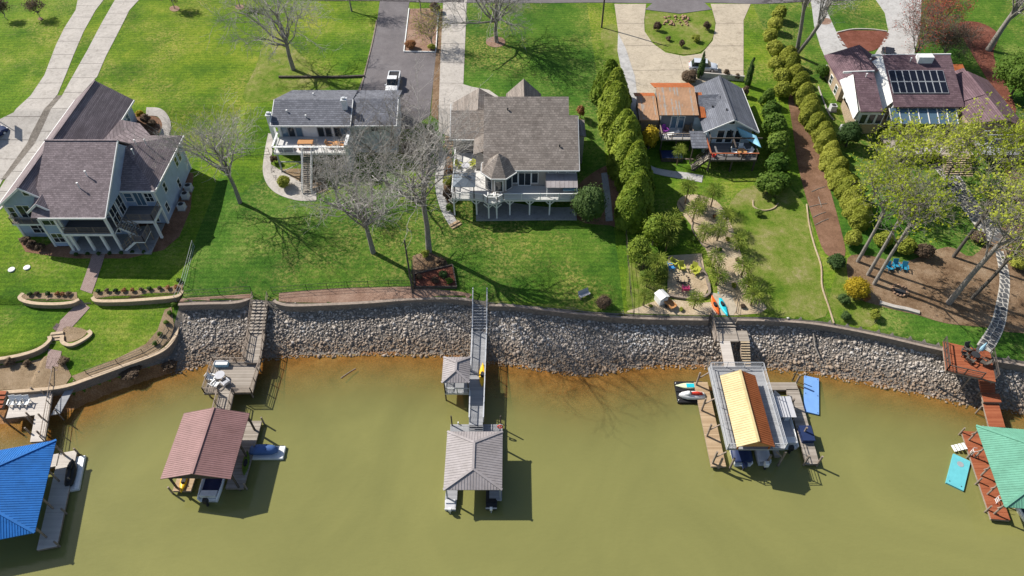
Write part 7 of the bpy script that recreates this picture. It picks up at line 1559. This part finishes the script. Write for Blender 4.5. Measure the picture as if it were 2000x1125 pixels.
for j, (a, b) in enumerate(((23,527),(53,523))): o = thing('septic_lid', ('left' if j == 0 else 'right') + ' of two round white lids on the left lawn', 'lid', G(a, b)); mb = MB(); mb.lathe((0,0,0), [(.45,0),(.42,.12),(.1,.15)], 14); mb.build('cover', M['white'], o)
# edging boards of the driveway bed
bd = thing('bed_edging', 'white timber edging round the bed between the driveways', 'edging', G(790, 101), world=True)
for a, b in (((799,18),(789,102)), ((789,102),(851,103)), ((851,103),(857,16))): A = Vector(G(*a)); B = Vector(G(*b)); mb = MB(); mb.bar(A + Vector((0,0,.12)), B + Vector((0,0,.12)), .16, .26); mb.build('board', M['white'], bd)
def edging(label, pts, mat, w=.22, h=.2, name='stone_edging', z=.08):
    L = [G(*p) for p in smooth_open(pts, 5)]; o = thing(name, label, 'edging', L[0], world=True); mb = MB()
    for a, b in zip(L[:-1], L[1:]): mb.bar((a[0],a[1],a[2]+z), (b[0],b[1],b[2]+z), w, h)
    mb.build('border', M[mat], o)
edging('pale winding edging between the dry lawn and the mulch strip', [(1575,400),(1580,440),(1590,480),(1603,520),(1605,560),(1618,600),(1628,632)], 'sand', .14)
edging('low retaining edge across the upper lawn below the large bare oak', [(545,152),(600,152),(660,152),(712,150)], 'timber_dark', .3, .5); edging('left edging of the sand path', [(1326,395),(1337,412),(1352,432),(1352,450),(1375,482),(1386,480)], 'timber', .12)
edging('left stone border of the asphalt drive', [(736,40),(727,85),(712,145),(702,185)], 'timber', .2, .12); edging('curved timber wall in front of the fire pit terrace', [(1302,578),(1330,583),(1365,584),(1384,575),(1384,560)], 'timber', .3, .5); edging('curved border right of the fire pit terrace', [(1384,560),(1378,540),(1366,520),(1362,505)], 'timber', .4, .4)
edging('stone ring round the low shrub right of the palms', [(1470,392),(1472,405),(1490,412),(1510,408),(1520,398)], 'sand', .14); edging('mulch bed edging of the driveway at upper right', [(1635,64),(1665,58),(1700,58),(1732,62)], 'mortar', .2, .2); edging('pale concrete edge in front of the wooded slope', [(1717,592),(1745,600),(1770,605),(1795,612)], 'conc', .5, .35)
edging('hedge-side kerb by the brick wall of the solar-panelled house', [(1598,170),(1605,190),(1618,222),(1628,235)], 'conc', .14)
# rock pile
rp = thing('rock_pile', 'pile of brown rocks at the back of the driveway island', 'rocks', G(1322, 42), world=True); rr = random.Random(4)
for k in range(46):
    g_ = G(1296 + rr.uniform(0, 48), 32 + rr.uniform(0, 20)); v, f = protos[k % 10]
    key = ('rockmesh', k % 10)
    if key not in SM: me = arr_mesh('rock', v, f); me.materials.append(M['boulder']); SM[key] = me
    o = bpy.data.objects.new('rock', SM[key]); col.objects.link(o); o.parent = rp; s = rr.uniform(.2, .42); o.scale = (s, s, s); o.rotation_euler = (rr.random(), rr.random(), rr.uniform(0, 6)); o.location = Vector((g_[0], g_[1], g_[2] + .18)) - Vector(rp.location)
def firepit(label, px, py, r, mat):
    o = thing('fire_pit', label, 'fire pit', G(px, py), world=False)
    for k in range(14):
        a = 2 * math.pi * k / 14; mb = MB(); v, f = protos[k % 10]; s = r * .26; mb.add([(math.cos(a)*r + p[0]*s, math.sin(a)*r + p[1]*s, .14 + p[2]*s) for p in v], [tuple(q) for q in f]); mb.build('stone', M[mat], o)
    mb = MB(); mb.cyl((0,0,.02),(0,0,.06),r*.85,r*.85,14); mb.build('ash', M['dark_rubber'], o)
firepit('ring of dark stones on the sandy terrace among coloured chairs', 1334, 547, .75, 'timber_dark'); firepit('fire ring of stones on the wooded slope', 1757, 568, .9, 'boulder')
for (a, b, rz, mt, lb) in [(1310,526,1.6,'chair_blue','blue chair at the left of the dark fire pit'),(1330,527,.1,'lime','lime chair behind the dark fire pit'),(1353,529,-.5,'lime','lime chair at the back right of the dark fire pit'),(1316,518,.9,'lime','lime chair behind the blue chair'),(1338,568,3.1,'pink','pink chair in front of the dark fire pit'),(1357,536,-1.0,'lime','pale yellow stool chair right of the dark fire pit'),
                           (1736,527,.3,'teal_chair','leftmost teal chair on the wooded slope'),(1748,522,.0,'teal_chair','middle teal chair on the wooded slope'),(1764,527,-.3,'teal_chair','rightmost teal chair on the wooded slope')]: g_ = G(a, b); chair(lb, g_[0], g_[1], g_[2] + (.1 if a < 1400 else .03), rz, mt)
g_ = G(1141, 579); o = thing('bench', 'weathered white bench on the lawn near the sea wall', 'bench', g_, .5); 
for k in range(4): mb = MB(); mb.box(-.75,.75,-.3+k*.14,-.19+k*.14,.42,.46); mb.build('slat', M['canvas'], o)
mb = MB(); mb.slab([(-.75,.26,.46),(.75,.26,.46),(.75,.42,.95),(-.75,.42,.95)], .05); mb.build('backrest', M['canvas'], o)
for s in (-.65,.65): mb = MB(); mb.box(s-.04,s+.04,-.3,.3,0,.42); mb.build('leg', M['timber'], o)
g_ = G(1290, 588); o = thing('play_hut', 'white and orange box hut leaning on the sand by the fire pit', 'hut', g_, .5); mb = MB(); mb.box(-.6,.6,-.6,.6,0,1.0); mb.build('body', M['white'], o); mb = MB(); mb.slab([(-.7,-.7,1.2),(.05,-.7,1.5),(.05,.7,1.5),(-.7,.7,1.2)], .06); mb.slab([(.05,-.7,1.5),(.7,-.7,1.2),(.7,.7,1.2),(.05,.7,1.5)], .06); mb.build('roof', M['white'], o)
g_ = G(1306, 597); o = thing('wooden_cart', 'orange wooden cart beside the box hut', 'cart', g_, .6); mb = MB(); mb.slab([(-.4,-.9,.5),(.4,-.9,.5),(.4,.9,.5),(-.4,.9,.5)], .06); mb.build('tray', M['wood_orange'], o)
for s in (-1,1): mb = MB(); mb.box(s*.38,s*.44,-.9,.9,.45,.75); mb.build('side', M['wood_orange'], o); mb = MB(); mb.cyl((s*.46,0,.25),(s*.54,0,.25),.25,.25,12); mb.build('wheel', M['dark_rubber'], o)
# garden bed contents
gb = thing('raised_bed', 'raised garden bed of timber with red mulch at the end of the lawn', 'garden bed', G(812, 562), world=True)
q4 = [Vector(G(*p)) for p in ((810,563),(892,563),(884,520),(810,538))]
for a, b in zip(q4, q4[1:] + q4[:1]): mb = MB(); mb.bar(a + Vector((0,0,.2)), b + Vector((0,0,.2)), .16, .4); mb.build('board', M['timber_dark'], gb)
mb = MB(); mb.slab([(p.x, p.y, p.z + .22) for p in q4], .15); mb.build('soil', M['red_mulch'], gb)
for k, (a, b, w0, mt, lb) in enumerate([(866,540,1.2,'leaf_dark','dark plant at the right of the raised bed'),(850,552,1.0,'leaf_brown','dry plant in the raised bed'),(878,553,.9,'leaf_mid','green plant at the corner of the raised bed'),(862,515,1.3,'leaf_brown','dry shrub behind the raised bed'),(832,500,1.2,'leaf_olive','shrub at the foot of the tallest bare tree'),(820,545,.8,'leaf_brown','small dry plant at the left of the raised bed')]): shrub('bed_plant', lb, a, b, w0, .9, mt)
# wooden steps by the taupe house, driftwood, branch on the bank
steps('wooden_steps', 'tan wooden steps beside the taupe house drive', (878,266), (877,288), 1.3, 4, 'wood_tan', 8.2, 7.0); steps('wooden_steps', 'two tan wooden steps at the lower end of the taupe house path', (886,434), (893,443), 1.6, 2, 'wood_tan', 5.2, 4.9)
def branch(label, pts, z, r, mat, name='branch'):
    L = [Vector((*G(*p)[:2], max(.02, G(*p)[2]) + z)) for p in pts]; o = thing(name, label, 'branch', L[0], world=True); mb = MB()
    for k, (a, b) in enumerate(zip(L[:-1], L[1:])): mb.cyl(a, b, r * (1 - .3*k/len(L)), r * (1 - .3*(k+1)/len(L)), 7)
    mb.build('stem', M[mat], o)
branch('driftwood branch lying on the right stone bank', [(1587,655),(1590,680),(1600,703)], .35, .09, 'bark'); branch('floating stick in the shallows right of the wooden platform', [(666,739),(680,729),(695,720)], .03, .07, 'timber')
for k, (a, b, c_, d_) in enumerate([(1585,375,1612,365),(1580,405,1615,398),(1588,425,1612,415),(1592,440,1618,428),(1598,385,1604,405)]): branch('%s fallen branch from the back on the mulch strip' % ORD[k], [(a,b),((a+c_)/2,(b+d_)/2-1),(c_,d_)], .08, .05, 'bark')
for (a, b, h, lb) in [(339,718,1.6,'dark mooring post at the left clay shore'),(1385,625,1.3,'timber post left of the kayaks'),(1548,742,2.4,'leaning grey post in the water by the blue foam float')]: pole('mooring_post', lb, a, b, h, .09, 'timber_dark', 'post')
